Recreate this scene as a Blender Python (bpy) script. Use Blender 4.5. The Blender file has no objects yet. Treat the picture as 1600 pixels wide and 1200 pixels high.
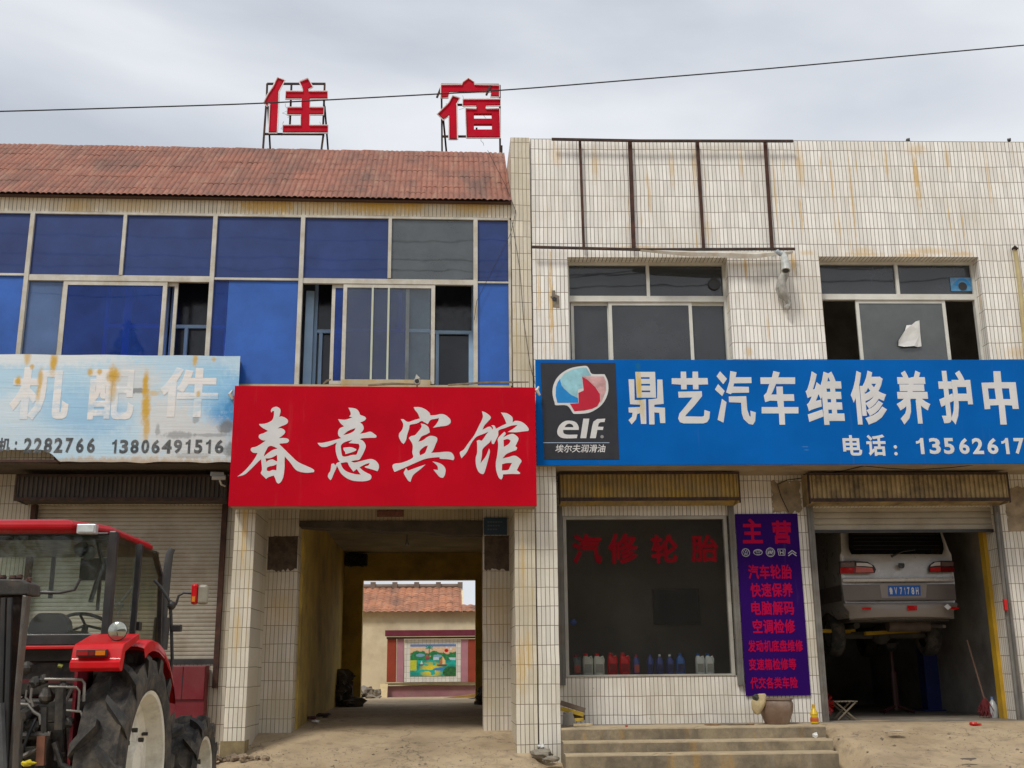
import bpy, bmesh, math, random
from mathutils import Vector, Matrix, noise as mnoise
random.seed(7)
R = math.radians
SC = bpy.context.scene
COL = SC.collection

# ------------------------------------------------------------------ camera, sky, sun, exposure
F_PX, PITCH, YAW, ROLL = 1724.08, R(14.5007), R(3.45865), R(-0.53673)
CAM = Vector((0.0, -14.0, 1.1))
_f = Vector((math.sin(YAW) * math.cos(PITCH), math.cos(YAW) * math.cos(PITCH), math.sin(PITCH)))
_r = Vector((math.cos(YAW), -math.sin(YAW), 0))
_u = _r.cross(_f)
_r2 = math.cos(ROLL) * _r + math.sin(ROLL) * _u
_u2 = -math.sin(ROLL) * _r + math.cos(ROLL) * _u
cam_d = bpy.data.cameras.new("Camera")
cam = bpy.data.objects.new("Camera", cam_d)
COL.objects.link(cam)
cam.matrix_world = Matrix(((_r2.x, _u2.x, -_f.x, CAM.x), (_r2.y, _u2.y, -_f.y, CAM.y), (_r2.z, _u2.z, -_f.z, CAM.z), (0, 0, 0, 1)))
cam_d.sensor_width = 36
cam_d.lens = F_PX * 36 / 1600
cam_d.clip_end = 3000
SC.camera = cam
SC.cycles.transparent_max_bounces = 32

SUN_EL, SUN_AZ = R(52), R(215)          # azimuth measured clockwise from +Y
world = bpy.data.worlds.new("World")
SC.world = world
world.use_nodes = True
wn, wl = world.node_tree.nodes, world.node_tree.links
wn.clear()
wo = wn.new('ShaderNodeOutputWorld')
bg = wn.new('ShaderNodeBackground')
sky = wn.new('ShaderNodeTexSky')
sky.sky_type = 'NISHITA'
sky.sun_disc = False
sky.sun_elevation = SUN_EL
sky.sun_rotation = SUN_AZ
sky.air_density = 1.0
sky.dust_density = 3.0
tc = wn.new('ShaderNodeTexCoord')
mp = wn.new('ShaderNodeMapping')
mp.inputs['Scale'].default_value = (1.0, 1.0, 2.6)
mp.inputs['Location'].default_value = (0.35, 0.2, 0.4)
nz = wn.new('ShaderNodeTexNoise')
nz.inputs['Scale'].default_value = 1.7
nz.inputs['Detail'].default_value = 7
nz.inputs['Roughness'].default_value = 0.48
nz.inputs['Distortion'].default_value = 0.3
cr = wn.new('ShaderNodeValToRGB')
cr.color_ramp.elements[0].position = 0.32
cr.color_ramp.elements[0].color = (5.9, 6.4, 7.2, 1)
cr.color_ramp.elements[1].position = 0.62
cr.color_ramp.elements[1].color = (10.4, 10.6, 11.0, 1)
mx = wn.new('ShaderNodeMix')
mx.data_type = 'RGBA'
mx.inputs[0].default_value = 0.93
# brighter cloud towards the right, over the garage
sx = wn.new('ShaderNodeSeparateXYZ')
mrx = wn.new('ShaderNodeMapRange')
mrx.inputs[1].default_value = -0.45
mrx.inputs[2].default_value = 0.5
mrx.inputs[3].default_value = -0.2
mrx.inputs[4].default_value = 0.13
addx = wn.new('ShaderNodeMath')
addx.operation = 'ADD'
wl.new(tc.outputs['Generated'], mp.inputs['Vector'])
wl.new(tc.outputs['Generated'], sx.inputs[0])
wl.new(sx.outputs['X'], mrx.inputs[0])
wl.new(mp.outputs[0], nz.inputs['Vector'])
wl.new(nz.outputs['Fac'], addx.inputs[0])
wl.new(mrx.outputs[0], addx.inputs[1])
wl.new(addx.outputs[0], cr.inputs[0])
wl.new(sky.outputs[0], mx.inputs[6])
wl.new(cr.outputs[0], mx.inputs[7])
wl.new(mx.outputs[2], bg.inputs[0])
bg.inputs[1].default_value = 0.085
wl.new(bg.outputs[0], wo.inputs[0])

sun_d = bpy.data.lights.new("Sun", 'SUN')
sun_d.energy = 1.9
sun_d.angle = R(12)
sun_d.color = (1.0, 0.95, 0.87)
sun = bpy.data.objects.new("Sun", sun_d)
COL.objects.link(sun)
sdir = Vector((math.sin(SUN_AZ) * math.cos(SUN_EL), math.cos(SUN_AZ) * math.cos(SUN_EL), math.sin(SUN_EL)))
sun.rotation_euler = (-sdir).to_track_quat('-Z', 'Y').to_euler()
sun.location = (0, -20, 20)
SC.view_settings.view_transform = 'Standard'
SC.view_settings.look = 'None'
SC.view_settings.exposure = 0.16
SC.view_settings.gamma = 1.0
SC.view_settings.use_curve_mapping = False

# ------------------------------------------------------------------ measuring helpers
def ray(px, py):
    return _f * F_PX + _r2 * (px - 800) - _u2 * (py - 600)

class Frame:
    """A facade plane: u along it, d into the building, z up."""
    def __init__(s, o, a):
        s.o, s.a = Vector(o), a
        s.e = Vector((math.cos(a), math.sin(a), 0))
        s.n = Vector((-math.sin(a), math.cos(a), 0))
    def at(s, px, py, d=0.0):
        v = ray(px, py)
        t = (d - (CAM - s.o).dot(s.n)) / v.dot(s.n)
        p = CAM + v * t - s.o
        return p.dot(s.e), p.z
    def u(s, px, py, d=0.0): return s.at(px, py, d)[0]
    def z(s, px, py, d=0.0): return s.at(px, py, d)[1]
    def w(s, u, d, z): return s.o + s.e * u + s.n * d + Vector((0, 0, z))

L = Frame((0, 0, 0), 0)
G = Frame((1.13, 0, 0), R(-1.5))

# ------------------------------------------------------------------ object helpers
class Thing:
    def __init__(s, name, label, cat, frame=L, org=(0, 0, 0), rz=None, group=None, kind=None):
        s.e = bpy.data.objects.new(name, None)
        s.e.empty_display_size = 0.2
        COL.objects.link(s.e)
        s.org = Vector(org)
        s.e.location = frame.w(*org)
        s.e.rotation_euler = (0, 0, frame.a if rz is None else rz)
        s.e['label'] = label
        s.e['category'] = cat
        if group: s.e['group'] = group
        if kind: s.e['kind'] = kind
    def part(s, name, mb, mat, parent=None, label=None, smooth=False, bevel=0):
        o = mb.build(name, mat, s.org, smooth, bevel)
        o.parent = parent if parent is not None else s.e
        if label: o['label'] = label
        return o

def single(name, label, cat, mb, mat, frame=L, org=(0, 0, 0), rz=None, group=None, smooth=False, bevel=0, kind=None):
    o = mb.build(name, mat, Vector(org), smooth, bevel)
    o.location = frame.w(*org)
    o.rotation_euler = (0, 0, frame.a if rz is None else rz)
    if kind:
        o['kind'] = kind
    if kind != 'structure':
        o['label'] = label
        o['category'] = cat
    if group: o['group'] = group
    return o

def copy_tree(src, parent=None):
    c = src.copy()
    COL.objects.link(c)
    if parent: c.parent = parent
    for ch in [x for x in bpy.data.objects if x.parent == src]:
        copy_tree(ch, c)
    return c

class MB:
    def __init__(s): s.v, s.f, s.mi = [], [], []
    def add(s, vs, fs, mi=0):
        b = len(s.v)
        s.v += [Vector(v) for v in vs]
        s.f += [tuple(b + i for i in f) for f in fs]
        s.mi += [mi] * len(fs)
        return s
    def box(s, x0, x1, y0, y1, z0, z1, mi=0):
        if x0 > x1: x0, x1 = x1, x0
        if y0 > y1: y0, y1 = y1, y0
        if z0 > z1: z0, z1 = z1, z0
        return s.add([(x0, y0, z0), (x1, y0, z0), (x1, y1, z0), (x0, y1, z0), (x0, y0, z1), (x1, y0, z1), (x1, y1, z1), (x0, y1, z1)],
                     [(0, 3, 2, 1), (4, 5, 6, 7), (0, 1, 5, 4), (1, 2, 6, 5), (2, 3, 7, 6), (3, 0, 4, 7)], mi)
    def quad(s, a, b, c, d, mi=0): return s.add([a, b, c, d], [(0, 1, 2, 3)], mi)
    def prism(s, pts, y0, y1, mi=0):
        """outline in (x,z), extruded along y"""
        n = len(pts)
        area = sum(pts[i][0] * pts[(i + 1) % n][1] - pts[(i + 1) % n][0] * pts[i][1] for i in range(n))
        if area < 0: pts = pts[::-1]
        vs = [(p[0], y0, p[1]) for p in pts] + [(p[0], y1, p[1]) for p in pts]
        fs = [tuple(range(n)), tuple(range(2 * n - 1, n - 1, -1))]
        fs += [((i + 1) % n, i, i + n, (i + 1) % n + n) for i in range(n)]
        return s.add(vs, fs, mi)
    def prismx(s, pts, x0, x1, mi=0):
        """outline in (y,z), extruded along x"""
        n = len(pts)
        vs = [(x0, p[0], p[1]) for p in pts] + [(x1, p[0], p[1]) for p in pts]
        fs = [tuple(range(n)), tuple(range(2 * n - 1, n - 1, -1))]
        fs += [((i + 1) % n, i, i + n, (i + 1) % n + n) for i in range(n)]
        return s.add(vs, fs, mi)
    def tube(s, pts, r, seg=8, mi=0, cap=True):
        pts = [Vector(p) for p in pts]
        rs = r if isinstance(r, (list, tuple)) else [r] * len(pts)
        vs, fs, prev = [], [], None
        for i, p in enumerate(pts):
            t = (pts[min(i + 1, len(pts) - 1)] - pts[max(i - 1, 0)]).normalized()
            if prev is None:
                a = t.orthogonal().normalized()
            else:
                a = (prev - t * prev.dot(t)).normalized()
            prev = a
            b = t.cross(a)
            vs += [p + (a * math.cos(2 * math.pi * k / seg) + b * math.sin(2 * math.pi * k / seg)) * rs[i] for k in range(seg)]
        for i in range(len(pts) - 1):
            for k in range(seg):
                fs.append((i * seg + k, i * seg + (k + 1) % seg, (i + 1) * seg + (k + 1) % seg, (i + 1) * seg + k))
        if cap:
            fs.append(tuple(range(seg))[::-1])
            fs.append(tuple((len(pts) - 1) * seg + k for k in range(seg)))
        return s.add(vs, fs, mi)
    def lathe(s, prof, c=(0, 0, 0), axis='z', seg=24, mi=0, cap=True):
        """prof: (radius, height) pairs round the axis"""
        vs, fs = [], []
        for rr, h in prof:
            for k in range(seg):
                a = 2 * math.pi * k / seg
                q, w = rr * math.cos(a), rr * math.sin(a)
                p = (q, w, h) if axis == 'z' else ((h, q, w) if axis == 'x' else (w, h, q))
                vs.append(Vector(p) + Vector(c))
        for i in range(len(prof) - 1):
            for k in range(seg):
                fs.append((i * seg + k, i * seg + (k + 1) % seg, (i + 1) * seg + (k + 1) % seg, (i + 1) * seg + k))
        if cap and prof[0][0] > 1e-6: fs.append(tuple(range(seg))[::-1])
        if cap and prof[-1][0] > 1e-6: fs.append(tuple((len(prof) - 1) * seg + k for k in range(seg)))
        return s.add(vs, fs, mi)
    def loft(s, rings, mi=0, cap=True):
        n = len(rings[0])
        vs = [p for r_ in rings for p in r_]
        fs = []
        for i in range(len(rings) - 1):
            for k in range(n):
                fs.append((i * n + k, i * n + (k + 1) % n, (i + 1) * n + (k + 1) % n, (i + 1) * n + k))
        if cap:
            fs.append(tuple(range(n))[::-1])
            fs.append(tuple((len(rings) - 1) * n + k for k in range(n)))
        return s.add(vs, fs, mi)
    def ball(s, c, r, n=8, mi=0, jit=0, sq=(1, 1, 1)):
        vs, fs = [], []
        for i in range(n + 1):
            th = math.pi * i / n
            for k in range(2 * n):
                ph = math.pi * k / n
                q = r * (1 + jit * (mnoise.noise(Vector((c[0] * 7 + math.sin(th) * math.cos(ph) * 1.7, c[1] * 5 + math.sin(th) * math.sin(ph) * 1.7, math.cos(th) * 1.7)))))
                vs.append((c[0] + q * sq[0] * math.sin(th) * math.cos(ph), c[1] + q * sq[1] * math.sin(th) * math.sin(ph), c[2] + q * sq[2] * math.cos(th)))
        for i in range(n):
            for k in range(2 * n):
                fs.append((i * 2 * n + k, (i + 1) * 2 * n + k, (i + 1) * 2 * n + (k + 1) % (2 * n), i * 2 * n + (k + 1) % (2 * n)))
        return s.add(vs, fs, mi)
    def xf(s, M):
        s.v = [M @ v for v in s.v]
        return s
    def join(s, o):
        b = len(s.v)
        s.v += o.v
        s.f += [tuple(b + i for i in f) for f in o.f]
        s.mi += o.mi
        return s
    def build(s, name, mat, org=Vector(), smooth=False, bevel=0):
        me = bpy.data.meshes.new(name)
        me.from_pydata([tuple(v - org) for v in s.v], [], s.f)
        mats = mat if isinstance(mat, (list, tuple)) else [mat]
        for m in mats: me.materials.append(m)
        if len(mats) > 1: me.polygons.foreach_set('material_index', s.mi)
        uv = me.uv_layers.new(name='UVMap')
        data = [0.0] * (2 * len(me.loops))
        for p in me.polygons:
            n = p.normal
            ax = 0 if abs(n.x) > max(abs(n.y), abs(n.z)) else (1 if abs(n.y) > abs(n.z) else 2)
            for li in p.loop_indices:
                c = s.v[me.loops[li].vertex_index]
                if ax == 0: q = (c.y, c.z)
                elif ax == 1: q = (c.x, c.z)
                else: q = (c.x, c.y)
                data[2 * li], data[2 * li + 1] = q
        uv.data.foreach_set('uv', data)
        if smooth:
            me.polygons.foreach_set('use_smooth', [True] * len(me.polygons))
            me.set_sharp_from_angle(angle=R(35))
        o = bpy.data.objects.new(name, me)
        COL.objects.link(o)
        if bevel:
            b = o.modifiers.new('bevel', 'BEVEL')
            b.width = bevel
            b.segments = 2
            b.limit_method = 'ANGLE'
        return o

def wall_holes(mb, u0, u1, z0, z1, holes, d0, d1, mi=0):
    """a slab with rectangular openings (u0,u1,z0,z1) and their reveals"""
    us = sorted({u0, u1, *[h[0] for h in holes], *[h[1] for h in holes]})
    zs = sorted({z0, z1, *[h[2] for h in holes], *[h[3] for h in holes]})
    us = [x for x in us if u0 <= x <= u1]
    zs = [x for x in zs if z0 <= x <= z1]
    def solid(i, j):
        if i < 0 or j < 0 or i >= len(us) - 1 or j >= len(zs) - 1: return False
        cu, cz = (us[i] + us[i + 1]) / 2, (zs[j] + zs[j + 1]) / 2
        return not any(h[0] < cu < h[1] and h[2] < cz < h[3] for h in holes)
    for i in range(len(us) - 1):
        for j in range(len(zs) - 1):
            if not solid(i, j): continue
            a, b, c, d = us[i], us[i + 1], zs[j], zs[j + 1]
            mb.quad((a, d0, c), (b, d0, c), (b, d0, d), (a, d0, d), mi)
            mb.quad((b, d1, c), (a, d1, c), (a, d1, d), (b, d1, d), mi)
            if not solid(i - 1, j): mb.quad((a, d1, c), (a, d0, c), (a, d0, d), (a, d1, d), mi)
            if not solid(i + 1, j): mb.quad((b, d0, c), (b, d1, c), (b, d1, d), (b, d0, d), mi)
            if not solid(i, j - 1): mb.quad((a, d1, c), (b, d1, c), (b, d0, c), (a, d0, c), mi)
            if not solid(i, j + 1): mb.quad((a, d0, d), (b, d0, d), (b, d1, d), (a, d1, d), mi)
    return mb

# ------------------------------------------------------------------ flat shapes and lettering
def curve_mesh(polys, depth=0.0):
    """polygons with even-odd holes (x,z lists) -> MB in the xz plane at y=0, thickness depth"""
    cu = bpy.data.curves.new('tmp', 'CURVE')
    cu.dimensions = '2D'
    cu.fill_mode = 'BOTH' if depth > 0 else 'FRONT'
    cu.extrude = depth / 2
    for pl in polys:
        sp = cu.splines.new('POLY')
        sp.points.add(len(pl) - 1)
        for i, p in enumerate(pl): sp.points[i].co = (p[0], p[1], 0, 1)
        sp.use_cyclic_u = True
    return _grab(cu)

def _grab(cu):
    ob = bpy.data.objects.new('tmp', cu)
    COL.objects.link(ob)
    me = bpy.data.meshes.new_from_object(ob.evaluated_get(bpy.context.evaluated_depsgraph_get()))
    mb = MB()
    mb.add([(v.co.x, -v.co.z, v.co.y) for v in me.vertices], [tuple(p.vertices) for p in me.polygons])
    bpy.data.objects.remove(ob)
    bpy.data.meshes.remove(me)
    return mb

def glyphs(text, bold=0.0, spacing=1.0, shear=0.0, depth=0.0):
    cu = bpy.data.curves.new('tmp', 'FONT')
    cu.body = text
    cu.bevel_depth = bold          # the rounded edge thickens every stroke
    cu.bevel_resolution = 1
    cu.space_character = spacing
    cu.shear = shear
    cu.resolution_u = 3
    cu.extrude = depth
    return _grab(cu)

def fit(mb, u0, u1, z0, z1, d):
    xs = [v.x for v in mb.v]
    zs = [v.z for v in mb.v]
    a, b, c, e = min(xs), max(xs), min(zs), max(zs)
    ym = max(max(abs(v.y) for v in mb.v), 1e-6)
    mb.v = [Vector((u0 + (v.x - a) / (b - a) * (u1 - u0), d + v.y / ym * 0.0012, z0 + (v.z - c) / (e - c) * (z1 - z0))) for v in mb.v]
    return mb

def text_px(fr, text, x0, y0, x1, y1, d, bold=0.0, spacing=1.0, shear=0.0):
    """lettering measured on the photograph's sign and laid on the sign's own plane"""
    xc, h = (x0 + x1) / 2, y1 - y0
    w = (x1 - x0) - abs((xc - 745) / 6600) * h
    yc = (y0 + y1) / 2
    u0, u1 = fr.u(xc - w / 2, yc, d), fr.u(xc + w / 2, yc, d)
    if text == '1':                # the signs' 1 is a stem with a flag
        one = curve_mesh([[(0.52, 0), (1, 0), (1, 1), (0.62, 1), (0.5, .9), (0.3, .82), (0, .8), (0, .64), (.3, .66), (.52, .72)]])
        return fit(one, u0, u1, fr.z(xc, y1, d), fr.z(xc, y0, d), d)
    return fit(glyphs(text, bold, spacing, shear), u0, u1, fr.z(xc, y1, d), fr.z(xc, y0, d), d)

def smooth_loop(pl, n=4, sharp=70):
    """Catmull-Rom through a traced outline, keeping its sharp corners"""
    out, m = [], len(pl)
    for i in range(m):
        p0, p1, p2, p3 = [Vector(pl[(i + k - 1) % m]) for k in range(4)]
        def turn(a, b, c):
            v, w = b - a, c - b
            return v.angle(w) if v.length > 1e-9 and w.length > 1e-9 else 0
        if turn(p0, p1, p2) > R(sharp): p0 = p1 - (p2 - p1)
        if turn(p1, p2, p3) > R(sharp): p3 = p2 + (p2 - p1)
        for k in range(n):
            t = k / n
            out.append(0.5 * ((2 * p1) + (p2 - p0) * t + (2 * p0 - 5 * p1 + 4 * p2 - p3) * t * t + (3 * p1 - p0 - 3 * p2 + p3) * t ** 3))
    return out

def traced(fr, polys, ox, oy, sc, d, depth=0.0, smooth=True, n=4):
    pp = []
    for pl in polys:
        q = smooth_loop(pl, n) if smooth else pl
        pp.append([fr.at(ox + p[0] * sc, oy + p[1] * sc, d) for p in q])
    mb = curve_mesh(pp, depth)
    mb.v = [v + Vector((0, d, 0)) for v in mb.v]
    return mb

# ------------------------------------------------------------------ materials
MATS = {}
def nd(nt, t, **kw):
    n = nt.nodes.new(t)
    for k, v in kw.items():
        if k.startswith('i_'):
            key = k[2:]
            key = int(key) if key.isdigit() else key.replace('_', ' ')
            n.inputs[key].default_value = v
        else: setattr(n, k, v)
    return n

def base_mat(name):
    m = bpy.data.materials.new(name)
    m.use_nodes = True
    nt = m.node_tree
    return m, nt, nt.nodes['Principled BSDF']

def c4(c): return (c[0], c[1], c[2], 1)

def mixc(nt, fac, a, b, mode='MIX'):
    n = nd(nt, 'ShaderNodeMix', data_type='RGBA', blend_type=mode)
    for i, x in ((0, fac), (6, a), (7, b)):
        if hasattr(x, 'type') and hasattr(x, 'node'): nt.links.new(x, n.inputs[i])
        else: n.inputs[i].default_value = x if i == 0 else c4(x)
    return n.outputs[2]

def math_(nt, op, a, b=None, clamp=False):
    n = nd(nt, 'ShaderNodeMath', operation=op, use_clamp=clamp)
    for i, x in enumerate((a, b)):
        if x is None: continue
        if hasattr(x, 'node'): nt.links.new(x, n.inputs[i])
        else: n.inputs[i].default_value = x
    return n.outputs[0]

def mrange(nt, v, a, b, c=0.0, d=1.0, smooth=False):
    n = nd(nt, 'ShaderNodeMapRange', clamp=True)
    if smooth: n.interpolation_type = 'SMOOTHSTEP'
    nt.links.new(v, n.inputs[0])
    for i, x in enumerate((a, b, c, d)): n.inputs[i + 1].default_value = x
    return n.outputs[0]

def noise_(nt, vec, scale, detail=4, rough=0.55, mscale=None, loc=(0, 0, 0), dist=0.0):
    if mscale is not None or loc != (0, 0, 0):
        mp_ = nd(nt, 'ShaderNodeMapping')
        mp_.inputs['Scale'].default_value = mscale or (1, 1, 1)
        mp_.inputs['Location'].default_value = loc
        nt.links.new(vec, mp_.inputs[0])
        vec = mp_.outputs[0]
    n = nd(nt, 'ShaderNodeTexNoise')
    n.inputs['Scale'].default_value = scale
    n.inputs['Detail'].default_value = detail
    n.inputs['Roughness'].default_value = rough
    n.inputs['Distortion'].default_value = dist
    nt.links.new(vec, n.inputs['Vector'])
    return n.outputs['Fac']

def blob(nt, uv, u, z, ru, rz, warp=None, hard=0.35):
    """soft elliptical stain at a place on the surface"""
    mp_ = nd(nt, 'ShaderNodeMapping', vector_type='TEXTURE')
    mp_.inputs['Location'].default_value = (u, z, 0)
    mp_.inputs['Scale'].default_value = (ru, rz, 1)
    nt.links.new(uv, mp_.inputs[0])
    ln = nd(nt, 'ShaderNodeVectorMath', operation='LENGTH')
    nt.links.new(mp_.outputs[0], ln.inputs[0])
    v = ln.outputs['Value']
    if warp is not None: v = math_(nt, 'ADD', v, warp)
    return mrange(nt, v, hard, 1.0, 1.0, 0.0, True)

def pmat(name, col, rough=0.6, metal=0.0, var=0.25, scale=3.0, bump=0.0, bscale=60, dirt=None, dirt_amt=0.4, coat=0.0, dscale=2.0, spec=0.5):
    """painted / bare surface: base colour with uneven tone, dirt patches and a fine bump"""
    m, nt, p = base_mat(name)
    co = nd(nt, 'ShaderNodeTexCoord').outputs['Object']
    f = noise_(nt, co, scale, 6, 0.6)
    lo = [c * (1 - var) for c in col]
    hi = [min(1, c * (1 + var * 0.6)) for c in col]
    out = mixc(nt, mrange(nt, f, 0.3, 0.7), lo, hi)
    if dirt:
        g = noise_(nt, co, dscale, 8, 0.7, loc=(3.1, 1.7, 5.3))
        out = mixc(nt, mrange(nt, g, 0.45, 0.72, 0, dirt_amt), out, dirt)
    nt.links.new(out, p.inputs['Base Color'])
    h = noise_(nt, co, scale * 4, 5, 0.6)
    nt.links.new(mrange(nt, h, 0.3, 0.7, max(0.02, rough - 0.1), min(1, rough + 0.12)), p.inputs['Roughness'])
    p.inputs['Metallic'].default_value = metal
    p.inputs['Specular IOR Level'].default_value = spec
    if coat:
        p.inputs['Coat Weight'].default_value = coat
        p.inputs['Coat Roughness'].default_value = 0.08
    if bump:
        bn = nd(nt, 'ShaderNodeBump')
        bn.inputs['Strength'].default_value = bump
        bn.inputs['Distance'].default_value = 0.01
        nt.links.new(noise_(nt, co, bscale, 6, 0.6), bn.inputs['Height'])
        nt.links.new(bn.outputs[0], p.inputs['Normal'])
    return m

def tile_mat(name, col=(0.60, 0.565, 0.49), grout=(0.10, 0.058, 0.035), u0=0.0, z0=0.0, bw=0.0537, bh=0.2345, rust=0.25, grime=0.25, spots=(), mortar=0.004):
    """tall narrow glazed facade tiles, straight grid, rust-brown joints"""
    m, nt, p = base_mat(name)
    uv = nd(nt, 'ShaderNodeTexCoord').outputs['UV']
    mp_ = nd(nt, 'ShaderNodeMapping')
    mp_.inputs['Location'].default_value = (-u0 + 20 * bw, -z0 + 20 * bh, 0)
    nt.links.new(uv, mp_.inputs[0])
    # hand-laid joints wander a little
    wob = nd(nt, 'ShaderNodeTexNoise', noise_dimensions='2D')
    wob.inputs['Scale'].default_value = 1.3
    wob.inputs['Detail'].default_value = 3
    nt.links.new(mp_.outputs[0], wob.inputs['Vector'])
    sub = nd(nt, 'ShaderNodeVectorMath', operation='SUBTRACT')
    nt.links.new(wob.outputs['Color'], sub.inputs[0])
    sub.inputs[1].default_value = (0.5, 0.5, 0.5)
    scl = nd(nt, 'ShaderNodeVectorMath', operation='MULTIPLY')
    nt.links.new(sub.outputs[0], scl.inputs[0])
    scl.inputs[1].default_value = (0.022, 0.03, 0)
    addv = nd(nt, 'ShaderNodeVectorMath', operation='ADD')
    nt.links.new(mp_.outputs[0], addv.inputs[0])
    nt.links.new(scl.outputs[0], addv.inputs[1])
    b = nd(nt, 'ShaderNodeTexBrick', offset=0.0, squash=1.0)
    b.inputs['Scale'].default_value = 1
    b.inputs['Brick Width'].default_value = bw
    b.inputs['Row Height'].default_value = bh
    b.inputs['Mortar Size'].default_value = mortar
    b.inputs['Mortar Smooth'].default_value = 0.25
    b.inputs['Bias'].default_value = 0.0
    b.inputs['Color1'].default_value = c4([c * 0.86 for c in col])
    b.inputs['Color2'].default_value = c4([min(1, c * 1.07) for c in col])
    b.inputs['Mortar'].default_value = c4(grout)
    nt.links.new(addv.outputs[0], b.inputs['Vector'])
    out = b.outputs['Color']
    # joint tone varies from grey to rust
    g = noise_(nt, uv, 2.2, 5, 0.6)
    out2 = mixc(nt, mrange(nt, g, 0.42, 0.62), out, (0.32, 0.27, 0.2))
    out = mixc(nt, math_(nt, 'MULTIPLY', b.outputs['Fac'], 0.3), out, out2)
    # broad grime and yellowing
    big = noise_(nt, uv, 0.9, 6, 0.6, loc=(4.2, 1.1, 0))
    out = mixc(nt, mrange(nt, big, 0.42, 0.72, 0, grime), out, (0.43, 0.36, 0.22))
    # vertical run-off streaks
    st = noise_(nt, uv, 1.0, 6, 0.65, mscale=(22, 0.8, 1))
    en = noise_(nt, uv, 1.4, 3, 0.5, loc=(9, 2, 0))
    sf = math_(nt, 'MULTIPLY', mrange(nt, st, 0.58, 0.75, 0, 1), mrange(nt, en, 0.42, 0.65, 0, rust * 2.2), True)
    out = mixc(nt, sf, out, (0.56, 0.36, 0.07))
    if spots:
        w = noise_(nt, uv, 16, 4, 0.7, mscale=(2.5, 0.5, 1))
        w = mrange(nt, w, 0.25, 0.75, -0.45, 0.45)
        tot = None
        for s_ in spots:
            q = blob(nt, uv, s_[0], s_[1], s_[2], s_[3], w, 0.1)
            q = math_(nt, 'MULTIPLY', q, s_[4] if len(s_) > 4 else 0.8)
            tot = q if tot is None else math_(nt, 'MAXIMUM', tot, q)
        out = mixc(nt, tot, out, (0.60, 0.35, 0.035))
    chip = noise_(nt, uv, 7, 3, 0.6, mscale=(1.6, .7, 1), loc=(6, 3, 0))
    out = mixc(nt, mrange(nt, chip, 0.735, 0.755, 0, 0.75), out, (0.24, 0.19, 0.13))
    fine = noise_(nt, uv, 30, 5, 0.7)
    out = mixc(nt, mrange(nt, fine, 0.55, 0.8, 0, 0.22), out, (0.2, 0.16, 0.1))
    nt.links.new(out, p.inputs['Base Color'])
    rg = math_(nt, 'ADD', math_(nt, 'MULTIPLY', b.outputs['Fac'], 0.45), mrange(nt, g, 0.3, 0.7, 0.28, 0.5))
    nt.links.new(rg, p.inputs['Roughness'])
    bn = nd(nt, 'ShaderNodeBump', invert=True)
    bn.inputs['Strength'].default_value = 0.5
    bn.inputs['Distance'].default_value = 0.003
    nt.links.new(b.outputs['Fac'], bn.inputs['Height'])
    bn2 = nd(nt, 'ShaderNodeBump')
    bn2.inputs['Strength'].default_value = 0.12
    bn2.inputs['Distance'].default_value = 0.004
    nt.links.new(noise_(nt, uv, 9, 3, 0.5), bn2.inputs['Height'])
    nt.links.new(bn.outputs[0], bn2.inputs['Normal'])
    nt.links.new(bn2.outputs[0], p.inputs['Normal'])
    return m

def glass_mat(name, tint, clear=0.5, body=(0.1, 0.1, 0.1), gloss=0.35, smear=0.15, wave=0.06, refl=0.8):
    """window glass: part see-through with a tint, part dusty film, plus a mirror reflection"""
    m, nt, p = base_mat(name)
    co = nd(nt, 'ShaderNodeTexCoord').outputs['Object']
    tr = nd(nt, 'ShaderNodeBsdfTransparent')
    tr.inputs[0].default_value = c4(tint)
    film = noise_(nt, co, 1.6, 6, 0.65)
    nt.links.new(mixc(nt, mrange(nt, film, 0.35, 0.7), body, [b_ * 1.25 for b_ in body]), p.inputs['Base Color'])
    p.inputs['Roughness'].default_value = 0.5
    mxs = nd(nt, 'ShaderNodeMixShader')
    nt.links.new(mrange(nt, film, 0.3, 0.75, 1 - clear - smear / 2, 1 - clear + smear), mxs.inputs[0])
    nt.links.new(tr.outputs[0], mxs.inputs[1])
    nt.links.new(p.outputs[0], mxs.inputs[2])
    gl = nd(nt, 'ShaderNodeBsdfGlossy')
    gl.inputs['Roughness'].default_value = 0.02
    bn = nd(nt, 'ShaderNodeBump')
    bn.inputs['Strength'].default_value = wave
    bn.inputs['Distance'].default_value = 0.02
    nt.links.new(noise_(nt, co, 1.8, 2, 0.4), bn.inputs['Height'])
    nt.links.new(bn.outputs[0], gl.inputs['Normal'])
    fr = nd(nt, 'ShaderNodeFresnel')
    fr.inputs[0].default_value = 1.5
    m2 = nd(nt, 'ShaderNodeMixShader')
    nt.links.new(math_(nt, 'ADD', math_(nt, 'MULTIPLY', fr.outputs[0], refl), gloss * 0.1, True), m2.inputs[0])
    nt.links.new(mxs.outputs[0], m2.inputs[1])
    nt.links.new(gl.outputs[0], m2.inputs[2])
    nt.links.new(m2.outputs[0], nt.nodes['Material Output'].inputs[0])
    return m

def attr_mat(name, rough=0.5, bump=0.0):
    m, nt, p = base_mat(name)
    a = nd(nt, 'ShaderNodeVertexColor', layer_name='Col')
    nt.links.new(a.outputs[0], p.inputs['Base Color'])
    p.inputs['Roughness'].default_value = rough
    return m

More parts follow.
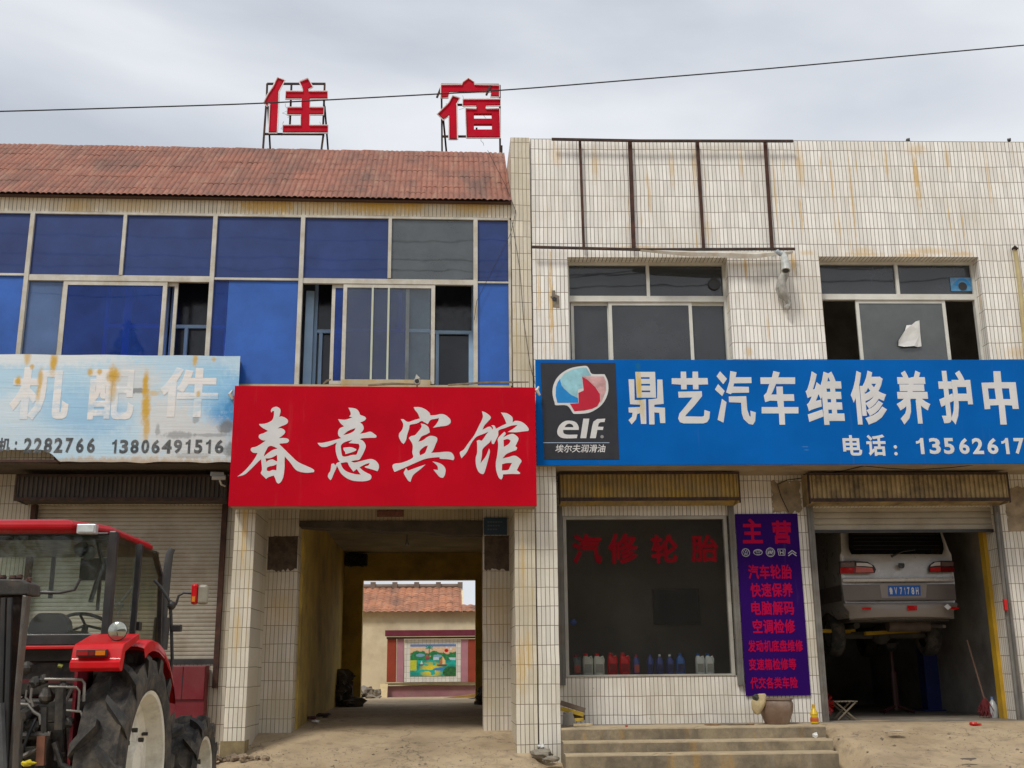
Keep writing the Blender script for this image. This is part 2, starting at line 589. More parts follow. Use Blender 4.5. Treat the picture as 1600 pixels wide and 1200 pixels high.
STEEL = pmat('aluminium_frame', (0.56, 0.54, 0.48), 0.45, 0.0, 0.2, 2.5, dirt=(0.3, 0.22, 0.1), dirt_amt=0.6, dscale=3.5)
WHITEFR = pmat('white_aluminium', (0.66, 0.66, 0.61), 0.4, 0.0, 0.12, 3, dirt=(0.35, 0.32, 0.25), dirt_amt=0.4)
DARKSTEEL = pmat('dark_rusty_steel', (0.035, 0.022, 0.018), 0.8, 0.0, 0.5, 8, dirt=(0.12, 0.045, 0.02), dirt_amt=0.7, dscale=9)
RUST = pmat('rust_brown_steel', (0.07, 0.028, 0.018), 0.85, 0, 0.5, 9, dirt=(0.025, 0.015, 0.012), dirt_amt=0.8, dscale=6)
BLACK = pmat('black_paint', (0.02, 0.02, 0.022), 0.5, 0, 0.3, 4, dirt=(0.09, 0.08, 0.065), dirt_amt=0.4)
RUBBER = pmat('tyre_rubber', (0.034, 0.032, 0.030), 0.85, 0, 0.35, 5, 0.3, 40, dirt=(0.22, 0.18, 0.13), dirt_amt=0.6, dscale=6)
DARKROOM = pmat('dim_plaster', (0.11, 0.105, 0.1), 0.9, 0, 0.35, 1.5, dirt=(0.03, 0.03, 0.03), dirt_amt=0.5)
CABLE = pmat('black_cable', (0.015, 0.015, 0.016), 0.6)
PLASTER = pmat('tan_plaster', (0.36, 0.29, 0.2), 0.85, 0, 0.25, 2, 0.3, 40, dirt=(0.17, 0.13, 0.08), dirt_amt=0.5)
CONC = pmat('concrete', (0.30, 0.265, 0.21), 0.9, 0, 0.3, 2.5, 0.5, 30, dirt=(0.13, 0.11, 0.085), dirt_amt=0.6)

# ------------------------------------------------------------------ ground
def lerp_tab(tab, t):
    if t <= tab[0][0]: return tab[0][1]
    for (a, va), (b, vb) in zip(tab, tab[1:]):
        if t <= b: return va + (vb - va) * (t - a) / (b - a)
    return tab[-1][1]

ST_U0, ST_U1 = 0.262, 3.50                      # the steps, in garage frame metres
X_ST0, X_ST1 = 1.13 + 0.20, 1.13 + 3.45
H_PASS = [(-7, -.32), (-3.5, -.28), (-1.6, -.17), (-.2, .07), (0, .13), (1, .34), (2.5, .42), (7.5, .5), (16, .44)]
H_STEP = [(-7, -.32), (-3.5, -.24), (-1.2, -.12), (-.6, -.08), (0.3, .05), (0.7, .3), (7, .38)]
H_RAMP = [(-7, -.32), (-4.5, -.22), (-2.6, -.07), (-1.4, .03), (-.1, .335), (.15, .39), (.6, .398), (7, .39)]
H_LEFT = [(-7, -.32), (-3.5, -.28), (-1, -.05), (0, .07), (1.2, .12), (7, .2), (16, .44)]
def ground_h(x, y):
    def sm(t): t = max(0, min(1, t)); return t * t * (3 - 2 * t)
    hp, hs, hr, hl = (lerp_tab(t, y) for t in (H_PASS, H_STEP, H_RAMP, H_LEFT))
    edge = X_ST1 + 0.02 + 0.12 * mnoise.noise(Vector((1.3, y * 2.1, 0)))
    h = hl + (hp - hl) * sm((x + 2.75) / 0.3)
    h = h + (hs - h) * sm((x - 1.02) / 0.2)
    h = h + (hr - h) * sm((x - edge) / 0.22)
    near = max(0, 1 - abs(y + 3) / 12)
    h += near * (0.018 * mnoise.noise(Vector((x * 0.8, y * 0.8, 2))) + 0.008 * mnoise.noise(Vector((x * 3.3, y * 3.3, 7))))
    return h

def steps_axis(lo, hi, a, b, fine, n=10):
    out = []
    for i in range(n): out.append(lo + (a - lo) * (1 - (1 - i / n) ** 3))
    k = int((b - a) / fine)
    out += [a + (b - a) * i / k for i in range(k + 1)]
    for i in range(1, n + 1): out.append(b + (hi - b) * (i / n) ** 3)
    return out

gx = steps_axis(-600, 600, -6.5, 8.5, 0.07)
gy = steps_axis(-600, 900, -6.0, 1.6, 0.07)
gy = [y for y in gy if not 1.6 < y < 2.6] + [2.0, 2.5, 4, 6, 7.5, 9, 12, 15, 18, 30, 60]
gy = sorted(set(round(y, 4) for y in gy))
mb = MB()
mb.v = [Vector((x, y, ground_h(x, y))) for y in gy for x in gx]
nx = len(gx)
mb.f = [(j * nx + i, j * nx + i + 1, (j + 1) * nx + i + 1, (j + 1) * nx + i) for j in range(len(gy) - 1) for i in range(nx - 1)]
mb.mi = [0] * len(mb.f)
def ground_mat():
    m, nt, p = base_mat('dusty_concrete_ground')
    co = nd(nt, 'ShaderNodeTexCoord').outputs['Object']
    a = noise_(nt, co, 0.9, 8, 0.65)
    out = mixc(nt, mrange(nt, a, 0.35, 0.65), (0.37, 0.275, 0.165), (0.52, 0.40, 0.255))
    b = noise_(nt, co, 5, 8, 0.72, loc=(3, 5, 1))
    out = mixc(nt, mrange(nt, b, 0.50, 0.68, 0, 0.6), out, (0.17, 0.13, 0.085))
    ol = noise_(nt, co, 0.55, 5, 0.6, loc=(11, 4, 0))
    out = mixc(nt, mrange(nt, ol, 0.55, 0.68, 0, 0.3), out, (0.14, 0.11, 0.08))
    c = noise_(nt, co, 70, 3, 0.7)
    out = mixc(nt, mrange(nt, c, 0.55, 0.75, 0, 0.4), out, (0.42, 0.37, 0.29))
    d = noise_(nt, co, 38, 4, 0.75, loc=(8, 1, 2))
    out = mixc(nt, mrange(nt, d, 0.62, 0.72, 0, 0.7), out, (0.12, 0.1, 0.075))
    # hairline cracks
    v = nd(nt, 'ShaderNodeTexVoronoi', feature='DISTANCE_TO_EDGE')
    v.inputs['Scale'].default_value = 0.7
    wv = nd(nt, 'ShaderNodeVectorMath', operation='ADD')
    nn = nd(nt, 'ShaderNodeTexNoise')
    nn.inputs['Scale'].default_value = 2.5
    nn.inputs['Detail'].default_value = 6
    nt.links.new(co, nn.inputs['Vector'])
    nt.links.new(co, wv.inputs[0])
    nt.links.new(nn.outputs['Color'], wv.inputs[1])
    nt.links.new(wv.outputs[0], v.inputs['Vector'])
    out = mixc(nt, mrange(nt, v.outputs['Distance'], 0.0, 0.009, 0.75, 0), out, (0.09, 0.075, 0.055))
    nt.links.new(out, p.inputs['Base Color'])
    p.inputs['Roughness'].default_value = 0.92
    bn = nd(nt, 'ShaderNodeBump')
    bn.inputs['Strength'].default_value = 0.9
    bn.inputs['Distance'].default_value = 0.025
    nt.links.new(math_(nt, 'ADD', b, math_(nt, 'MULTIPLY', c, 0.4)), bn.inputs['Height'])
    nt.links.new(bn.outputs[0], p.inputs['Normal'])
    return m
GROUND = ground_mat()
single('ground', '', '', mb, GROUND, kind='structure', smooth=True)

# ------------------------------------------------------------------ LEFT BUILDING (guest house)
lt = L.at
inn = Thing('guest_house', 'two storey tiled guest house with a blue glass band, terracotta roof and a central passage', 'building')
XL = -7.4
pier0, pier1 = 0.855, 1.118
Z_HEAD = L.z(474, 336, 0)            # top of the glass band
Z_SILL = L.z(463, 601, 0)
Z_TRAN = L.z(474, 438, 0)
Z_EAVE = L.z(400, 309, -0.1)
T_L = tile_mat('inn_tile', u0=pier0 - 0.003, z0=L.z(835, 830, 0), rust=0.35, grime=0.6, col=(0.56, 0.515, 0.43))
T_BAND = tile_mat('inn_band_tile', u0=0, z0=Z_HEAD, col=(0.74, 0.67, 0.52), rust=0.6, grime=0.5,
                  spots=[(L.u(x, 318, 0), L.z(x, 322, 0), w, 0.16, a) for x, w, a in ((410, .55, .85), (590, .9, .95), (640, .35, .9), (740, .5, .7), (500, .5, .6), (440, .3, .9), (120, .35, .5), (210, .5, .35))])
mb = MB()
mb.box(XL, pier0 - 0.004, 0.0, 0.3, Z_HEAD, Z_EAVE + 0.02)
inn.part('fascia', mb, T_BAND)
# floor slab band behind the shop signs, with its rough soffit
Z_SOF = 3.68
mb = MB()
mb.box(XL, -2.62, 0.03, 1.1, Z_SOF, Z_SILL - 0.06)
mb.box(-2.62, pier0 - 0.004, 0.03, 1.1, Z_SOF, Z_SILL - 0.06)
inn.part('wall', mb, T_L)
mb = MB()
mb.box(XL, pier0 - 0.004, 0.035, 0.98, Z_SOF - 0.015, Z_SOF - 0.003)
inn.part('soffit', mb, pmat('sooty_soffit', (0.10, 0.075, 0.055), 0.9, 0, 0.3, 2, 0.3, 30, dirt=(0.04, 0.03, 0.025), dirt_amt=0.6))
# fire-wall pier between the two buildings
mb = MB()
mb.box(pier0, pier1, -0.03, 1.3, 0.02, 8.262)
inn.part('pier', mb, tile_mat('pier_tile', u0=pier0, z0=L.z(835, 830, 0), rust=0.5, grime=0.75, col=(0.70, 0.65, 0.53),
         spots=[(0.93, 1.15, .12, .5, .45), (1.02, 1.3, .08, .35, .5), (0.96, 2.4, .05, .6, .4)]))
# left outer pillar and plinth
pl0, pl1 = -2.655, -2.40
mb = MB()
mb.box(pl0, pl1, 0.0, 1.0, 0.0, Z_SOF - 0.02)
inn.part('pillar', mb, tile_mat('pillar_tile', u0=pl0, z0=L.z(835, 830, 0), rust=0.5, grime=0.6, col=(0.70, 0.66, 0.56),
         spots=[(pl0 + .13, 2.9, .05, .8, .6), (pl0 + .1, 1.6, .05, .5, .4)]))
SIDE = tile_mat('side_tile', u0=-3.3, z0=L.z(835, 830, 0), bw=1.35, rust=0.1, grime=0.7, col=(0.56, 0.52, 0.44))
mb = MB()
mb.box(pl1 + .0005, pl1 + .004, 0.004, 0.998, L.z(352, 1158, 0) * 0 + .0, Z_SOF - 0.03)
inn.part('side_cladding', mb, SIDE)
mb = MB()
mb.box(pl0 - 0.02, pl1 + 0.012, -0.035, 0.25, -0.05, L.z(352, 1158, 0))
inn.part('plinth', mb, pmat('stained_plinth', (0.26, 0.20, 0.10), 0.85, 0, 0.35, 8, 0.5, 40, dirt=(0.1, 0.08, 0.05), dirt_amt=0.7))
# inner pillars and the tiled beam over the passage
ipl1 = L.u(456, 1120, 1)
ipr0, ipr1 = L.u(755, 1120, 1), pier0
zb = L.z(600, 814, 1.0)
TI = tile_mat('inner_tile', u0=ipl1, z0=L.z(420, 838, 1) - 4 * .2345, rust=0.2, grime=0.8, col=(0.62, 0.57, 0.49), spots=[(ipl1 - .2, 1.9, .3, .4, .25), (ipr0 + .2, 1.8, .3, .7, .3)])
for a, b in ((pl1, ipl1), (ipr0, ipr1)):
    mb = MB()
    mb.box(a, b, 1.0, 1.32, 0.15, Z_SOF - 0.02)
    inn.part('pillar', mb, TI)
    # bare patch where the tiles have fallen off
    rough = MB()
    za, zc_ = L.z(430, 891, 1), L.z(430, 838, 1)
    pts = []
    for t in range(14): pts.append((a + 0.02 + (b - a - 0.03) * t / 13, za + 0.05 * mnoise.noise(Vector((t * .9, a, 1)))))
    for t in range(14): pts.append((b - 0.01 - (b - a - 0.03) * t / 13, zc_ + 0.012 * mnoise.noise(Vector((t * .7, a, 5)))))
    rough.prism(pts, 0.995, 1.002)
    inn.part('bare_patch', rough, pmat('bare_mortar_%d' % (a > -1), (0.075, 0.052, 0.035), 0.95, 0, 0.5, 9, 0.8, 30, dirt=(0.17, 0.13, 0.10), dirt_amt=0.5, dscale=12))
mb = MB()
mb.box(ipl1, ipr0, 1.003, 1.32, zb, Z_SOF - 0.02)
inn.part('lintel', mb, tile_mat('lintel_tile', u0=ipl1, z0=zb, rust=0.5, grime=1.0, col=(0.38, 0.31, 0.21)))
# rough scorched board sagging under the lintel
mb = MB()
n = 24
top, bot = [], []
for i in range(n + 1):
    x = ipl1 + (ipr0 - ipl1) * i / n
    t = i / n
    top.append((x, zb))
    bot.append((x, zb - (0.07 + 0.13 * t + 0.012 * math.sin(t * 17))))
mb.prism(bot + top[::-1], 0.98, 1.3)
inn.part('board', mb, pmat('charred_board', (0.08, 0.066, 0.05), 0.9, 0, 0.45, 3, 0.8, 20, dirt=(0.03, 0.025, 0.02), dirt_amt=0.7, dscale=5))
# passage: side walls, ceiling, back wall with the opening
OLIVE = pmat('olive_plaster', (0.56, 0.40, 0.09), 0.9, 0, 0.3, 1.3, 0.3, 30, dirt=(0.12, 0.09, 0.045), dirt_amt=0.7, dscale=1.5)
YB = 7.5
xw, xr = -1.948, 0.80
zc = 3.296
mb = MB()
mb.box(xw - 0.2, xw, 1.32, YB, 0.1, zc)
inn.part('passage_wall', mb, OLIVE)
mb = MB()
mb.box(xr, xr + 0.2, 1.32, YB, 0.1, zc)
inn.part('passage_wall', mb, OLIVE)
mb = MB()
ox0, ox1, oz = L.u(565, 1000, YB), L.u(743, 1000, YB), L.z(650, 906, YB)
wall_holes(mb, XL, 1.13, 0.1, 7.3, [(ox0, ox1, 0, oz)], YB, YB + 0.24)
inn.part('back_wall', mb, OLIVE)
mb = MB()
mb.box(xw, xr, 1.3, YB, zc, zc + 0.12)
inn.part('ceiling', mb, pmat('grey_ceiling', (0.40, 0.34, 0.24), 0.9, 0, 0.3, 1.5, dirt=(0.1, 0.08, 0.05), dirt_amt=0.5))
# shop wall to the left of the passage, with the opening of the roller shutter
YW = 0.8
sx0, sx1 = L.u(44, 900, YW), L.u(346, 900, YW)
sz0, sz1 = L.z(200, 1032, YW), L.z(200, 789, YW)
mb = MB()
wall_holes(mb, XL, pl0 + 0.01, -0.1, Z_SOF - 0.02, [(sx0, sx1, sz0, sz1)], YW, YW + 0.25)
inn.part('wall', mb, T_L)
mb = MB()                                # close the block: side, back and floor slabs
mb.box(XL - 0.3, XL - 0.01, 0.0, YB, -0.2, Z_EAVE)
mb.box(XL, pier0, 1.32, YB, 3.45, 3.65)
mb.box(XL, pier0, 0.32, YB, 7.32, 7.5)
mb.box(XL, xw - 0.22, 1.9, 2.0, 0.0, 3.4)
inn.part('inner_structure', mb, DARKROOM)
# roller shutter: real horizontal slats
def slat_panel(u0, u1, z0, z1, d, pitch=0.052, depth=0.012):
    mb = MB()
    n = int((z1 - z0) / pitch)
    pitch = (z1 - z0) / n
    prof = [(0, 0), (depth * 0.8, 0.12), (depth, 0.5), (depth * 0.8, 0.86), (0, 1.0)]
    rows = [(d - q, z0 + (i + t) * pitch) for i in range(n) for q, t in prof[:-1]] + [(d, z1)]
    vs = [p for dd, zz in rows for p in ((u0, dd, zz), (u1, dd, zz))]
    mb.add(vs, [(2 * i, 2 * i + 1, 2 * i + 3, 2 * i + 2) for i in range(len(rows) - 1)])
    mb.quad((u0, d + 0.02, z0), (u0, d + 0.02, z1), (u1, d + 0.02, z1), (u1, d + 0.02, z0))
    return mb
SHUT = pmat('cream_slats', (0.40, 0.36, 0.29), 0.55, 0, 0.2, 1.6, dirt=(0.2, 0.15, 0.09), dirt_amt=0.6, dscale=2.5)
sh = inn.part('roller_shutter', slat_panel(sx0, sx1, sz0, sz1, YW + 0.05), SHUT)
mb = MB(); mb.box(sx0 - 0.02, sx1 + 0.03, YW - 0.02, YW + 0.08, sz0 - 0.05, sz0 + 0.012)
inn.part('bottom_bar', mb, BLACK, sh)
for a in (sx0, sx1):
    mb = MB()
    mb.box(a - 0.03, a + 0.035, YW - 0.06, YW + 0.03, sz0 - (0.35 if a == sx1 else 0.05), sz1)
    inn.part('guide_rail', mb, RUST)
def hood(frame, u0, u1, zt, z1, z0, d0, d1, mat, n, thing, dark):
    """ribbed sheet-metal hood over a rolled shutter: vertical ribs and a sloping ribbed underside"""
    mb = MB()
    w = (u1 - u0) / n
    us = []
    for i in range(n):
        us += [(u0 + i * w, d0), (u0 + (i + 0.28) * w, d0), (u0 + (i + 0.38) * w, d0 - 0.018), (u0 + (i + 0.9) * w, d0 - 0.018)]
    us.append((u1, d0))
    vs = []
    for u, d in us: vs += [(u, d, z1), (u, d, zt), (u, d + (d1 - d0) * 0.8, z0)]
    mb.add(vs, [(3 * i, 3 * i + 3, 3 * i + 4, 3 * i + 1) for i in range(len(us) - 1)] + [(3 * i + 2, 3 * i + 5, 3 * i + 3, 3 * i) for i in range(len(us) - 1)])
    mb.box(u0 - 0.02, u0 - 0.001, d0 - 0.02, d1, z0, zt)
    mb.box(u1 + 0.001, u1 + 0.02, d0 - 0.02, d1, z0, zt)
    o = thing.part('shutter_hood', mb, mat)
    mb = MB()
    mb.box(u0 - 0.035, u1 + 0.035, d0 - 0.035, d0 - 0.021, z1 - 0.025, z1 + 0.02)
    mb.box(u0 - 0.035, u1 + 0.035, d0 - 0.035, d0 - 0.021, zt - 0.03, zt)
    mb.box(u0 - 0.04, u0 - 0.021, d0 - 0.03, d0 + 0.01, z0, zt)
    mb.box(u1 + 0.021, u1 + 0.04, d0 - 0.03, d0 + 0.01, z0, zt)
    thing.part('trim', mb, dark, o)
    return o
hood(L, L.u(30, 760, .45), L.u(350, 760, .45), L.z(200, 742, .45), L.z(200, 780, .45), sz1, 0.45, YW, pmat('sooty_ribbed_sheet', (0.055, 0.043, 0.037), 0.7, 0.0, 0.35, 4, dirt=(0.12, 0.09, 0.06), dirt_amt=0.4), 44, inn, DARKSTEEL)

# roof: terracotta corrugated courses between the eave and the ridge
def roof_mesh(x0, x1, ya, za, yb, zb_, period, courses, amp):
    mb = MB()
    k = 6
    n = int((x1 - x0) / period * k)
    nx_ = n + 1
    dirv = Vector((0, yb - ya, zb_ - za))
    nrm = Vector((0, -(zb_ - za), yb - ya)).normalized()
    rows = []
    for c in range(courses):
        for t, lift in ((0.0, amp * 0.2), (1.0, 0.0)):
            rows.append(((c + t) / courses, lift, c))
    for t, lift, c in rows:
        sag = 0
        for i in range(nx_):
            x = x0 + (x1 - x0) * i / n
            jit = 0.006 * mnoise.noise(Vector((x * 1.5, c * 0.7, 0))) + 0.003 * mnoise.noise(Vector((x / period, c * 3.1, 4)))
            w = amp * abs(math.sin(math.pi * x / period)) ** 0.8
            tt = t + (0.10 / courses * mnoise.noise(Vector((x / period * 0.9, c * 5.0, 1))) if t < 1 else 0)
            p = Vector((x, ya, za)) + dirv * tt + nrm * (w + lift + jit)
            mb.v.append(p)
    for j in range(len(rows) - 1):
        for i in range(n):
            mb.f.append((j * nx_ + i, j * nx_ + i + 1, (j + 1) * nx_ + i + 1, (j + 1) * nx_ + i))
    mb.mi = [0] * len(mb.f)
    return mb
def roof_mat(name, per, colA, colB, dark, course):
    m, nt, p = base_mat(name)
    uv = nd(nt, 'ShaderNodeTexCoord').outputs['UV']
    co = nd(nt, 'ShaderNodeTexCoord').outputs['Object']
    b = nd(nt, 'ShaderNodeTexBrick', offset=0.5)
    b.inputs['Scale'].default_value = 1
    b.inputs['Brick Width'].default_value = per
    b.inputs['Row Height'].default_value = course
    b.inputs['Mortar Size'].default_value = 0.001
    b.inputs['Color1'].default_value = c4(colA)
    b.inputs['Color2'].default_value = c4(colB)
    b.inputs['Mortar'].default_value = c4(dark)
    nt.links.new(uv, b.inputs['Vector'])
    a = noise_(nt, co, 1.6, 8, 0.7)
    out = mixc(nt, mrange(nt, a, 0.42, 0.66, 0, 0.75), b.outputs['Color'], dark)
    s = noise_(nt, co, 1.0, 6, 0.7, mscale=(9, 1.2, 1.2), loc=(2, 7, 3))
    out = mixc(nt, mrange(nt, s, 0.5, 0.75, 0, 0.6), out, (0.42, 0.27, 0.19))
    pt = noise_(nt, co, 0.8, 5, 0.6, mscale=(1.6, .7, .7), loc=(5, 5, 2))
    out = mixc(nt, mrange(nt, pt, 0.56, 0.66, 0, 0.6), out, (0.13, 0.085, 0.07))
    h = noise_(nt, co, 14, 5, 0.7, loc=(1, 1, 1))
    out = mixc(nt, mrange(nt, h, 0.58, 0.72, 0, 0.6), out, (0.09, 0.055, 0.045))
    nt.links.new(out, p.inputs['Base Color'])
    p.inputs['Roughness'].default_value = 0.85
    bn = nd(nt, 'ShaderNodeBump')
    bn.inputs['Strength'].default_value = 0.5
    nt.links.new(h, bn.inputs['Height'])
    bn.inputs['Distance'].default_value = 0.01
    nt.links.new(bn.outputs[0], p.inputs['Normal'])
    return m
Y_RIDGE = 1.5
Z_RIDGE = L.z(400, 233, Y_RIDGE)
TERRA = roof_mat('terracotta', 0.075, (0.36, 0.15, 0.10), (0.27, 0.115, 0.08), (0.17, 0.09, 0.07), 0.14)
rf = inn.part('roof', roof_mesh(XL, pier0 - 0.005, -0.13, Z_EAVE, Y_RIDGE, Z_RIDGE, 0.075, 9, 0.019), TERRA)
mb = MB()
for i in range(26):
    x = XL + i * 0.32
    if x > pier0 - 0.3: break
    mb.lathe([(0.035, 0), (0.042, 0.03), (0.034, 0.31), (0.034, 0.32)], (x, Y_RIDGE + 0.03, Z_RIDGE - 0.01 + 0.006 * math.sin(i * 2.1)), 'x', 8)
inn.part('ridge', mb, TERRA, rf)
mb = MB(); mb.prismx([(-0.1, Z_EAVE - 0.004), (0.3, Z_EAVE - 0.004), (2.6, Z_EAVE - 0.004), (Y_RIDGE + 0.04, Z_RIDGE - 0.03)][:4], XL, pier0 - 0.006)
inn.part('roof_core', mb, pmat('roof_underside', (0.09, 0.05, 0.04), 0.9), rf)

# glass band of the upper floor
def through(px, py=438, d=0.0): return L.u(px, py, d)
mul_full = [41, 331, 470, 743]
mul_up = [188, 608]
fw = 0.028
mb = MB()
x_end = L.u(797, 438, 0)
mb.box(XL, x_end, -0.012, 0.045, Z_HEAD - 0.035, Z_HEAD - 0.002)
inn.part('header_rail', mb, STEEL)
mb = MB()
mb.box(XL, through(41) - fw, -0.008, 0.045, Z_TRAN + 0.022, Z_TRAN + 0.052)
mb.box(through(41) + fw, through(331) - fw, -0.008, 0.045, Z_TRAN - 0.04, Z_TRAN + 0.04)
mb.box(through(331) + fw, through(470) - fw, -0.008, 0.045, Z_TRAN - 0.005, Z_TRAN + 0.025)
mb.box(through(470) + fw, through(743) - fw, -0.008, 0.045, Z_TRAN - 0.04, Z_TRAN + 0.03)
mb.box(through(743) + fw, x_end - 0.02, -0.008, 0.045, Z_TRAN - 0.012, Z_TRAN + 0.012)
inn.part('transom', mb, STEEL)
for px in [41, 331, 470, 743]:
    mb = MB(); x = through(px); mb.box(x - fw, x + fw, -0.02, 0.05, Z_SILL, Z_HEAD - 0.036)
    inn.part('mullion', mb, STEEL)
for px in [-110]:
    mb = MB(); x = through(px); mb.box(x - fw, x + fw, -0.02, 0.05, Z_SILL, Z_HEAD - 0.036)
    inn.part('mullion', mb, STEEL)
for px in mul_up:
    mb = MB(); x = through(px); mb.box(x - fw * .8, x + fw * .8, -0.015, 0.045, Z_TRAN + 0.042, Z_HEAD - 0.036)
    inn.part('mullion', mb, STEEL)
mb = MB(); mb.box(x_end - 0.022, x_end + 0.012, -0.015, 0.045, Z_SILL, Z_HEAD - 0.036)
inn.part('mullion', mb, STEEL)
mb = MB(); mb.box(XL, x_end, -0.03, 0.05, Z_SILL - 0.055, Z_SILL - 0.002)
mb.box(through(538), through(674), -0.025, 0.0, Z_SILL + 0.001, Z_SILL + 0.07)
inn.part('sill', mb, pmat('stained_sill', (0.5, 0.42, 0.28), 0.6, 0, 0.25, 2.5, dirt=(0.4, 0.24, 0.03), dirt_amt=0.8, dscale=3))

INFR = pmat('pale_blue_frame', (0.40, 0.60, 0.85), 0.5, 0, 0.15, 3)
GL_UP = glass_mat('dark_blue_glass', (0.05, 0.1, 0.5), 0.2, (0.003, 0.028, 0.165), 0.0, refl=.5)
GL_LOW = glass_mat('blue_board_glass', (0.05, 0.1, 0.5), 0.08, (0.004, 0.085, 0.40), 0.0, refl=.5)
GL_BLUE = glass_mat('blue_see_through_glass', (0.14, 0.36, 0.95), 0.74, (0.004, 0.08, 0.42), 0.0, refl=.6)
GL_PALE = glass_mat('pale_blue_glass', (0.2, 0.4, 0.8), 0.3, (0.05, 0.12, 0.30), 0.2)
GL_GREY = glass_mat('grey_dusty_glass', (0.5, 0.55, 0.6), 0.35, (0.075, 0.09, 0.10), 0.3)
GL_CLEAR = glass_mat('clear_dusty_glass', (0.92, 0.95, 0.97), 0.90, (0.12, 0.15, 0.19), 0.1)
def pane(thing, x0, x1, z0, z1, d, mat, parent=None):
    mb = MB(); mb.box(x0, x1, d, d + 0.006, z0, z1)
    return thing.part('pane', mb, mat, parent)
ups = [-110, 41, 188, 331, 470, 608, 743, 797]
pane(inn, XL, through(-110) - fw, Z_SILL, Z_HEAD, 0.018, GL_UP)
for a, b in zip(ups, ups[1:]):
    m_ = GL_GREY if a == 608 else GL_UP
    pane(inn, through(a) + 0.026, (through(b) - 0.026) if b != 797 else x_end - 0.024, Z_TRAN + 0.03, Z_HEAD - 0.034, 0.018, m_)
pane(inn, through(-110) + fw, through(41) - fw, Z_SILL, Z_TRAN + 0.02, 0.018, GL_LOW)
pane(inn, through(331) + fw, through(357), Z_SILL, Z_TRAN - 0.006, 0.018, GL_BLUE)
pane(inn, through(357) + 0.003, through(470) - fw, Z_SILL, Z_TRAN - 0.006, 0.018, GL_LOW)
pane(inn, through(743) + fw, x_end - 0.024, Z_SILL, Z_TRAN - 0.013, 0.018, GL_LOW)

def sash(thing, x0, x1, z0, z1, d, w, fmat, gmat, name='sliding_sash'):
    mb = MB()
    mb.box(x0, x0 + w, d, d + 0.03, z0, z1)
    mb.box(x1 - w, x1, d, d + 0.03, z0, z1)
    mb.box(x0 + w, x1 - w, d + 0.001, d + 0.029, z1 - w, z1)
    mb.box(x0 + w, x1 - w, d + 0.001, d + 0.029, z0, z0 + w)
    o = thing.part(name, mb, fmat)
    if gmat: pane(thing, x0 + w - 0.002, x1 - w + 0.002, z0 + w, z1 - w, d + 0.012, gmat, o)
    return o
zt1 = Z_TRAN - 0.042
# left sliding window
sash(inn, through(100), through(262), Z_SILL, zt1, 0.0, 0.055, STEEL, GL_BLUE)
pane(inn, through(41) + fw, through(97), Z_SILL, zt1, 0.036, GL_PALE)
sash(inn, through(96) - 0.01, through(278), Z_SILL, zt1, 0.040, 0.045, STEEL, None)
# right sliding window
sash(inn, through(537), through(680), Z_SILL + 0.02, zt1, 0.0, 0.05, STEEL, GL_CLEAR)
sash(inn, through(519), through(640), Z_SILL + 0.02, zt1, 0.036, 0.045, STEEL, GL_BLUE)
mb = MB()
for px in (583, 608): mb.box(through(px) - 0.013, through(px) + 0.013, -0.012, -0.002, Z_SILL + .07, zt1 - .05)
inn.part('glazing_bar', mb, pmat('pale_bar', (.50, .56, .48), .4, 0, .1, 3, dirt=(.5, .4, .05), dirt_amt=.5))
for a_, b_, m_ in ((543, 581, pmat('blue_grey_curtain', (.19, .27, .35), .8, 0, .2, 1.5)), (585, 606, pmat('stained_curtain', (.20, .20, .15), .8, 0, .3, 2, dirt=(.60, .50, .02), dirt_amt=.9, dscale=1.6)), (610, 672, pmat('pale_blue_curtain', (.22, .29, .36), .8, 0, .25, 1.5, dirt=(.07, .1, .2), dirt_amt=.5))):
    mb = MB(); mb.box(through(a_), through(b_), 0.10, 0.106, Z_SILL, zt1); inn.part('curtain', mb, m_)
mb = MB(); zq = L.z(600, 517, .1); mb.box(through(543), through(672), 0.085, 0.098, zq - .02, zq + .025); mb.box(through(623), through(628), 0.085, 0.098, zq + .026, zt1); inn.part('inner_rail', mb, INFR)
# corridor behind: dark wall with pale blue inner window frames
mb = MB()
mb.box(XL, pier0 - 0.01, 1.2, 1.3, Z_SILL - 0.05, 7.3)
inn.part('corridor_wall', mb, pmat('dim_blue_plaster', (0.26, 0.26, 0.30), 0.9, 0, 0.4, 2))
def inner_frame(x0, x1, zb_, zt, zm, mids, d=0.42):
    mb = MB()
    w = 0.045
    mb.box(x0, x0 + w, d, d + .05, zb_, zt)
    mb.box(x1 - w, x1, d, d + .05, zb_, zt)
    mb.box(x0 + w, x1 - w, d + .001, d + .049, zt - w, zt)
    mb.box(x0 + w, x1 - w, d + .001, d + .049, zm - w / 2, zm + w / 2)
    for m_ in mids: mb.box(m_ - w / 2, m_ + w / 2, d + .002, d + .048, zb_, zm - w / 2)
    o = inn.part('inner_frame', mb, INFR)
    mb = MB(); mb.box(x0 + w, x1 - w, d + .06, d + .07, zb_, zt - w)
    inn.part('inner_pane', mb, pmat('dark_inner_glass', (0.02, 0.02, 0.028), 0.15), o)
D_I = 0.42
zm_ = L.z(300, 510, D_I)
for a, b, mids in ((163, 198, []), (198, 262, []), (266, 357, [290]), ):
    inner_frame(L.u(a, 500, D_I), L.u(b, 500, D_I), Z_SILL - 0.1, Z_HEAD - 0.4, zm_, [L.u(m_, 530, D_I) for m_ in mids])
zm2 = L.z(600, 518, D_I)
for a, b, mids in ((490, 560, [500]), (640, 742, [683, 735])):
    inner_frame(L.u(a, 520, D_I), L.u(b, 520, D_I), Z_SILL - 0.1, Z_HEAD - 0.4, zm2, [L.u(m_, 560, D_I) for m_ in mids])
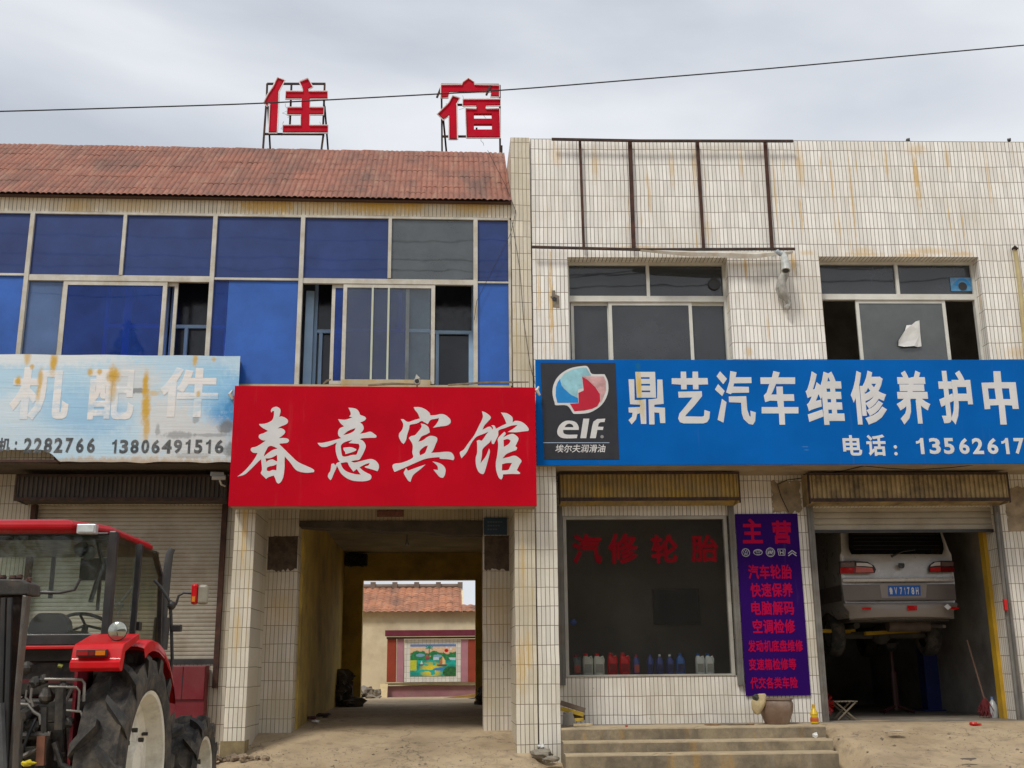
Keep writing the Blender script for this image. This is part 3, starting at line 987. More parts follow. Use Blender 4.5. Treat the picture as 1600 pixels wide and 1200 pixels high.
mb = MB(); mb.box(L.u(476, 520, .3), L.u(489, 520, .3), 0.3, 0.33, Z_SILL - 0.05, zt1)
inn.part('inner_pier', mb, INFR)

# ------------------------------------------------------------------ red hotel sign
RED_D = -0.35
rs = Thing('shop_sign', 'bright red signboard with four white brush characters over the passage', 'sign', L, (L.u(600, 791, RED_D), RED_D, 3.07))
ru0, ru1 = L.u(361.5, 700, RED_D), L.u(837.5, 700, RED_D)
rz0, rz1 = L.z(600, 791, RED_D), L.z(600, 604, RED_D)
def sign_vinyl(name, col, spots=()):
    m, nt, p = base_mat(name)
    uv = nd(nt, 'ShaderNodeTexCoord').outputs['UV']
    a = noise_(nt, uv, 1.1, 5, 0.55)
    out = mixc(nt, mrange(nt, a, 0.3, 0.7), [c * 0.86 for c in col], [min(1, c * 1.1) for c in col])
    b = noise_(nt, uv, 1.0, 6, 0.7, mscale=(7, 0.6, 1))
    out = mixc(nt, mrange(nt, b, 0.6, 0.8, 0, 0.12), out, (0.3, 0.25, 0.2))
    if spots:
        w = mrange(nt, noise_(nt, uv, 14, 4, 0.7, mscale=(2.5, 0.6, 1)), 0.25, 0.75, -0.4, 0.4)
        for s_ in spots:
            out = mixc(nt, math_(nt, 'MULTIPLY', blob(nt, uv, s_[0], s_[1], s_[2], s_[3], w, 0.1), s_[4]), out, s_[5])
    nt.links.new(out, p.inputs['Base Color'])
    p.inputs['Roughness'].default_value = 0.5
    p.inputs['Specular IOR Level'].default_value = 0.04
    bn = nd(nt, 'ShaderNodeBump')
    bn.inputs['Strength'].default_value = 0.25
    bn.inputs['Distance'].default_value = 0.02
    nt.links.new(noise_(nt, uv, 1.2, 3, 0.4, mscale=(2.2, 0.7, 1)), bn.inputs['Height'])
    nt.links.new(bn.outputs[0], p.inputs['Normal'])
    return m
mb = MB(); mb.box(ru0, ru1, RED_D, RED_D + 0.02, rz0, rz1)
rs.part('face', mb, sign_vinyl('red_vinyl', (0.50, 0.0035, 0.016)), bevel=0.004)
mb = MB(); mb.box(ru0 + 0.01, ru1 - 0.01, RED_D + 0.021, -0.035, rz0 + 0.006, rz1 - 0.006)
rs.part('box', mb, PLASTER)
CH = []
CH.append(((370, 620), [
 [(355,145),(368,118),(410,103),(445,120),(456,150),(442,208),(470,205),(515,225),(535,255),(515,285),(460,308),(425,330),(462,328),(495,345),(502,375),(470,408),(438,430),(500,430),(535,440),(545,462),(520,480),(455,487),(442,492),(480,530),(560,608),(640,680),(770,740),(805,765),(803,785),(720,791),(640,775),(600,745),(560,690),(500,622),(497,680),(497,740),(485,830),(460,885),(435,903),(415,890),(400,850),(385,820),(350,830),(325,840),(305,855),(280,830),(250,797),(262,760),(258,700),(253,652),(235,665),(200,700),(140,760),(80,810),(5,831),(60,790),(110,740),(160,680),(200,620),(215,585),(170,582),(145,555),(155,530),(200,520),(250,492),(300,457),(260,450),(230,425),(235,395),(275,380),(325,355),(280,330),(245,305),(230,283),(290,280),(340,262),(370,240),(385,200),(388,150),(372,148),(362,165)],
 [(330,520),(365,512),(425,538),(370,556),(320,590),(282,622),(290,590),(310,550)],
 [(300,642),(355,637),(420,605),(421,670),(405,668),(370,652),(330,662),(306,678)],
 [(312,768),(316,738),(340,726),(385,716),(416,702),(412,766),(372,762),(340,775)]]))
CH.append(((370, 620), [
 [(1162,113),(1215,118),(1250,130),(1275,160),(1285,187),(1330,205),(1348,225),(1330,247),(1285,268),(1310,290),(1322,330),(1305,362),(1283,385),(1340,375),(1390,363),(1430,385),(1455,405),(1447,425),(1380,427),(1310,432),(1280,440),(1320,465),(1343,510),(1330,560),(1300,620),(1275,655),(1230,662),(1190,672),(1225,685),(1290,670),(1350,655),(1400,648),(1445,665),(1475,700),(1480,740),(1465,775),(1420,760),(1340,737),(1337,725),(1370,715),(1385,690),(1340,702),(1278,735),(1310,765),(1350,790),(1390,810),(1403,835),(1385,865),(1320,880),(1230,877),(1170,860),(1120,830),(1080,790),(1055,740),(1042,718),(1035,745),(1010,800),(990,850),(975,868),(950,835),(955,800),(975,770),(985,700),(1010,695),(1025,715),(1045,688),(1075,676),(1060,660),(1040,610),(1030,560),(1030,510),(1042,475),(990,500),(920,523),(870,515),(840,480),(900,478),(1000,455),(1088,430),(1060,405),(1055,370),(1070,330),(1118,308),(1080,275),(1055,233),(1130,238),(1205,215),(1170,205),(1187,182),(1180,150)],
 [(1110,398),(1160,355),(1237,325),(1218,358),(1165,385)],
 [(1086,505),(1130,470),(1205,450),(1165,482),(1270,490),(1278,520),(1260,570),(1245,602),(1200,606),(1140,622),(1100,615),(1088,560)],
 [(1110,530),(1190,525),(1245,545),(1240,560),(1200,578),(1130,598),(1128,575),(1112,552)],
 [(1082,690),(1150,682),(1170,720),(1215,780),(1250,752),(1275,790),(1292,810),(1230,805),(1150,780),(1110,750),(1088,712)]]))
CH.append(((600, 620), [
 [(308,108),(370,108),(430,130),(475,168),(485,192),(540,190),(590,180),(640,190),(690,235),(690,275),(650,300),(580,310),(510,323),(540,290),(565,252),(572,222),(520,232),(483,243),(455,285),(420,265),(390,252),(340,278),(272,292),(262,330),(240,400),(230,450),(205,492),(180,470),(156,420),(160,380),(190,340),(200,285),(175,232),(205,235),(250,262),(320,240),(374,225),(350,170),(325,140)],
 [(383,278),(430,290),(465,320),(477,370),(445,390),(390,415),(358,467),(400,455),(450,420),(490,406),(545,420),(555,450),(535,500),(510,560),(490,583),(560,580),(650,572),(700,580),(725,610),(732,640),(722,660),(660,650),(585,645),(575,630),(500,635),(420,650),(300,700),(200,745),(110,783),(98,760),(88,720),(110,697),(190,685),(298,637),(295,580),(300,520),(290,480),(258,430),(280,410),(320,400),(350,370),(390,315)],
 [(370,590),(375,560),(420,520),(457,507),(442,550),(425,585),(378,610)],
 [(230,743),(250,770),(330,740),(432,705),(390,745),(320,800),(295,830),(275,887),(250,870),(208,800),(215,770)],
 [(505,673),(560,685),(610,710),(640,750),(635,810),(615,845),(580,835),(540,790),(515,758),(562,762),(555,720)]]))
CH.append(((600, 620), [
 [(1020,150),(1060,165),(1105,200),(1110,225),(1080,260),(1045,300),(1026,343),(1100,310),(1133,342),(1135,322),(1118,297),(1150,300),(1167,333),(1230,300),(1275,280),(1260,240),(1240,200),(1218,163),(1280,172),(1325,200),(1340,225),(1340,267),(1370,250),(1430,260),(1480,295),(1507,335),(1502,356),(1440,362),(1370,370),(1288,366),(1350,330),(1392,293),(1330,300),(1260,325),(1195,350),(1190,400),(1165,450),(1145,492),(1125,487),(1118,448),(1095,480),(1060,510),(1025,550),(1020,610),(1005,692),(1060,620),(1095,538),(1102,580),(1075,690),(1045,790),(1020,804),(985,780),(960,720),(955,640),(970,580),(970,490),(965,460),(990,450),(1020,455),(1060,400),(1087,363),(1040,385),(975,410),(940,440),(900,500),(860,580),(808,640),(795,610),(792,575),(830,550),(880,480),(940,400),(990,300),(1020,240),(1030,200)],
 [(1255,363),(1268,385),(1240,422),(1300,395),(1350,388),(1400,430),(1385,480),(1368,515),(1387,530),(1375,555),(1320,575),(1270,600),(1235,642),(1290,630),(1360,613),(1410,640),(1432,670),(1410,710),(1383,765),(1417,790),(1410,804),(1330,803),(1240,808),(1235,840),(1222,863),(1195,840),(1170,770),(1165,690),(1180,600),(1190,500),(1185,440),(1215,400)],
 [(1245,450),(1290,440),(1320,457),(1300,490),(1248,522)],
 [(1230,702),(1280,690),(1332,690),(1312,730),(1292,762),(1228,768)]]))
WHITEV = pmat('white_vinyl', (0.66, 0.66, 0.66), 0.45, 0, 0.08, 2, dirt=(0.45, 0.42, 0.38), dirt_amt=0.3)
for (ox, oy), polys in CH:
    rs.part('character', traced(L, polys, ox, oy, 0.15, RED_D - 0.004), WHITEV)

# ------------------------------------------------------------------ RIGHT BUILDING (repair garage)
gar = Thing('repair_garage', 'white tiled car repair shop with flat parapet, display window and open garage bay', 'building', G)
UR = 9.0
GSOF = 3.655
ZF = 0.405
D2 = 0.2
# window openings, upstairs
w1 = (G.u(888, 480, 0), G.u(1141, 480, 0), 4.6, G.z(1010, 402, 0))
w2 = (G.u(1286, 480, 0), G.u(1538, 480, 0), 4.6, G.z(1400, 401, 0))
def gs(px, py0, py1, wpx, a):      # rust streak measured on the photo's wall
    ym = (py0 + py1) / 2
    return (G.u(px, ym, 0), G.z(px, ym, 0), wpx * 0.0088, (py1 - py0) * 0.0055, a)
streaks = [gs(1432, 225, 330, 7, .75), (gs(1332, 225, 400, 4, .5)), gs(1252, 300, 375, 3, .7), gs(861, 388, 560, 5, .75), gs(842, 408, 500, 4, .6),
           gs(1050, 225, 300, 7, .4), gs(1015, 270, 345, 4, .5), gs(1158, 220, 290, 5, .4), gs(870, 225, 265, 12, .4), gs(1165, 400, 440, 4, .8),
           gs(1240, 388, 435, 6, .7), gs(1450, 385, 400, 60, .45), gs(1170, 540, 560, 8, .5), gs(1590, 540, 562, 30, .35), gs(1262, 390, 400, 20, .4), gs(1000, 383, 391, 60, .5),
           gs(1250, 218, 300, 10, .5), gs(930, 225, 290, 9, .4), gs(1085, 222, 300, 5, .5), gs(1300, 235, 330, 3, .6), gs(1385, 222, 290, 4, .55), gs(1480, 222, 275, 6, .5), gs(1545, 225, 340, 3, .5), gs(1432, 222, 245, 26, .4), gs(1212, 230, 380, 3, .5), gs(1350, 392, 402, 45, .55), gs(1425, 394, 404, 40, .6), gs(1500, 392, 402, 35, .5), gs(1110, 430, 470, 3, .4), gs(1200, 480, 540, 3, .4), gs(1105, 330, 380, 8, .3), gs(1350, 385, 400, 30, .4)]
T_R = tile_mat('garage_tile', u0=G.u(1000, 300, 0), z0=G.z(1000, 331, 0), col=(0.88, 0.865, 0.82), rust=0.75, grime=0.28, spots=streaks)
mb = MB()
wall_holes(mb, 0.0, UR, GSOF, 8.255, [w1, w2], 0.0, 0.24)
gar.part('wall', mb, T_R)
mb = MB()
mb.box(0.0, UR, 0.02, 0.22, 8.256, 8.275)
gar.part('coping', mb, CONC)
mb = MB()
mb.box(0.0, UR, 0.241, 0.85, GSOF + 0.002, GSOF + 0.3)
mb.box(0.29, UR, 0.03, 0.8, GSOF - 0.012, GSOF - 0.002)
gar.part('soffit', mb, PLASTER)
mb = MB()
mb.box(0.0, 0.272, 0.0, 1.0, 0.0, GSOF - 0.001)
gar.part('pillar', mb, tile_mat('garage_pillar_tile', u0=0.003, z0=G.z(850, 830, 0), rust=0.15, grime=0.45, col=(0.76, 0.73, 0.65)))
DW = 0.8
dw0, dw1 = G.u(880, 950, DW), G.u(1146, 950, DW)
dwz0, dwz1 = G.z(1010, 1057, DW), G.z(1010, 806, DW)
go0, go1 = G.u(1279, 980, DW), G.u(1572, 960, DW)
goz1 = G.z(1400, 792, DW)
T_S = tile_mat('shop_tile', u0=0.32, z0=G.z(960, 1088, DW), col=(0.74, 0.71, 0.65), rust=0.2, grime=0.5)
mb = MB()
wall_holes(mb, 0.273, UR, 0.0, GSOF - 0.013, [(dw0, dw1, dwz0, dwz1), (go0, go1, -1, goz1)], DW, DW + 0.3)
gar.part('wall', mb, T_S)
# missing tiles beside and between the hoods
BARE = pmat('bare_mortar', (0.33, 0.26, 0.17), 0.95, 0, 0.5, 6, 0.9, 25, dirt=(0.30, 0.24, 0.17), dirt_amt=0.6, dscale=6)
def ragged(x0, x1, z0, z1, d, thick=0.004, seed=0, n=9):
    rnd = random.Random(seed)
    pts = []
    for i in range(n): pts.append((x0 + (x1 - x0) * i / n, z0 + rnd.uniform(-.03, .03)))
    for i in range(n): pts.append((x1 + rnd.uniform(-.02, .02), z0 + (z1 - z0) * i / n))
    for i in range(n): pts.append((x1 - (x1 - x0) * i / n, z1 + rnd.uniform(-.03, .03)))
    for i in range(n): pts.append((x0 + rnd.uniform(-.02, .02), z1 - (z1 - z0) * i / n))
    m_ = MB(); m_.prism(pts, d - thick, d + 0.001); return m_
gar.part('bare_patch', ragged(G.u(1205, 770, DW), G.u(1250, 770, DW), G.z(1220, 800, DW), G.z(1220, 752, DW), DW, seed=3), BARE)
gar.part('bare_patch', ragged(G.u(1572, 800, DW), G.u(1640, 800, DW), G.z(1590, 832, DW), G.z(1590, 760, DW), DW, seed=5), BARE)
# rooms behind the openings
GREYW = pmat('workshop_plaster', (0.34, 0.31, 0.27), 0.9, 0, 0.3, 1.2, 0.2, 20, dirt=(0.06, 0.055, 0.05), dirt_amt=0.6, dscale=1)
YELLOW = pmat('yellow_paint', (0.50, 0.30, 0.015), 0.55, 0, 0.2, 3, dirt=(0.2, 0.13, 0.03), dirt_amt=0.5)
DB = 7.0
mb = MB()
mb.box(0.0, UR, DB, DB + 0.2, 0, 8.2)
mb.box(0.0, 0.12, 1.1, DB, 0, 8.2)
mb.box(UR - .2, UR, 1.1, DB, 0, 8.2)
mb.box(3.1, 3.25, 1.1, DB, 0, GSOF)
mb.box(go1 + 0.28, go1 + 0.42, 1.1, DB, 0, GSOF)
mb.box(0.0, UR, 0.86, DB, GSOF + 0.003, GSOF + 0.2)
mb.box(0.0, UR, 0.25, DB, 7.3, 7.45)
mb.box(0.0, UR, 3.5, 3.6, GSOF + 0.2, 7.3)
mb.box(3.0, 3.1, 0.25, 3.5, GSOF + 0.2, 7.3)
gar.part('inner_structure', mb, GREYW)
mb = MB(); mb.box(0.273, UR, 0.6, DB, ZF - 0.14, ZF)
gar.part('floor', mb, pmat('oily_floor', (0.27, 0.23, 0.18), 0.7, 0, 0.35, 2, 0.3, 25, dirt=(0.05, 0.045, 0.04), dirt_amt=0.7))
mb = MB(); mb.box(go1 - 0.05, go1 + 0.16, 1.101, 1.24, ZF, goz1)
gar.part('yellow_edge', mb, YELLOW)

def upstairs_window(h, tz, umid, lowers, name):
    """aluminium window: outer frame, transom, upper lights, sliding sashes"""
    u0, u1, z0, z1 = h
    w = 0.045
    zt = tz
    mb = MB()
    mb.box(u0 + .001, u0 + w * .8, D2 - .02, D2 + .05, z0, z1 - .002)
    mb.box(u1 - w * .8, u1 - .001, D2 - .02, D2 + .05, z0, z1 - .002)
    mb.box(u0 + w * .8, u1 - w * .8, D2 - .019, D2 + .05, z1 - w, z1 - .003)
    mb.box(u0 + w * .8, u1 - w * .8, D2 - .022, D2 + .05, zt - .045, zt + .035)
    mb.box(umid - .022, umid + .022, D2 - .018, D2 + .05, zt + .035, z1 - w)
    o = gar.part('window', mb, WHITEFR)
    return o
GL_W = glass_mat('grey_window_glass', (0.35, 0.38, 0.42), 0.42, (0.036, 0.042, 0.05), 0.15)
GL_W2 = glass_mat('pale_window_glass', (0.45, 0.5, 0.5), 0.3, (0.10, 0.11, 0.11), 0.3)
dd = D2
tz1 = G.z(1010, 467, dd)
um1 = G.u(1012, 435, dd)
win1 = upstairs_window(w1, tz1, um1, None, 'w')
pane(gar, w1[0] + .03, um1 - .02, tz1 + .03, w1[3] - .04, dd + .02, GL_W, win1)
pane(gar, um1 + .02, w1[1] - .03, tz1 + .03, w1[3] - .04, dd + .02, GL_W, win1)
zs = tz1 - .047
sash(gar, G.u(893, 520, dd), G.u(955, 520, dd), 4.75, zs, dd + .035, .04, WHITEFR, GL_W)
sash(gar, G.u(952, 520, dd), G.u(1083, 520, dd), 4.75, zs, dd + .0, .045, WHITEFR, GL_W)
sash(gar, G.u(1078, 520, dd), G.u(1140, 520, dd), 4.75, zs, dd + .035, .04, WHITEFR, GL_W)
mb = MB(); mb.lathe([(0.078, 0), (0.085, .01), (0.085, .025), (0.0, .03)], (G.u(1116, 444, dd), dd - .012, G.z(1116, 444, dd)), 'y', 24)
gar.part('vent_hole', mb, BLACK, win1)
tz2 = G.z(1400, 464, dd)
um2 = G.u(1401, 435, dd)
win2 = upstairs_window(w2, tz2, um2, None, 'w')
pane(gar, w2[0] + .03, um2 - .02, tz2 + .03, w2[3] - .04, dd + .02, GL_W, win2)
pane(gar, um2 + .02, w2[1] - .03, tz2 + .03, w2[3] - .04, dd + .02, GL_W, win2)
zs = tz2 - .047
s2 = sash(gar, G.u(1341, 520, dd), G.u(1482, 520, dd), 4.75, zs, dd + .0, .045, WHITEFR, GL_W2)
sash(gar, G.u(1403, 520, dd), G.u(1478, 520, dd), 4.75, zs, dd + .035, .045, WHITEFR, GL_W)
# blue card with a round opening taped inside the upper light
u_, z_ = G.u(1503, 444, dd), G.z(1503, 444, dd)
mb = MB(); mb.box(u_ - .155, u_ + .145, dd + .008, dd + .016, z_ - .1, z_ + .1)
card = gar.part('blue_card', mb, pmat('blue_card', (0.05, 0.22, 0.42), 0.5, 0, 0.5, 6, dirt=(0.4, 0.45, 0.5), dirt_amt=0.6, dscale=8))
mb = MB()
ring = [(0.055 + 0.0 * k, 0) for k in range(1)]
vs = []
for k in range(17):
    a = math.pi * k / 16
    vs.append((u_ + .01 + .10 * math.cos(a), z_ - .01 + .10 * math.sin(a)))
for k in range(16, -1, -1):
    a = math.pi * k / 16
    vs.append((u_ + .01 + .07 * math.cos(a), z_ - .01 + .07 * math.sin(a)))
mb.prism(vs, dd + .003, dd + .0075)
gar.part('arc', mb, pmat('bright_blue', (0.0, 0.25, 0.65), 0.4), card)
mb = MB(); mb.lathe([(0.0, 0), (0.06, .001), (0.06, .004)], (u_ + .01, dd + .002, z_ - .03), 'y', 20)
gar.part('hole', mb, BLACK, card)

# hoods, guide rails, roller door, display window
HOODM = pmat('rusty_ribbed_sheet', (0.30, 0.22, 0.10), 0.7, 0.0, 0.35, 5, dirt=(0.44, 0.27, 0.012), dirt_amt=0.9, dscale=3.2)
hood(G, G.u(878, 760, .45), G.u(1151, 760, .45), G.z(1010, 738, .45), G.z(1010, 780, .45), G.z(1010, 792, DW), .45, DW, HOODM, 42, gar, DARKSTEEL)
HOODM2 = pmat('sooty_rusty_sheet', (0.34, 0.25, 0.12), 0.7, 0.0, 0.4, 5, dirt=(0.035, 0.028, 0.02), dirt_amt=0.85, dscale=3.6)
hood(G, G.u(1267, 760, .45), G.u(1571, 760, .45), G.z(1400, 739, .45), G.z(1400, 781, .45), G.z(1400, 792, DW), .45, DW, HOODM2, 42, gar, DARKSTEEL)
gz0 = G.z(1400, 829, DW + .1)
door = gar.part('roller_door', slat_panel(go0 - .02, go1 + .02, gz0, goz1 + .03, DW + .1, .085, .016), pmat('beige_slats', (0.38, 0.34, 0.27), 0.55, 0, 0.2, 2, dirt=(0.2, 0.16, 0.1), dirt_amt=0.5))
mb = MB(); mb.box(go0, go1, DW + .07, DW + .12, gz0 - .03, gz0 + .01)
gar.part('bottom_bar', mb, BLACK, door)
RAIL = pmat('grey_rail', (0.17, 0.165, 0.15), 0.6, 0.2, 0.3, 5, dirt=(0.10, 0.06, 0.035), dirt_amt=0.6)
for u, zb_ in ((go0, ZF - .02), (go1 + .03, ZF - .1), (G.u(878, 950, DW - .05), dwz0 - .1), (G.u(1152, 950, DW - .05), dwz0 - .12)):
    mb = MB(); mb.box(u - .045, u + .03, DW - .06, DW - .002, zb_, goz1 + .02)
    mb.box(u - .01, u + .004, DW - .066, DW - .061, zb_ + .01, goz1)
    gar.part('guide_rail', mb, RAIL)
# display window
f0, f1 = G.u(882, 950, DW), G.u(1143, 950, DW)
mb = MB()
w = .045
mb.box(f0, f0 + w, DW - .01, DW + .09, dwz0 + .002, dwz1 - .002)
mb.box(f1 - w, f1, DW - .01, DW + .09, dwz0 + .002, dwz1 - .002)
mb.box(f0 + w, f1 - w, DW - .009, DW + .09, dwz1 - w, dwz1 - .003)
mb.box(f0 + w, f1 - w, DW - .009, DW + .09, dwz0 + .003, dwz0 + w * .6)
dwin = gar.part('display_window', mb, pmat('dull_window_frame', (0.36, 0.35, 0.31), 0.5, 0, 0.2, 3, dirt=(0.15, 0.11, 0.07), dirt_amt=0.5))
mb = MB(); mb.box(f0, dw0 + .001, DW - .03, DW - .012, dwz0, dwz1); 
GL_D = glass_mat('shop_glass', (0.95, 0.95, 0.93), 0.92, (0.07, 0.066, 0.056), 0.0, 0.06)
pane(gar, f0 + w, f1 - w, dwz0 + w * .6, dwz1 - w, DW + .04, GL_D, dwin)
REDL = pmat('red_window_lettering', (0.21, 0.002, 0.008), 0.6, 0, 0.25, 4, spec=.1)
for ch, bb, in (('汽', (893, 834, 941, 881)), ('修', (949, 833, 998, 881)), ('轮', (1016, 835, 1061, 880)), ('胎', (1078, 835, 1124, 879))):
    gar.part('character', text_px(G, ch, *bb, DW + .034, bold=0.032), REDL, dwin)
# shelf inside the window, wall board and the switch box
mb = MB(); mb.box(f0 + w, f1 - w, DW + .11, DW + .5, dwz0 - .03, dwz0 + .012)
gar.part('display_shelf', mb, GREYW)
bu0, bu1 = G.u(1024, 950, 3), G.u(1090, 950, 3)
NB = Thing('notice_board', 'dark framed notice board hanging on the wall inside the shop window', 'board', G, (bu0, 3.0, G.z(1050, 972, 3)))
mb = MB(); mb.box(bu0, bu1, 3.0, 3.03, G.z(1050, 972, 3), G.z(1050, 923, 3)); NB.part('panel', mb, pmat('navy_board', (0.03, 0.035, 0.05), .5))
mb = MB()
a, b, c, e = bu0, bu1, G.z(1050, 972, 3), G.z(1050, 923, 3)
mb.box(a - .03, a, 2.98, 3.04, c - .03, e + .03); mb.box(b, b + .03, 2.98, 3.04, c - .03, e + .03); mb.box(a, b, 2.98, 3.04, c - .03, c); mb.box(a, b, 2.98, 3.04, e, e + .03)
NB.part('frame', mb, BLACK)
mb = MB(); mb.box(.13, 3.09, 3.05, 3.15, ZF, GSOF); gar.part('shop_back_wall', mb, pmat('shop_dark_wall', (0.24, 0.22, 0.19), .9, 0, .3, 1))

# ------------------------------------------------------------------ blue sign
BD = -0.14
bz0, bz1 = G.z(1200, 726, BD), G.z(1200, 562, BD)
bu0, bu1 = G.u(837.5, 640, BD), 7.6
bs = Thing('shop_sign', 'long bright blue signboard with white characters, oil brand panel and phone number', 'sign', G, (bu0, BD, bz0))
mb = MB(); mb.box(bu0, bu1, BD, BD + .02, bz0, bz1)
gsp = lambda px, py, ru, rz, a, c: (G.u(px, py, BD), G.z(px, py, BD), ru, rz, a, c)
bs.part('face', mb, sign_vinyl('blue_vinyl', (0.0025, 0.115, 0.44), [gsp(997, 572, .05, .08, .6, (0.02, 0.15, 0.2)), gsp(1260, 703, .05, .012, .5, (.1, .25, .5)), gsp(1257, 698, .07, .01, .4, (.15, .3, .5))]), bevel=.004)
mb = MB(); mb.box(bu0 + .01, bu1 - .01, BD + .021, -.003, bz0 + .006, bz1 - .006)
bs.part('box', mb, PLASTER)
YST = sign_vinyl('white_vinyl_rust', (0.66, 0.66, 0.65), [gsp(998, 605, .055, .42, .9, (0.62, 0.42, 0.05)), gsp(1004, 640, .05, .22, .5, (0.55, 0.42, 0.15))])
DING = [[(60,113),(105,113),(108,275),(150,275),(196,268),(200,462),(158,462),(150,378),(128,385),(120,425),(85,466),(60,432),(88,405),(92,375),(62,372),(60,333),(150,330),(152,312),(72,308)],
        [(285,115),(325,115),(335,305),(262,312),(262,330),(345,335),(348,455),(308,455),(300,375),(262,372),(264,466),(222,466),(216,270),(245,268),(284,262)],
        [(113,55),(268,55),(276,257),(125,257)], [(158,97),(225,97),(225,110),(158,110)], [(160,149),(228,149),(228,163),(160,163)], [(163,201),(230,201),(230,214),(163,214)]]
bs.part('character', traced(G, DING, 970, 570, .2, BD - .004, smooth=False), YST)
YI = [[(397,105),(468,105),(468,53),(510,53),(512,105),(560,103),(560,53),(603,53),(605,103),(678,103),(682,153),(607,155),(607,192),(565,192),(563,155),(515,155),(515,192),(472,192),(470,155),(398,150)],
      [(448,210),(633,206),(635,245),(575,320),(515,385),(502,402),(635,405),(650,398),(654,352),(697,366),(692,420),(675,448),(645,458),(490,458),(462,448),(448,420),(458,380),(500,330),(560,255),(452,257)]]
bs.part('character', traced(G, YI, 970, 570, .2, BD - .004, smooth=False), WHITEV)
QI = [[(775,50),(830,110),(800,152),(748,90)], [(760,150),(812,205),(792,245),(735,193)], [(790,265),(826,292),(802,452),(756,430)],
      [(855,48),(905,58),(897,97),(1020,97),(1022,143),(885,145),(880,170),(1000,172),(1002,217),(868,220),(858,230),(822,216),(848,130)],
      [(843,247),(980,245),(988,350),(1005,400),(1015,405),(1012,358),(1055,372),(1050,440),(1032,468),(1000,462),(960,425),(945,380),(940,296),(845,292)]]
bs.part('character', traced(G, QI, 970, 570, .2, BD - .004, smooth=False), WHITEV)
CHE = [[(1090,98),(1180,98),(1192,48),(1242,60),(1230,98),(1362,98),(1362,150),(1212,150),(1185,215),(1175,232),(1218,232),(1215,170),(1265,170),(1268,230),(1352,230),(1356,282),(1272,282),(1275,330),(1388,330),(1388,380),(1280,380),(1284,468),(1240,468),(1235,380),(1100,380),(1100,330),(1228,330),(1222,282),(1165,280),(1128,292),(1117,240),(1140,215),(1160,150),(1092,150)]]
bs.part('character', traced(G, CHE, 970, 570, .2, BD - .004, smooth=False), WHITEV)
for ch, bb in (('维', (1256, 580, 1320.6, 664)), ('修', (1325.6, 579, 1389, 663.6)), ('养', (1395.6, 579, 1457, 663.6)), ('护', (1462.4, 579, 1524, 663.6))):
    bs.part('character', text_px(G, ch, *bb, BD - .004, bold=0.034), WHITEV)
ZHONG = [[(1360,50),(1416,50),(1424,136),(1535,136),(1560,345),(1512,345),(1507,318),(1450,315),(1466,467),(1416,467),(1402,315),(1335,318),(1337,345),(1293,348),(1267,140),(1365,137)],
         [(1318,184),(1370,184),(1381,268),(1328,268)], [(1427,184),(1483,184),(1493,268),(1438,268)]]
bs.part('character', traced(G, ZHONG, 1280, 570, .2, BD - .004, smooth=False), WHITEV)
for ch, bb in (('电', (1315.6, 680, 1348, 712)), ('话', (1352.4, 679, 1385.6, 712.4))):
    bs.part('character', text_px(G, ch, *bb, BD - .004, bold=0.03), WHITEV)
bs.part('character', text_px(G, ':', 1396, 695.6, 1403, 711.8, BD - .004, bold=0.03), WHITEV)
for ch, a, b in (('1', 752, 825), ('3', 853, 955), ('5', 965, 1062), ('6', 1085, 1180), ('2', 1188, 1290), ('6', 1305, 1405), ('1', 1418, 1490), ('7', 1515, 1612)):
    bs.part('digit', text_px(G, ch, 1280 + a * .2, 684.4, 1280 + b * .2, 709.6, BD - .004, bold=0.032), WHITEV)
# oil brand panel
PD = BD - .003
def qpx(fr, pts, d): return [fr.at(x, y, d) for x, y in pts]
mb = MB(); mb.prism(qpx(G, [(844.5, 567), (961.5, 567), (967.5, 717.5), (850.5, 717.5)], PD), PD - .003, BD - .0005)
pan = bs.part('brand_panel', mb, pmat('charcoal_vinyl', (0.018, 0.018, 0.024), 0.4, 0, 0.15, 2))
E1 = 130 / 975
def tl(polys, d, n=4, smooth=True): return traced(G, polys, 840, 560, E1, d, smooth=smooth, n=n)
SW = [(535,88),(580,92),(605,125),(640,182),(770,185),(795,205),(825,280),(828,380),(800,470),(750,545),(680,600),(590,640),(440,650),(410,635),(345,553),(215,548),(200,520),(178,440),(175,370),(190,300),(230,225),(300,160),(400,110)]
bs.part('emblem_edge', tl([SW], PD - .006), WHITEV, pan)
bs.part('emblem_pale', tl([[(262,240),(320,175),(420,125),(530,108),(572,108),(628,200),(520,212),(530,345),(470,360),(470,420),(474,470),(380,420),(310,350),(275,300)]], PD - .008, smooth=False), pmat('pale_cyan', (0.30, 0.58, 0.66), .4, 0, .35, 5), pan)
bs.part('emblem_blue', tl([[(262,240),(278,310),(310,355),(390,425),(474,465),(478,520),(232,520),(212,440),(215,340),(235,280)]], PD - .008, smooth=False), pmat('emblem_blue', (0.0, 0.23, 0.62), .4, 0, .2, 5), pan)
bs.part('emblem_red', tl([[(522,212),(590,255),(680,340),(730,420),(733,500),(700,560),(640,590),(545,610),(432,620),(378,530),(482,525),(478,405),(540,375)]], PD - .008, smooth=False), pmat('emblem_red', (0.5, 0.0, 0.025), .4, 0, .15, 5), pan)
bs.part('emblem_pink', tl([[(530,212),(775,212),(800,270),(800,380),(760,480),(735,520),(735,430),(690,345),(600,262)]], PD - .0085, smooth=False), pmat('pink_fade', (0.62, 0.36, 0.36), .4, 0, .4, 7), pan)
bs.part('letter', tl([[(482,838),(480,800),(450,750),(390,730),(320,735),(260,780),(232,840),(235,890),(270,925),(330,937),(460,935),(468,893),(350,893),(305,875),(300,838)], [(315,806),(340,775),(375,765),(410,780),(420,806)]], PD - .006), WHITEV, pan)
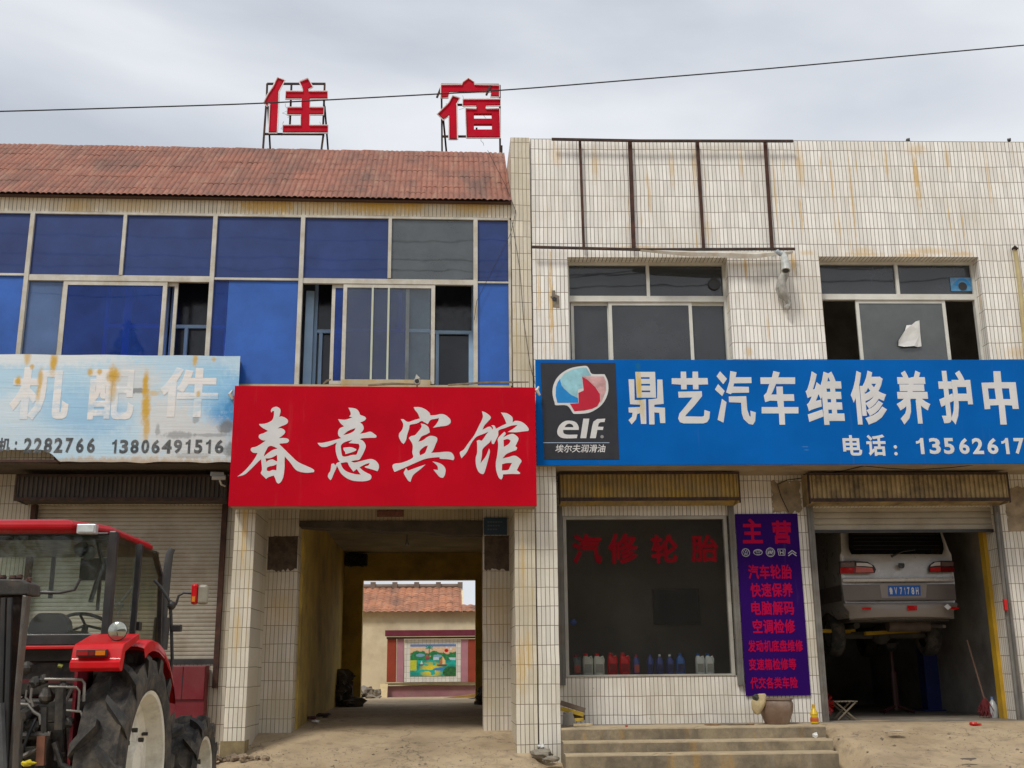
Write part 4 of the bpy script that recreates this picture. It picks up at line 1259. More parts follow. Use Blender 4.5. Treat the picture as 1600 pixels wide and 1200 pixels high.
bs.part('letter', tl([[(536,706),(606,706),(570,935),(500,935)]], PD - .006, smooth=False), WHITEV, pan)
bs.part('letter', tl([[(793,706),(785,745),(735,748),(715,765),(708,800),(772,802),(765,838),(700,838),(682,935),(614,935),(640,790),(655,740),(700,710)]], PD - .006, smooth=False), WHITEV, pan)
mb = MB(); u_, z_ = G.at(840 + 755 * E1, 560 + 918 * E1, PD); mb.lathe([(0.0, 0), (0.022, .001), (0.022, .003)], (u_, PD - .006, z_), 'y', 14)
bs.part('registered_mark', mb, pmat('grey_vinyl', (.3, .3, .3), .5), pan)
mb = MB(); mb.prism(qpx(G, [(849, 691.3), (952, 691.3), (952, 692.4), (849, 692.4)], PD), PD - .006, PD - .0035)
bs.part('rule', mb, pmat('blue_white_rule', (0.35, 0.45, 0.6), .5), pan)
bs.part('text_line', text_px(G, '埃尔夫润滑油', 867.5, 694.5, 946.5, 707, PD - .006, bold=.012, shear=.18), WHITEV, pan)

# ------------------------------------------------------------------ purple service banner
VD = 0.77
vq = qpx(G, [(1148, 803), (1246, 803), (1267, 1087.5), (1166, 1087.5)], VD)
va0, va1 = (vq[0][0] + vq[3][0]) / 2, (vq[1][0] + vq[2][0]) / 2
vb = Thing('service_banner', 'tall purple banner with red service list and a row of car badges', 'banner', G, (va0, VD, vq[3][1]))
mb = MB(); mb.box(va0, va1, VD, VD + .012, vq[3][1], vq[0][1])
vb.part('sheet', mb, sign_vinyl('purple_vinyl', (0.026, 0.004, 0.105)))
REDV = pmat('red_vinyl_text', (0.40, 0.0, 0.045), .6, 0, .12, 3, spec=.1)
PV = .3168
for txt, x0, y0, x1, y1 in (('主', 90, 95, 197, 218), ('营', 238, 105, 340, 220), ('汽车轮胎', 120, 322, 342, 395), ('快速保养', 132, 412, 346, 484), ('电脑解码', 136, 502, 352, 574),
                            ('空调检修', 143, 592, 358, 664), ('发动机底盘维修', 120, 694, 396, 755), ('变速箱检修等', 124, 785, 362, 844), ('代交各类车险', 132, 876, 370, 935)):
    vb.part('text_line' if len(txt) > 1 else 'character', text_px(G, txt, 1130 + x0 * PV, 780 + y0 * PV, 1130 + x1 * PV, 780 + y1 * PV, VD - .004, bold=.03, spacing=1.05), REDV)
def badge(px, py, kind):
    cu_, cz_ = G.at(px, py, VD)
    d = VD - .009
    mb = MB()
    def ringm(r, t, sx=1.0, sz=1.0, ox=0, oz=0):
        n = 28
        out = [(cu_ + ox + r * sx * math.cos(2 * math.pi * k / n), cz_ + oz + r * sz * math.sin(2 * math.pi * k / n)) for k in range(n)]
        inn_ = [(cu_ + ox + (r * sx - t) * math.cos(2 * math.pi * k / n), cz_ + oz + (r * sz - t) * math.sin(2 * math.pi * k / n)) for k in range(n)]
        vs = [(p[0], d, p[1]) for p in out + inn_]
        mb.add(vs, [(k, (k + 1) % n, n + (k + 1) % n, n + k) for k in range(n)])
    def bar(x0, z0, x1, z1, t=.006):
        a = Vector((x1 - x0, z1 - z0)); nn = Vector((-a.y, a.x)).normalized() * t / 2
        mb.quad((cu_ + x0 - nn.x, d - .0015, cz_ + z0 - nn.y), (cu_ + x1 - nn.x, d - .0015, cz_ + z1 - nn.y), (cu_ + x1 + nn.x, d - .0015, cz_ + z1 + nn.y), (cu_ + x0 + nn.x, d - .0015, cz_ + z0 + nn.y))
    if kind == 0:
        ringm(.056, .008)
        for s in (-1, 1):
            bar(s * .036, .03, s * .013, -.038); bar(s * .013, -.038, 0, .0); bar(s * .018, .042, 0, .006)
    elif kind == 1:
        ringm(.062, .008, 1, .66); ringm(.03, .005, .62, 1.25); ringm(.045, .005, 1, .36, 0, .014)
    elif kind == 2:
        ringm(.062, .008); ringm(.045, .004)
        for k in (-1, 0, 1): bar(k * .022 - .009, -.02, k * .022 + .009, .022, .013)
    elif kind == 3:
        for x in (-1, 1): bar(x * .05, .04, x * .04, -.04, .008); bar(x * .022, .03, x * .018, -.03, .011)
        bar(-.052, .042, .052, .042, .007); bar(-.04, -.04, .04, -.04, .007); bar(-.02, -.002, .02, -.002, .01)
    else:
        for z in (.0, -.032): bar(-.055, z - .008, 0, z + .033, .012); bar(0, z + .033, .055, z - .008, .012)
    vb.part('badge', mb, pmat('silver_badge_%d' % kind, (.42, .42, .45), .5))
for px, py, k in ((1165, 863.5, 0), (1184, 863, 1), (1203.5, 863, 2), (1221, 863, 3), (1237.5, 864, 4)): badge(px, py, k)

# ------------------------------------------------------------------ faded banner on the left
FD = -0.2
fz0, fz1 = L.z(200, 722, FD), L.z(200, 555, FD)
fu0, fu1 = XL + 0.3, L.u(371, 640, FD)
fb = Thing('shop_banner', 'faded pale blue banner with rust stains and two phone numbers above the roller shutter', 'banner', L, (-5, FD, fz0))
def P_(px, py): return (L.u(px, py, FD), L.z(px, py, FD))
RSTR = [(43 + 0, 558, .045, .10, .7), (84, 566, .05, .14, .95), (28, 595, .045, .055, .95), (50, 573, .03, .03, .8), (63, 592, .035, .13, .8), (60, 615, .03, .10, .6),
        (141, 581, .045, .045, .85), (156, 581, .03, .035, .8), (178, 586, .085, .10, .95), (176, 610, .05, .14, .6), (227, 602, .04, .16, .95), (228, 634, .055, .22, .95), (229, 668, .04, .20, .75),
        (305, 562, .035, .09, .85), (310, 616, .025, .035, .7), (334, 561, .03, .03, .7), (240, 614, .12, .03, .5)]
def banner_nodes(nt, uv, letters=False):
    warp = mrange(nt, noise_(nt, uv, 9, 5, 0.7, mscale=(1.5, 1, 1)), 0.25, 0.75, -0.35, 0.35)
    if letters:
        out = mixc(nt, mrange(nt, noise_(nt, uv, 3, 6, .7), .35, .65), (0.78, 0.79, 0.80), (0.76, 0.72, 0.68))
    else:
        out = (0.44, 0.65, 0.80)
        out = mixc(nt, mrange(nt, noise_(nt, uv, 1.1, 5, 0.6), 0.4, 0.62, 0, 0.55), out, (0.60, 0.70, 0.75))
        for px, py, ru, rz, a, c in ((362, 640, .45, .55, .95, (0.03, 0.27, 0.62)), (60, 556, 1.7, .22, .85, (.74, .77, .78)), (20, 640, .6, .3, .5, (.70, .75, .78)), (120, 640, .8, .45, .7, (.30, .54, .76)), (330, 600, .5, .5, .8, (.28, .55, .78)), (205, 600, .55, .42, .85, (.63, .66, .67)), (262, 660, .55, .55, .95, (.64, .655, .655)),
                                     (310, 690, .75, .42, .95, (.60, .61, .61)), (150, 655, .6, .4, .5, (.28, .50, .72)), (40, 690, .9, .35, .5, (.55, .64, .70)), (250, 720, 1.3, .14, .8, (.60, .60, .57)), (300, 560, .8, .15, .4, (.5, .6, .7))):
            u, z = P_(px, py)
            out = mixc(nt, math_(nt, 'MULTIPLY', blob(nt, uv, u, z, ru, rz, warp, .3), a), out, c)
        # printed grey lorry, mostly washed out
        for px, py, ru, rz, a in ((215, 610, .17, .045, .75), (353, 667, .12, .11, .8), (362, 702, .14, .12, .7), (280, 680, .24, .06, .55), (306, 655, .06, .07, .5), (246, 672, .04, .10, .5), (330, 680, .3, .03, .5), (300, 712, .28, .05, .35)):
            u, z = P_(px, py)
            out = mixc(nt, math_(nt, 'MULTIPLY', blob(nt, uv, u, z, ru, rz, warp, .5), a), out, (0.16, 0.165, 0.17))
    # rust run-off, dirt and grime along the wrinkles
    for px, py, ru, rz, a in RSTR:
        u, z = P_(px, py)
        ru, rz = ru * 1.35, rz * 1.6
        out = mixc(nt, math_(nt, 'MULTIPLY', blob(nt, uv, u, z, ru, rz, math_(nt, 'MULTIPLY', warp, 0.9), .25), a), out, (0.60, 0.35, 0.012))
    wr = noise_(nt, uv, 1.0, 5, 0.6, mscale=(1.0, 26, 1), dist=0.6)
    out = mixc(nt, mrange(nt, wr, 0.60, 0.76, 0, 0.22), out, (0.36, 0.35, 0.33))
    edge = blob(nt, uv, -4.6, fz0 - 0.02, 3.4, 0.11, warp, .3)
    out = mixc(nt, math_(nt, 'MULTIPLY', edge, .6), out, (0.40, 0.22, 0.05))
    return out, wr
def banner_mat(name, letters):
    m, nt, p = base_mat(name)
    uv = nd(nt, 'ShaderNodeTexCoord').outputs['UV']
    out, wr = banner_nodes(nt, uv, letters)
    if letters:                     # the paint has partly washed back to the sheet
        base, _ = banner_nodes(nt, uv, False)
        pl_ = noise_(nt, uv, 2.2, 6, 0.7, mscale=(1, 1.6, 1), loc=(1.3, 7.7, 0))
        out = mixc(nt, mrange(nt, pl_, 0.48, 0.60, 0.0, 0.75), out, base)
    nt.links.new(out, p.inputs['Base Color'])
    p.inputs['Roughness'].default_value = 0.5
    bn = nd(nt, 'ShaderNodeBump')
    bn.inputs['Strength'].default_value = 0.4
    bn.inputs['Distance'].default_value = 0.012
    nt.links.new(wr, bn.inputs['Height'])
    nt.links.new(bn.outputs[0], p.inputs['Normal'])
    return m
mb = MB()
nu, nv = 200, 40
for j in range(nv + 1):
    for i in range(nu + 1):
        u = fu0 + (fu1 - fu0) * i / nu
        t = j / nv
        # torn lower left edge shows the tiled wall behind
        px = 371 * (u - L.u(0, 640, FD)) / (fu1 - L.u(0, 640, FD))
        low = fz0 + 0.004 * math.sin(px * .13) + 0.016 * mnoise.noise(Vector((px * .02, 3, 1)))
        tear = lerp_tab([(-80, 0.16), (0, 0.15), (16, 0.15), (30, 0.155), (76, 0.155), (88, 0.10), (100, 0.0), (400, 0.0)], px)
        zz = (low + tear) + (fz1 + 0.004 * math.sin(px * .05) - low - tear) * t
        d = FD + 0.0022 * mnoise.noise(Vector((u * 1.2, zz * 9, 3))) * (0.3 + 0.7 * math.sin(math.pi * t)) - 0.002
        mb.v.append(Vector((u, d, zz)))
mb.f = [(j * (nu + 1) + i, j * (nu + 1) + i + 1, (j + 1) * (nu + 1) + i + 1, (j + 1) * (nu + 1) + i) for j in range(nv) for i in range(nu)]
mb.mi = [0] * len(mb.f)
fb.part('sheet', mb, banner_mat('faded_banner', False), smooth=True)
mb = MB()
for z in (fz0 + .02, (fz0 + fz1) / 2, fz1 - .03): mb.box(fu0, fu1 - .01, FD + .035, FD + .065, z - .015, z + .015)
for i in range(5): 
    u = fu0 + .05 + (fu1 - fu0 - .1) * i / 4
    mb.box(u - .015, u + .015, FD + .066, 0.028, fz0 + .01, fz1 - .01)
fb.part('frame', mb, RUST)
FL = banner_mat('faded_letters', True)
for ch, bb in (('机', (12, 574, 113, 657)), ('配', (134, 577, 214, 656)), ('件', (247, 574, 344, 652))):
    fb.part('character', text_px(L, ch, *bb, FD - .0048, bold=.03), FL)
INK = pmat('faded_ink', (0.055, 0.065, 0.075), .6, 0, .4, 5, dirt=(.4, .38, .35), dirt_amt=.45, dscale=14)
digits = [('2', 36, 51), ('2', 51.5, 66.5), ('8', 67.5, 82.5), ('2', 83.5, 99), ('7', 101, 115), ('6', 118, 132), ('6', 135, 149.5),
          ('1', 174, 183), ('3', 186, 201), ('8', 203, 217.5), ('0', 220, 234), ('6', 236, 250.5), ('4', 252, 269), ('9', 270.5, 285), ('1', 289, 298), ('5', 303, 317), ('1', 321, 330), ('6', 335, 350)]
for ch, a, b in digits:
    yy = 686 + (a - 36) * .0 + (0 if a < 160 else .8)
    fb.part('digit', text_px(L, ch, a, yy - (0 if a > 160 else 2), b, yy + 21.5 + (0 if a > 160 else 0), FD - .0062, bold=.035), INK)
fb.part('colon', text_px(L, ':', 22, 689, 27, 705, FD - .0062, bold=.04), INK)
fb.part('character', text_px(L, '机', -4, 684, 17, 706, FD - .0062, bold=.03), INK)

# ------------------------------------------------------------------ the two rooftop characters
SY = 1.75
def roof_sign(label, ox, polys, legs, bars, verticals, diag):
    sc = 130 / 1114
    o0 = L.at(ox + 500 * sc, 236, SY)
    t = Thing('rooftop_sign', label, 'sign', L, (o0[0], SY, o0[1]), group='red metal characters standing on the roof ridge')
    A = lambda x, y, d=SY: L.at(ox + x * sc, 110 + y * sc, d)
    redm = pmat('faded_red_metal', (0.52, 0.003, 0.022), .6, 0, .2, 3, dirt=(.30, .05, .05), dirt_amt=.4, dscale=5, spec=.08)
    for pl in polys:
        t.part('stroke', traced(L, pl, ox, 110, sc, SY - .02, depth=.075, smooth=False), redm)
        # white neon tubing round the edge of each stroke
        cen = Vector((sum(p[0] for p in pl[0]) / len(pl[0]), sum(p[1] for p in pl[0]) / len(pl[0])))
        pts = []
        q = pl[0]
        for i, p in enumerate(q):
            a, b, c = Vector(q[i - 1]), Vector(p), Vector(q[(i + 1) % len(q)])
            n1 = (b - a).normalized(); n2 = (c - b).normalized()
            nn = Vector((n1.y, -n1.x)) + Vector((n2.y, -n2.x))
            nn = nn.normalized() if nn.length > .01 else Vector((0, 0))
            area = sum(q[k - 1][0] * q[k][1] - q[k][0] * q[k - 1][1] for k in range(len(q)))
            e = b + nn * (9 if area > 0 else -9)
            u, z = A(e.x, e.y, SY - .075)
            pts.append((u, SY - .075, z))
        mb = MB(); mb.tube(pts + [pts[0]], .010, 6)
        t.part('neon_tube', mb, pmat('dusty_white_tube', (.80, .76, .74), .4))
    mb = MB()
    for x0, y0, x1, y1, d0, d1 in legs + bars + verticals + diag:
        a, b = A(x0, y0, d0), A(x1, y1, d1)
        mb.tube([(a[0], d0, a[1]), (b[0], d1, b[1])], .020, 4)
    t.part('frame', mb, DARKSTEEL)
    mb = MB()
    rnd = random.Random(ox)
    for k in range(5):
        x, y = rnd.uniform(150, 900), rnd.uniform(300, 800)
        pts = []
        for i in range(7):
            u, z = A(x + rnd.uniform(-12, 12) + i * rnd.uniform(-12, 12), y + i * 32, SY - .01)
            pts.append((u, SY + .03, z))
        mb.tube(pts, .003, 4)
    t.part('loose_wire', mb, CABLE)
    return t
B2 = SY + .35
ZHU = [[[(290,100),(380,135),(300,285),(295,480),(280,800),(275,835),(175,835),(175,800),(190,440),(165,440),(150,480),(110,430),(160,330),(240,210),(265,150)]],
       [[(585,155),(695,115),(755,220),(700,250),(700,285),(955,285),(955,380),(720,380),(715,500),(905,500),(900,590),(715,590),(712,740),(960,740),(960,835),(365,835),(365,740),(605,740),(605,590),(420,590),(425,500),(615,500),(615,380),(400,380),(405,285),(635,285),(620,220)]]]
roof_sign('red 住-shaped rooftop character on a steel stand, the one farther from the parapet', 400, ZHU,
          [(135, 480, 95, 1040, SY + .05, SY + .02), (160, 480, 190, 1060, SY + .06, SY + .5), (905, 840, 870, 1110, SY + .02, SY - .0), (920, 480, 965, 1065, SY + .06, SY + .5)],
          [(105, 852, 895, 855, SY + .04, SY + .04), (150, 180, 930, 180, SY + .05, SY + .05)], [(150, 180, 140, 480, SY + .05, SY + .05), (475, 190, 450, 840, SY + .05, SY + .05), (920, 180, 895, 850, SY + .05, SY + .05)], [(905, 380, 940, 720, SY + .05, SY + .3)])
SU = [[[(165,195),(450,195),(460,160),(530,110),(605,160),(605,195),(940,205),(940,350),(830,350),(835,285),(270,295),(255,365),(165,365)]],
      [[(320,345),(410,375),(365,450),(370,480),(380,920),(275,920),(270,600),(195,660),(120,585),(230,480),(270,440)]],
      [[(460,390),(955,390),(955,470),(760,475),(760,520),(945,520),(955,900),(510,900),(495,520),(640,520),(640,475),(460,475)], [(605,590),(840,590),(845,660),(605,660)], [(605,730),(845,730),(845,805),(605,805)]]]
roof_sign('red 宿-shaped rooftop character on a steel stand beside the white parapet', 670, SU,
          [(170, 200, 178, 1110, SY + .05, SY + .02), (195, 660, 235, 1085, SY + .06, SY + .45), (950, 200, 955, 1120, SY + .05, SY + .02), (975, 1010, 975, 1120, SY + .05, SY + .02)],
          [(175, 885, 950, 885, SY + .04, SY + .04), (165, 190, 940, 195, SY + .05, SY + .05), (230, 460, 480, 462, SY + .05, SY + .05)], [(640, 770, 640, 800, SY + .05, SY + .05)], [(160, 240, 110, 360, SY + .02, SY - .1), (830, 200, 770, 330, SY - .05, SY - .1)])

# ------------------------------------------------------------------ bare sign frame on the garage wall
def G3(px, py, d): u, z = G.at(px, py, d); return (u, d, z)
o_ = G3(1040, 388, -.1)
sf = Thing('empty_signboard_rack', 'rusty empty steel sign frame with four uprights bolted to the white parapet wall', 'bare frame', G, (o_[0], -.1, o_[2]))
mb = MB(); mb.tube([G3(862, 217.5, -.12), G3(1000, 220, -.12), G3(1239, 220.5, -.12)], .022, 4); sf.part('top_rail', mb, DARKSTEEL)
mb = MB(); mb.tube([G3(831, 386, -.12), G3(1000, 390, -.12), G3(1242, 389, -.12)], .022, 4); sf.part('bottom_rail', mb, DARKSTEEL)
for x0, x1, wd in ((906, 912, .018), (984, 990, .028), (1089, 1099, .02), (1195, 1206, .024)):
    mb = MB(); a, b = G3(x0, 221, -.05), G3(x1, 388, -.05)
    mb.box(-wd, wd, -.02, .0, 0, 1)
    mb.v = [Vector((v.x + (b[0] + (a[0] - b[0]) * v.z), v.y - .05, b[2] + (a[2] - b[2]) * v.z)) for v in mb.v]
    sf.part('upright', mb, RUST)
# torn strip of white sign sheet hanging along the bottom rail
ts = [(1000, 391, 393), (1040, 391, 397), (1080, 392, 401), (1120, 392, 401), (1150, 392, 404), (1180, 393, 404), (1200, 393, 401), (1215, 393, 399), (1238, 392, 397)]
mb = MB()
for k, (x, a, b) in enumerate(ts):
    p, q = G3(x, a, -.13), G3(x, b, -.17 - .03 * (k % 2))
    mb.v += [Vector(p), Vector(((p[0] + q[0]) / 2, -.2, (p[2] + q[2]) / 2)), Vector(q)]
mb.f = [(3 * i + j, 3 * i + 3 + j, 3 * i + 4 + j, 3 * i + 1 + j) for i in range(len(ts) - 1) for j in (0, 1)]
mb.mi = [0] * len(mb.f)
single('torn_sheet', 'torn strip of white plastic sheet hanging under the rusty sign frame', 'plastic sheet', mb, pmat('torn_white_sheet', (.58, .56, .5), .55, 0, .2, 4, .4, 20, dirt=(.35, .2, .06), dirt_amt=.6, dscale=6), G, (o_[0], -.13, o_[2]), smooth=True)
# wrapped lamp hanging from the frame end
p0 = G3(1224, 402, -.2)
lamp = Thing('wall_lamp', 'broken cylindrical wall lamp wrapped in tape with a rag trailing below it', 'lamp', G, p0)
mb = MB(); mb.tube([G3(1224, 396, -.16), G3(1226, 405, -.24), G3(1228, 420, -.3), G3(1228, 423, -.31)], [.035, .05, .062, .06], 14)
lamp.part('housing', mb, pmat('pale_lamp_body', (.5, .52, .5), .4, 0, .2, 6, dirt=(.2, .19, .15), dirt_amt=.6, dscale=10), smooth=True)
mb = MB(); mb.tube([G3(1228, 423, -.312), G3(1228, 424, -.316)], [.045, .03], 14); lamp.part('lens', mb, BLACK)
mb = MB(); mb.tube([G3(1206, 399, -.13), G3(1215, 394, -.18), G3(1226, 400, -.2)], [.02, .045, .02], 8); lamp.part('tape', mb, pmat('blue_grey_tape', (.35, .4, .42), .6, 0, .4, 12))
mb = MB()
rag = [(1227, 428, .05), (1222, 440, .062), (1220, 450, .075), (1224, 460, .07), (1230, 468, .05), (1233, 476, .035), (1231, 481, .045), (1232, 484, .015)]
mb.tube([G3(x, y, -.1 - .02 * math.sin(i)) for i, (x, y, r) in enumerate(rag)], [r for *_, r in rag], 10)
for v in mb.v: v += Vector((mnoise.noise(v * 14), mnoise.noise(v * 14 + Vector((5, 0, 0))), mnoise.noise(v * 17))) * .022
lamp.part('rag', mb, pmat('dirty_rag', (.42, .41, .38), .9, 0, .3, 9, .6, 40, dirt=(.15, .14, .12), dirt_amt=.7, dscale=12), smooth=True)
# broken socket hole in the tiles
u_, z_ = G.at(866, 467, 0)
hb = MB(); hb.prism([(u_ - .02, z_ - .12), (u_ + .07, z_ - .13), (u_ + .07, z_ + .04), (u_ + .02, z_ + .06), (u_ + .015, z_ + .12), (u_ - .03, z_ + .12), (u_ - .03, z_ + .04), (u_ - .055, z_ + .03), (u_ - .02, z_ - .02)], -.004, .001)
o = gar.part('broken_patch', hb, pmat('grey_mortar', (.22, .19, .15), .95, 0, .4, 12, .7, 30))
hb = MB(); hb.prism([(u_ - .025, z_ - .03), (u_ + .03, z_ - .04), (u_ + .035, z_ + .01), (u_, z_ + .03), (u_ - .03, z_ + .01)], -.007, -.0045)
gar.part('hole', hb, BLACK, o)
# rag in window two
rp = [(1436, 501), (1431, 502), (1424, 508), (1417, 508), (1414, 516), (1404, 532), (1404, 540), (1412, 542), (1428, 541), (1434, 542), (1440, 541), (1438, 520)]
m_ = MB(); m_.prism([G.at(x, y, D2 - .02) for x, y in rp], D2 - .022, D2 - .012)
m_.v = [v + Vector((0, .012 * math.sin(v.x * 40 + v.z * 21), 0)) for v in m_.v]
pr = G3(1420, 541, D2 - .02)
single('white_rag', 'crumpled white rag stuck on the sliding pane of the upstairs window', 'rag', m_, pmat('white_rag', (.68, .68, .66), .9, 0, .1, 8, .5, 20), G, pr)
# drainpipe and bracket stub, far right of the upper wall
dp = Thing('drain_pipe', 'yellowed plastic pipe running down the white wall near the corner', 'pipe', G, G3(1598, 520, -.06))
mb = MB(); mb.tube([G3(1586, 388, -.05), G3(1591, 425, -.05), G3(1596, 470, -.05), G3(1603, 560, -.05)], .030, 10)
dp.part('pipe', mb, pmat('yellowed_plastic', (.50, .42, .22), .5, 0, .25, 5, dirt=(.3, .18, .03), dirt_amt=.5), smooth=True)
mb = MB(); mb.tube([G3(1583, 389, -.02), G3(1586, 386, -.1), G3(1589, 389, -.08)], .022, 8); dp.part('elbow', mb, DARKSTEEL)
# cable down the garage jamb with a red switch
jr = Thing('conduit', 'grey steel conduit with a red switch beside the garage bay', 'conduit', G, G3(1592, 1127, DW - .1))
mb = MB(); mb.tube([G3(1556, 800, DW - .09), G3(1573, 960, DW - .09), G3(1592, 1127, DW - .09)], .024, 8); jr.part('tube', mb, RAIL, smooth=True)
mb = MB(); a = G3(1571, 945, DW - .14); mb.box(a[0] - .022, a[0] + .022, a[1] - .02, a[1] + .02, a[2] - .075, a[2] + .075); jr.part('switch', mb, pmat('red_plastic', (.5, .01, .01), .4), bevel=.005)
# little stubs along the parapet top
for k, (px, lab) in enumerate(((1419, 'small dark bolt end on the parapet over the sliding upstairs window, farther from the corner'), (1577, 'small dark bolt end on the parapet near the far corner of the garage'))):
    mb = MB(); a = G3(px, 221, .1); mb.ball((a[0], a[1], a[2] + .02), .03, 4, jit=.5); mb.tube([(a[0], a[1], a[2] - .02), (a[0] + .02, a[1], a[2] + .05)], .01, 5)
    single('roof_bolt', lab, 'bolt', mb, BLACK, G, (a[0], a[1], a[2]))
# swag cable under the blue sign
def cable(name, label, fr, pts, r, org, cat='cable', mat=None):
    mb = MB(); mb.tube(pts, r, 5)
    return single(name, label, cat, mb, mat or CABLE, fr, org)
pts = [G3(x, y, DW - .03 if x < 1300 else .42) for x, y in ((1232, 800), (1220, 775), (1215, 757), (1230, 750), (1270, 745), (1320, 735))] 
pts += [G3(x, y, .05) for x, y in ((1350, 728), (1390, 732), (1430, 734), (1480, 731), (1520, 727))]
cable('loose_cable', 'thin black cable drooping under the blue signboard above the garage hood', G, pts, .006, pts[0])

# ------------------------------------------------------------------ power line across the street
PLY = -3.0
pts = []
for i in range(61):
    px = -120 + 1840 * i / 60
    py = lerp_tab([(-120, 176.5), (0, 174), (400, 161.5), (790, 141), (1200, 108), (1600, 71), (1750, 57)], px) 
    u, z = L.at(px, py + 0.6 * math.sin(i * .1), PLY)
    pts.append(Vector((u, PLY, z)))
for it in range(6): pts = [pts[0]] + [(pts[i - 1] + pts[i] * 2 + pts[i + 1]) / 4 for i in range(1, 60)] + [pts[-1]]
mb = MB(); mb.tube([pts[0] + Vector((-30, 0, 2.5))] + pts + [pts[-1] + Vector((30, 0, 4.5))], .0075, 6)
single('power_line', 'single black power line crossing the sky in front of the rooftop characters', 'power line', mb, CABLE, L, tuple(pts[0]))
# thin wire down the left corner of the pier
def L3(px, py, d): u, z = L.at(px, py, d); return (u, d, z)
pts = [L3(x, y, -.05) for x, y in ((762, 235), (790, 290), (806, 330), (798, 365), (770, 420), (745, 470), (741, 500))]
cable('hanging_wire', 'thin dark wire hanging across the glass band from the roof edge', L, pts, .0035, pts[0])
pts = [L3(x, y, -.045) for x, y in ((800, 345), (812, 420), (818, 500), (828, 570), (836, 600))]
cable('hanging_wire', 'thin dark wire running down the tiled pier between the buildings', L, pts, .0035, pts[0])

# ------------------------------------------------------------------ cameras and scraps on the red sign
def bullet_camera(label, fr, base, direction, L_, r):
    t = Thing('security_camera', label, 'camera', fr, base)
    b = Vector(base); dv = Vector(direction).normalized()
    mb = MB(); mb.tube([b + dv * .0, b + dv * L_ * .9, b + dv * L_], [r * .95, r, r * .9], 16); t.part('housing', mb, pmat('grey_camera_shell', (.42, .42, .4), .35, 0, .1, 5), smooth=True)
    mb = MB(); mb.tube([b + dv * (L_ + .001), b + dv * (L_ + .006)], [r * .62, r * .5], 14); t.part('lens', mb, BLACK)
    mb = MB(); mb.tube([b + dv * L_ * .4 + Vector((0, 0, -r)), b + dv * L_ * .3 + Vector((0.0, .03, -r - .05)), b + dv * L_ * .1 + Vector((.0, .1, -r - .06))], .012, 8); t.part('bracket', mb, STEEL, smooth=True)
    mb = MB(); mb.tube([b + dv * .02 + Vector((0, 0, r * 1.05)), b + dv * (L_ * 1.1) + Vector((0, 0, r * 1.1))], [r * .9, r * .95], 3); t.part('sunshade', mb, pmat('pale_sunshade', (.5, .5, .48), .4))
a = L3(652, 597, RED_D + .1)
bullet_camera('small round security camera peeping over the top edge of the red signboard', L, a, (0, -1, -.15), .12, .045)
a = L3(352, 746, .1)
bullet_camera('silver bullet security camera under the banner beside the red signboard', L, a, (-1, -.35, -.05), .17, .035)
for px0, px1, y0, y1, lab in ((505, 517, 600, 593, 'short broken wood strip lying on the sill at the red sign top'), (575, 650, 602, 600.5, 'long thin wood strip lying along the middle of the red sign top'), (700, 826, 601.5, 597, 'warped wood strip lying along the red sign top near the pier')):
    mb = MB(); a, b = L3(px0, y0, RED_D + .12), L3(px1, y1, RED_D + .14)
    mb.tube([a, ((a[0] + b[0]) / 2, a[1], (a[2] + b[2]) / 2 + .012), b], [.014, .018, .01], 4)
    single('wood_strip', lab, 'wood strip', mb, pmat('weathered_wood', (.22, .17, .11), .9, 0, .4, 12, .5, 30), L, a)
for px, py, lab in ((363, 617, 'silver bracket gripping the banner edge beside the red sign'), (842, 611, 'silver bracket on the blue sign corner beside the red sign')):
    mb = MB(); a = L3(px, py, RED_D + .1); mb.tube([(a[0], a[1], a[2] + .06), (a[0] - .03, a[1], a[2] + .01), (a[0] + .01, a[1], a[2] - .06)], [.012, .03, .015], 6)
    single('sign_bracket', lab, 'bracket', mb, STEEL, L, a)
# plaques over the passage
mb = MB(); a, b = L3(589, 808, 1.0), L3(631, 797, 1.0); mb.box(a[0], b[0], .985, .999, a[2], b[2])
pq = Thing('door_plaque', 'small reddish brown plaque on the tiled beam over the passage', 'plaque', L, (a[0], 1.0, a[2]))
pq.part('plate', mb, pmat('brown_plaque', (.14, .055, .035), .5, 0, .4, 10, dirt=(.3, .2, .13), dirt_amt=.5, dscale=18), bevel=.004)
mb = MB(); mb.box(a[0] + .02, b[0] - .02, .981, .984, a[2] + .02, b[2] - .02); pq.part('inset', mb, pmat('worn_red_brown', (.2, .07, .05), .5, 0, .4, 30))
a, b = L3(756, 836, .99), L3(792, 809, .99)
pq = Thing('notice_plaque', 'small dark blue notice plate at the top of the right inner pillar', 'plaque', L, (a[0], .99, a[2]))
mb = MB(); mb.box(a[0], b[0], .97, .99, a[2], b[2]); pq.part('plate', mb, pmat('navy_plate', (.02, .05, .09), .4, 0, .2, 5), bevel=.003)
mb = MB()
for k in range(3):
    zz = b[2] - .05 - k * .05
    for q in range(6 - k): mb.box(a[0] + .05 + q * .035, a[0] + .075 + q * .035, .967, .9695, zz - .02, zz)
pq.part('worn_print', mb, pmat('worn_print', (.10, .13, .16), .5))
# bulb hanging in the passage
a = L3(636, 848, 1.6)
bl = Thing('hanging_bulb', 'bare unlit bulb hanging on a short cord inside the passage', 'bulb', L, a)
mb = MB(); mb.tube([(a[0], a[1], zc), (a[0], a[1], a[2] + .04)], .006, 5); bl.part('cord', mb, CABLE)
mb = MB(); mb.lathe([(.012, .05), (.016, .02), (.03, -.02), (.022, -.045), (0, -.055)], a, 'z', 12); bl.part('globe', mb, pmat('dusty_bulb', (.12, .11, .09), .3), smooth=True)
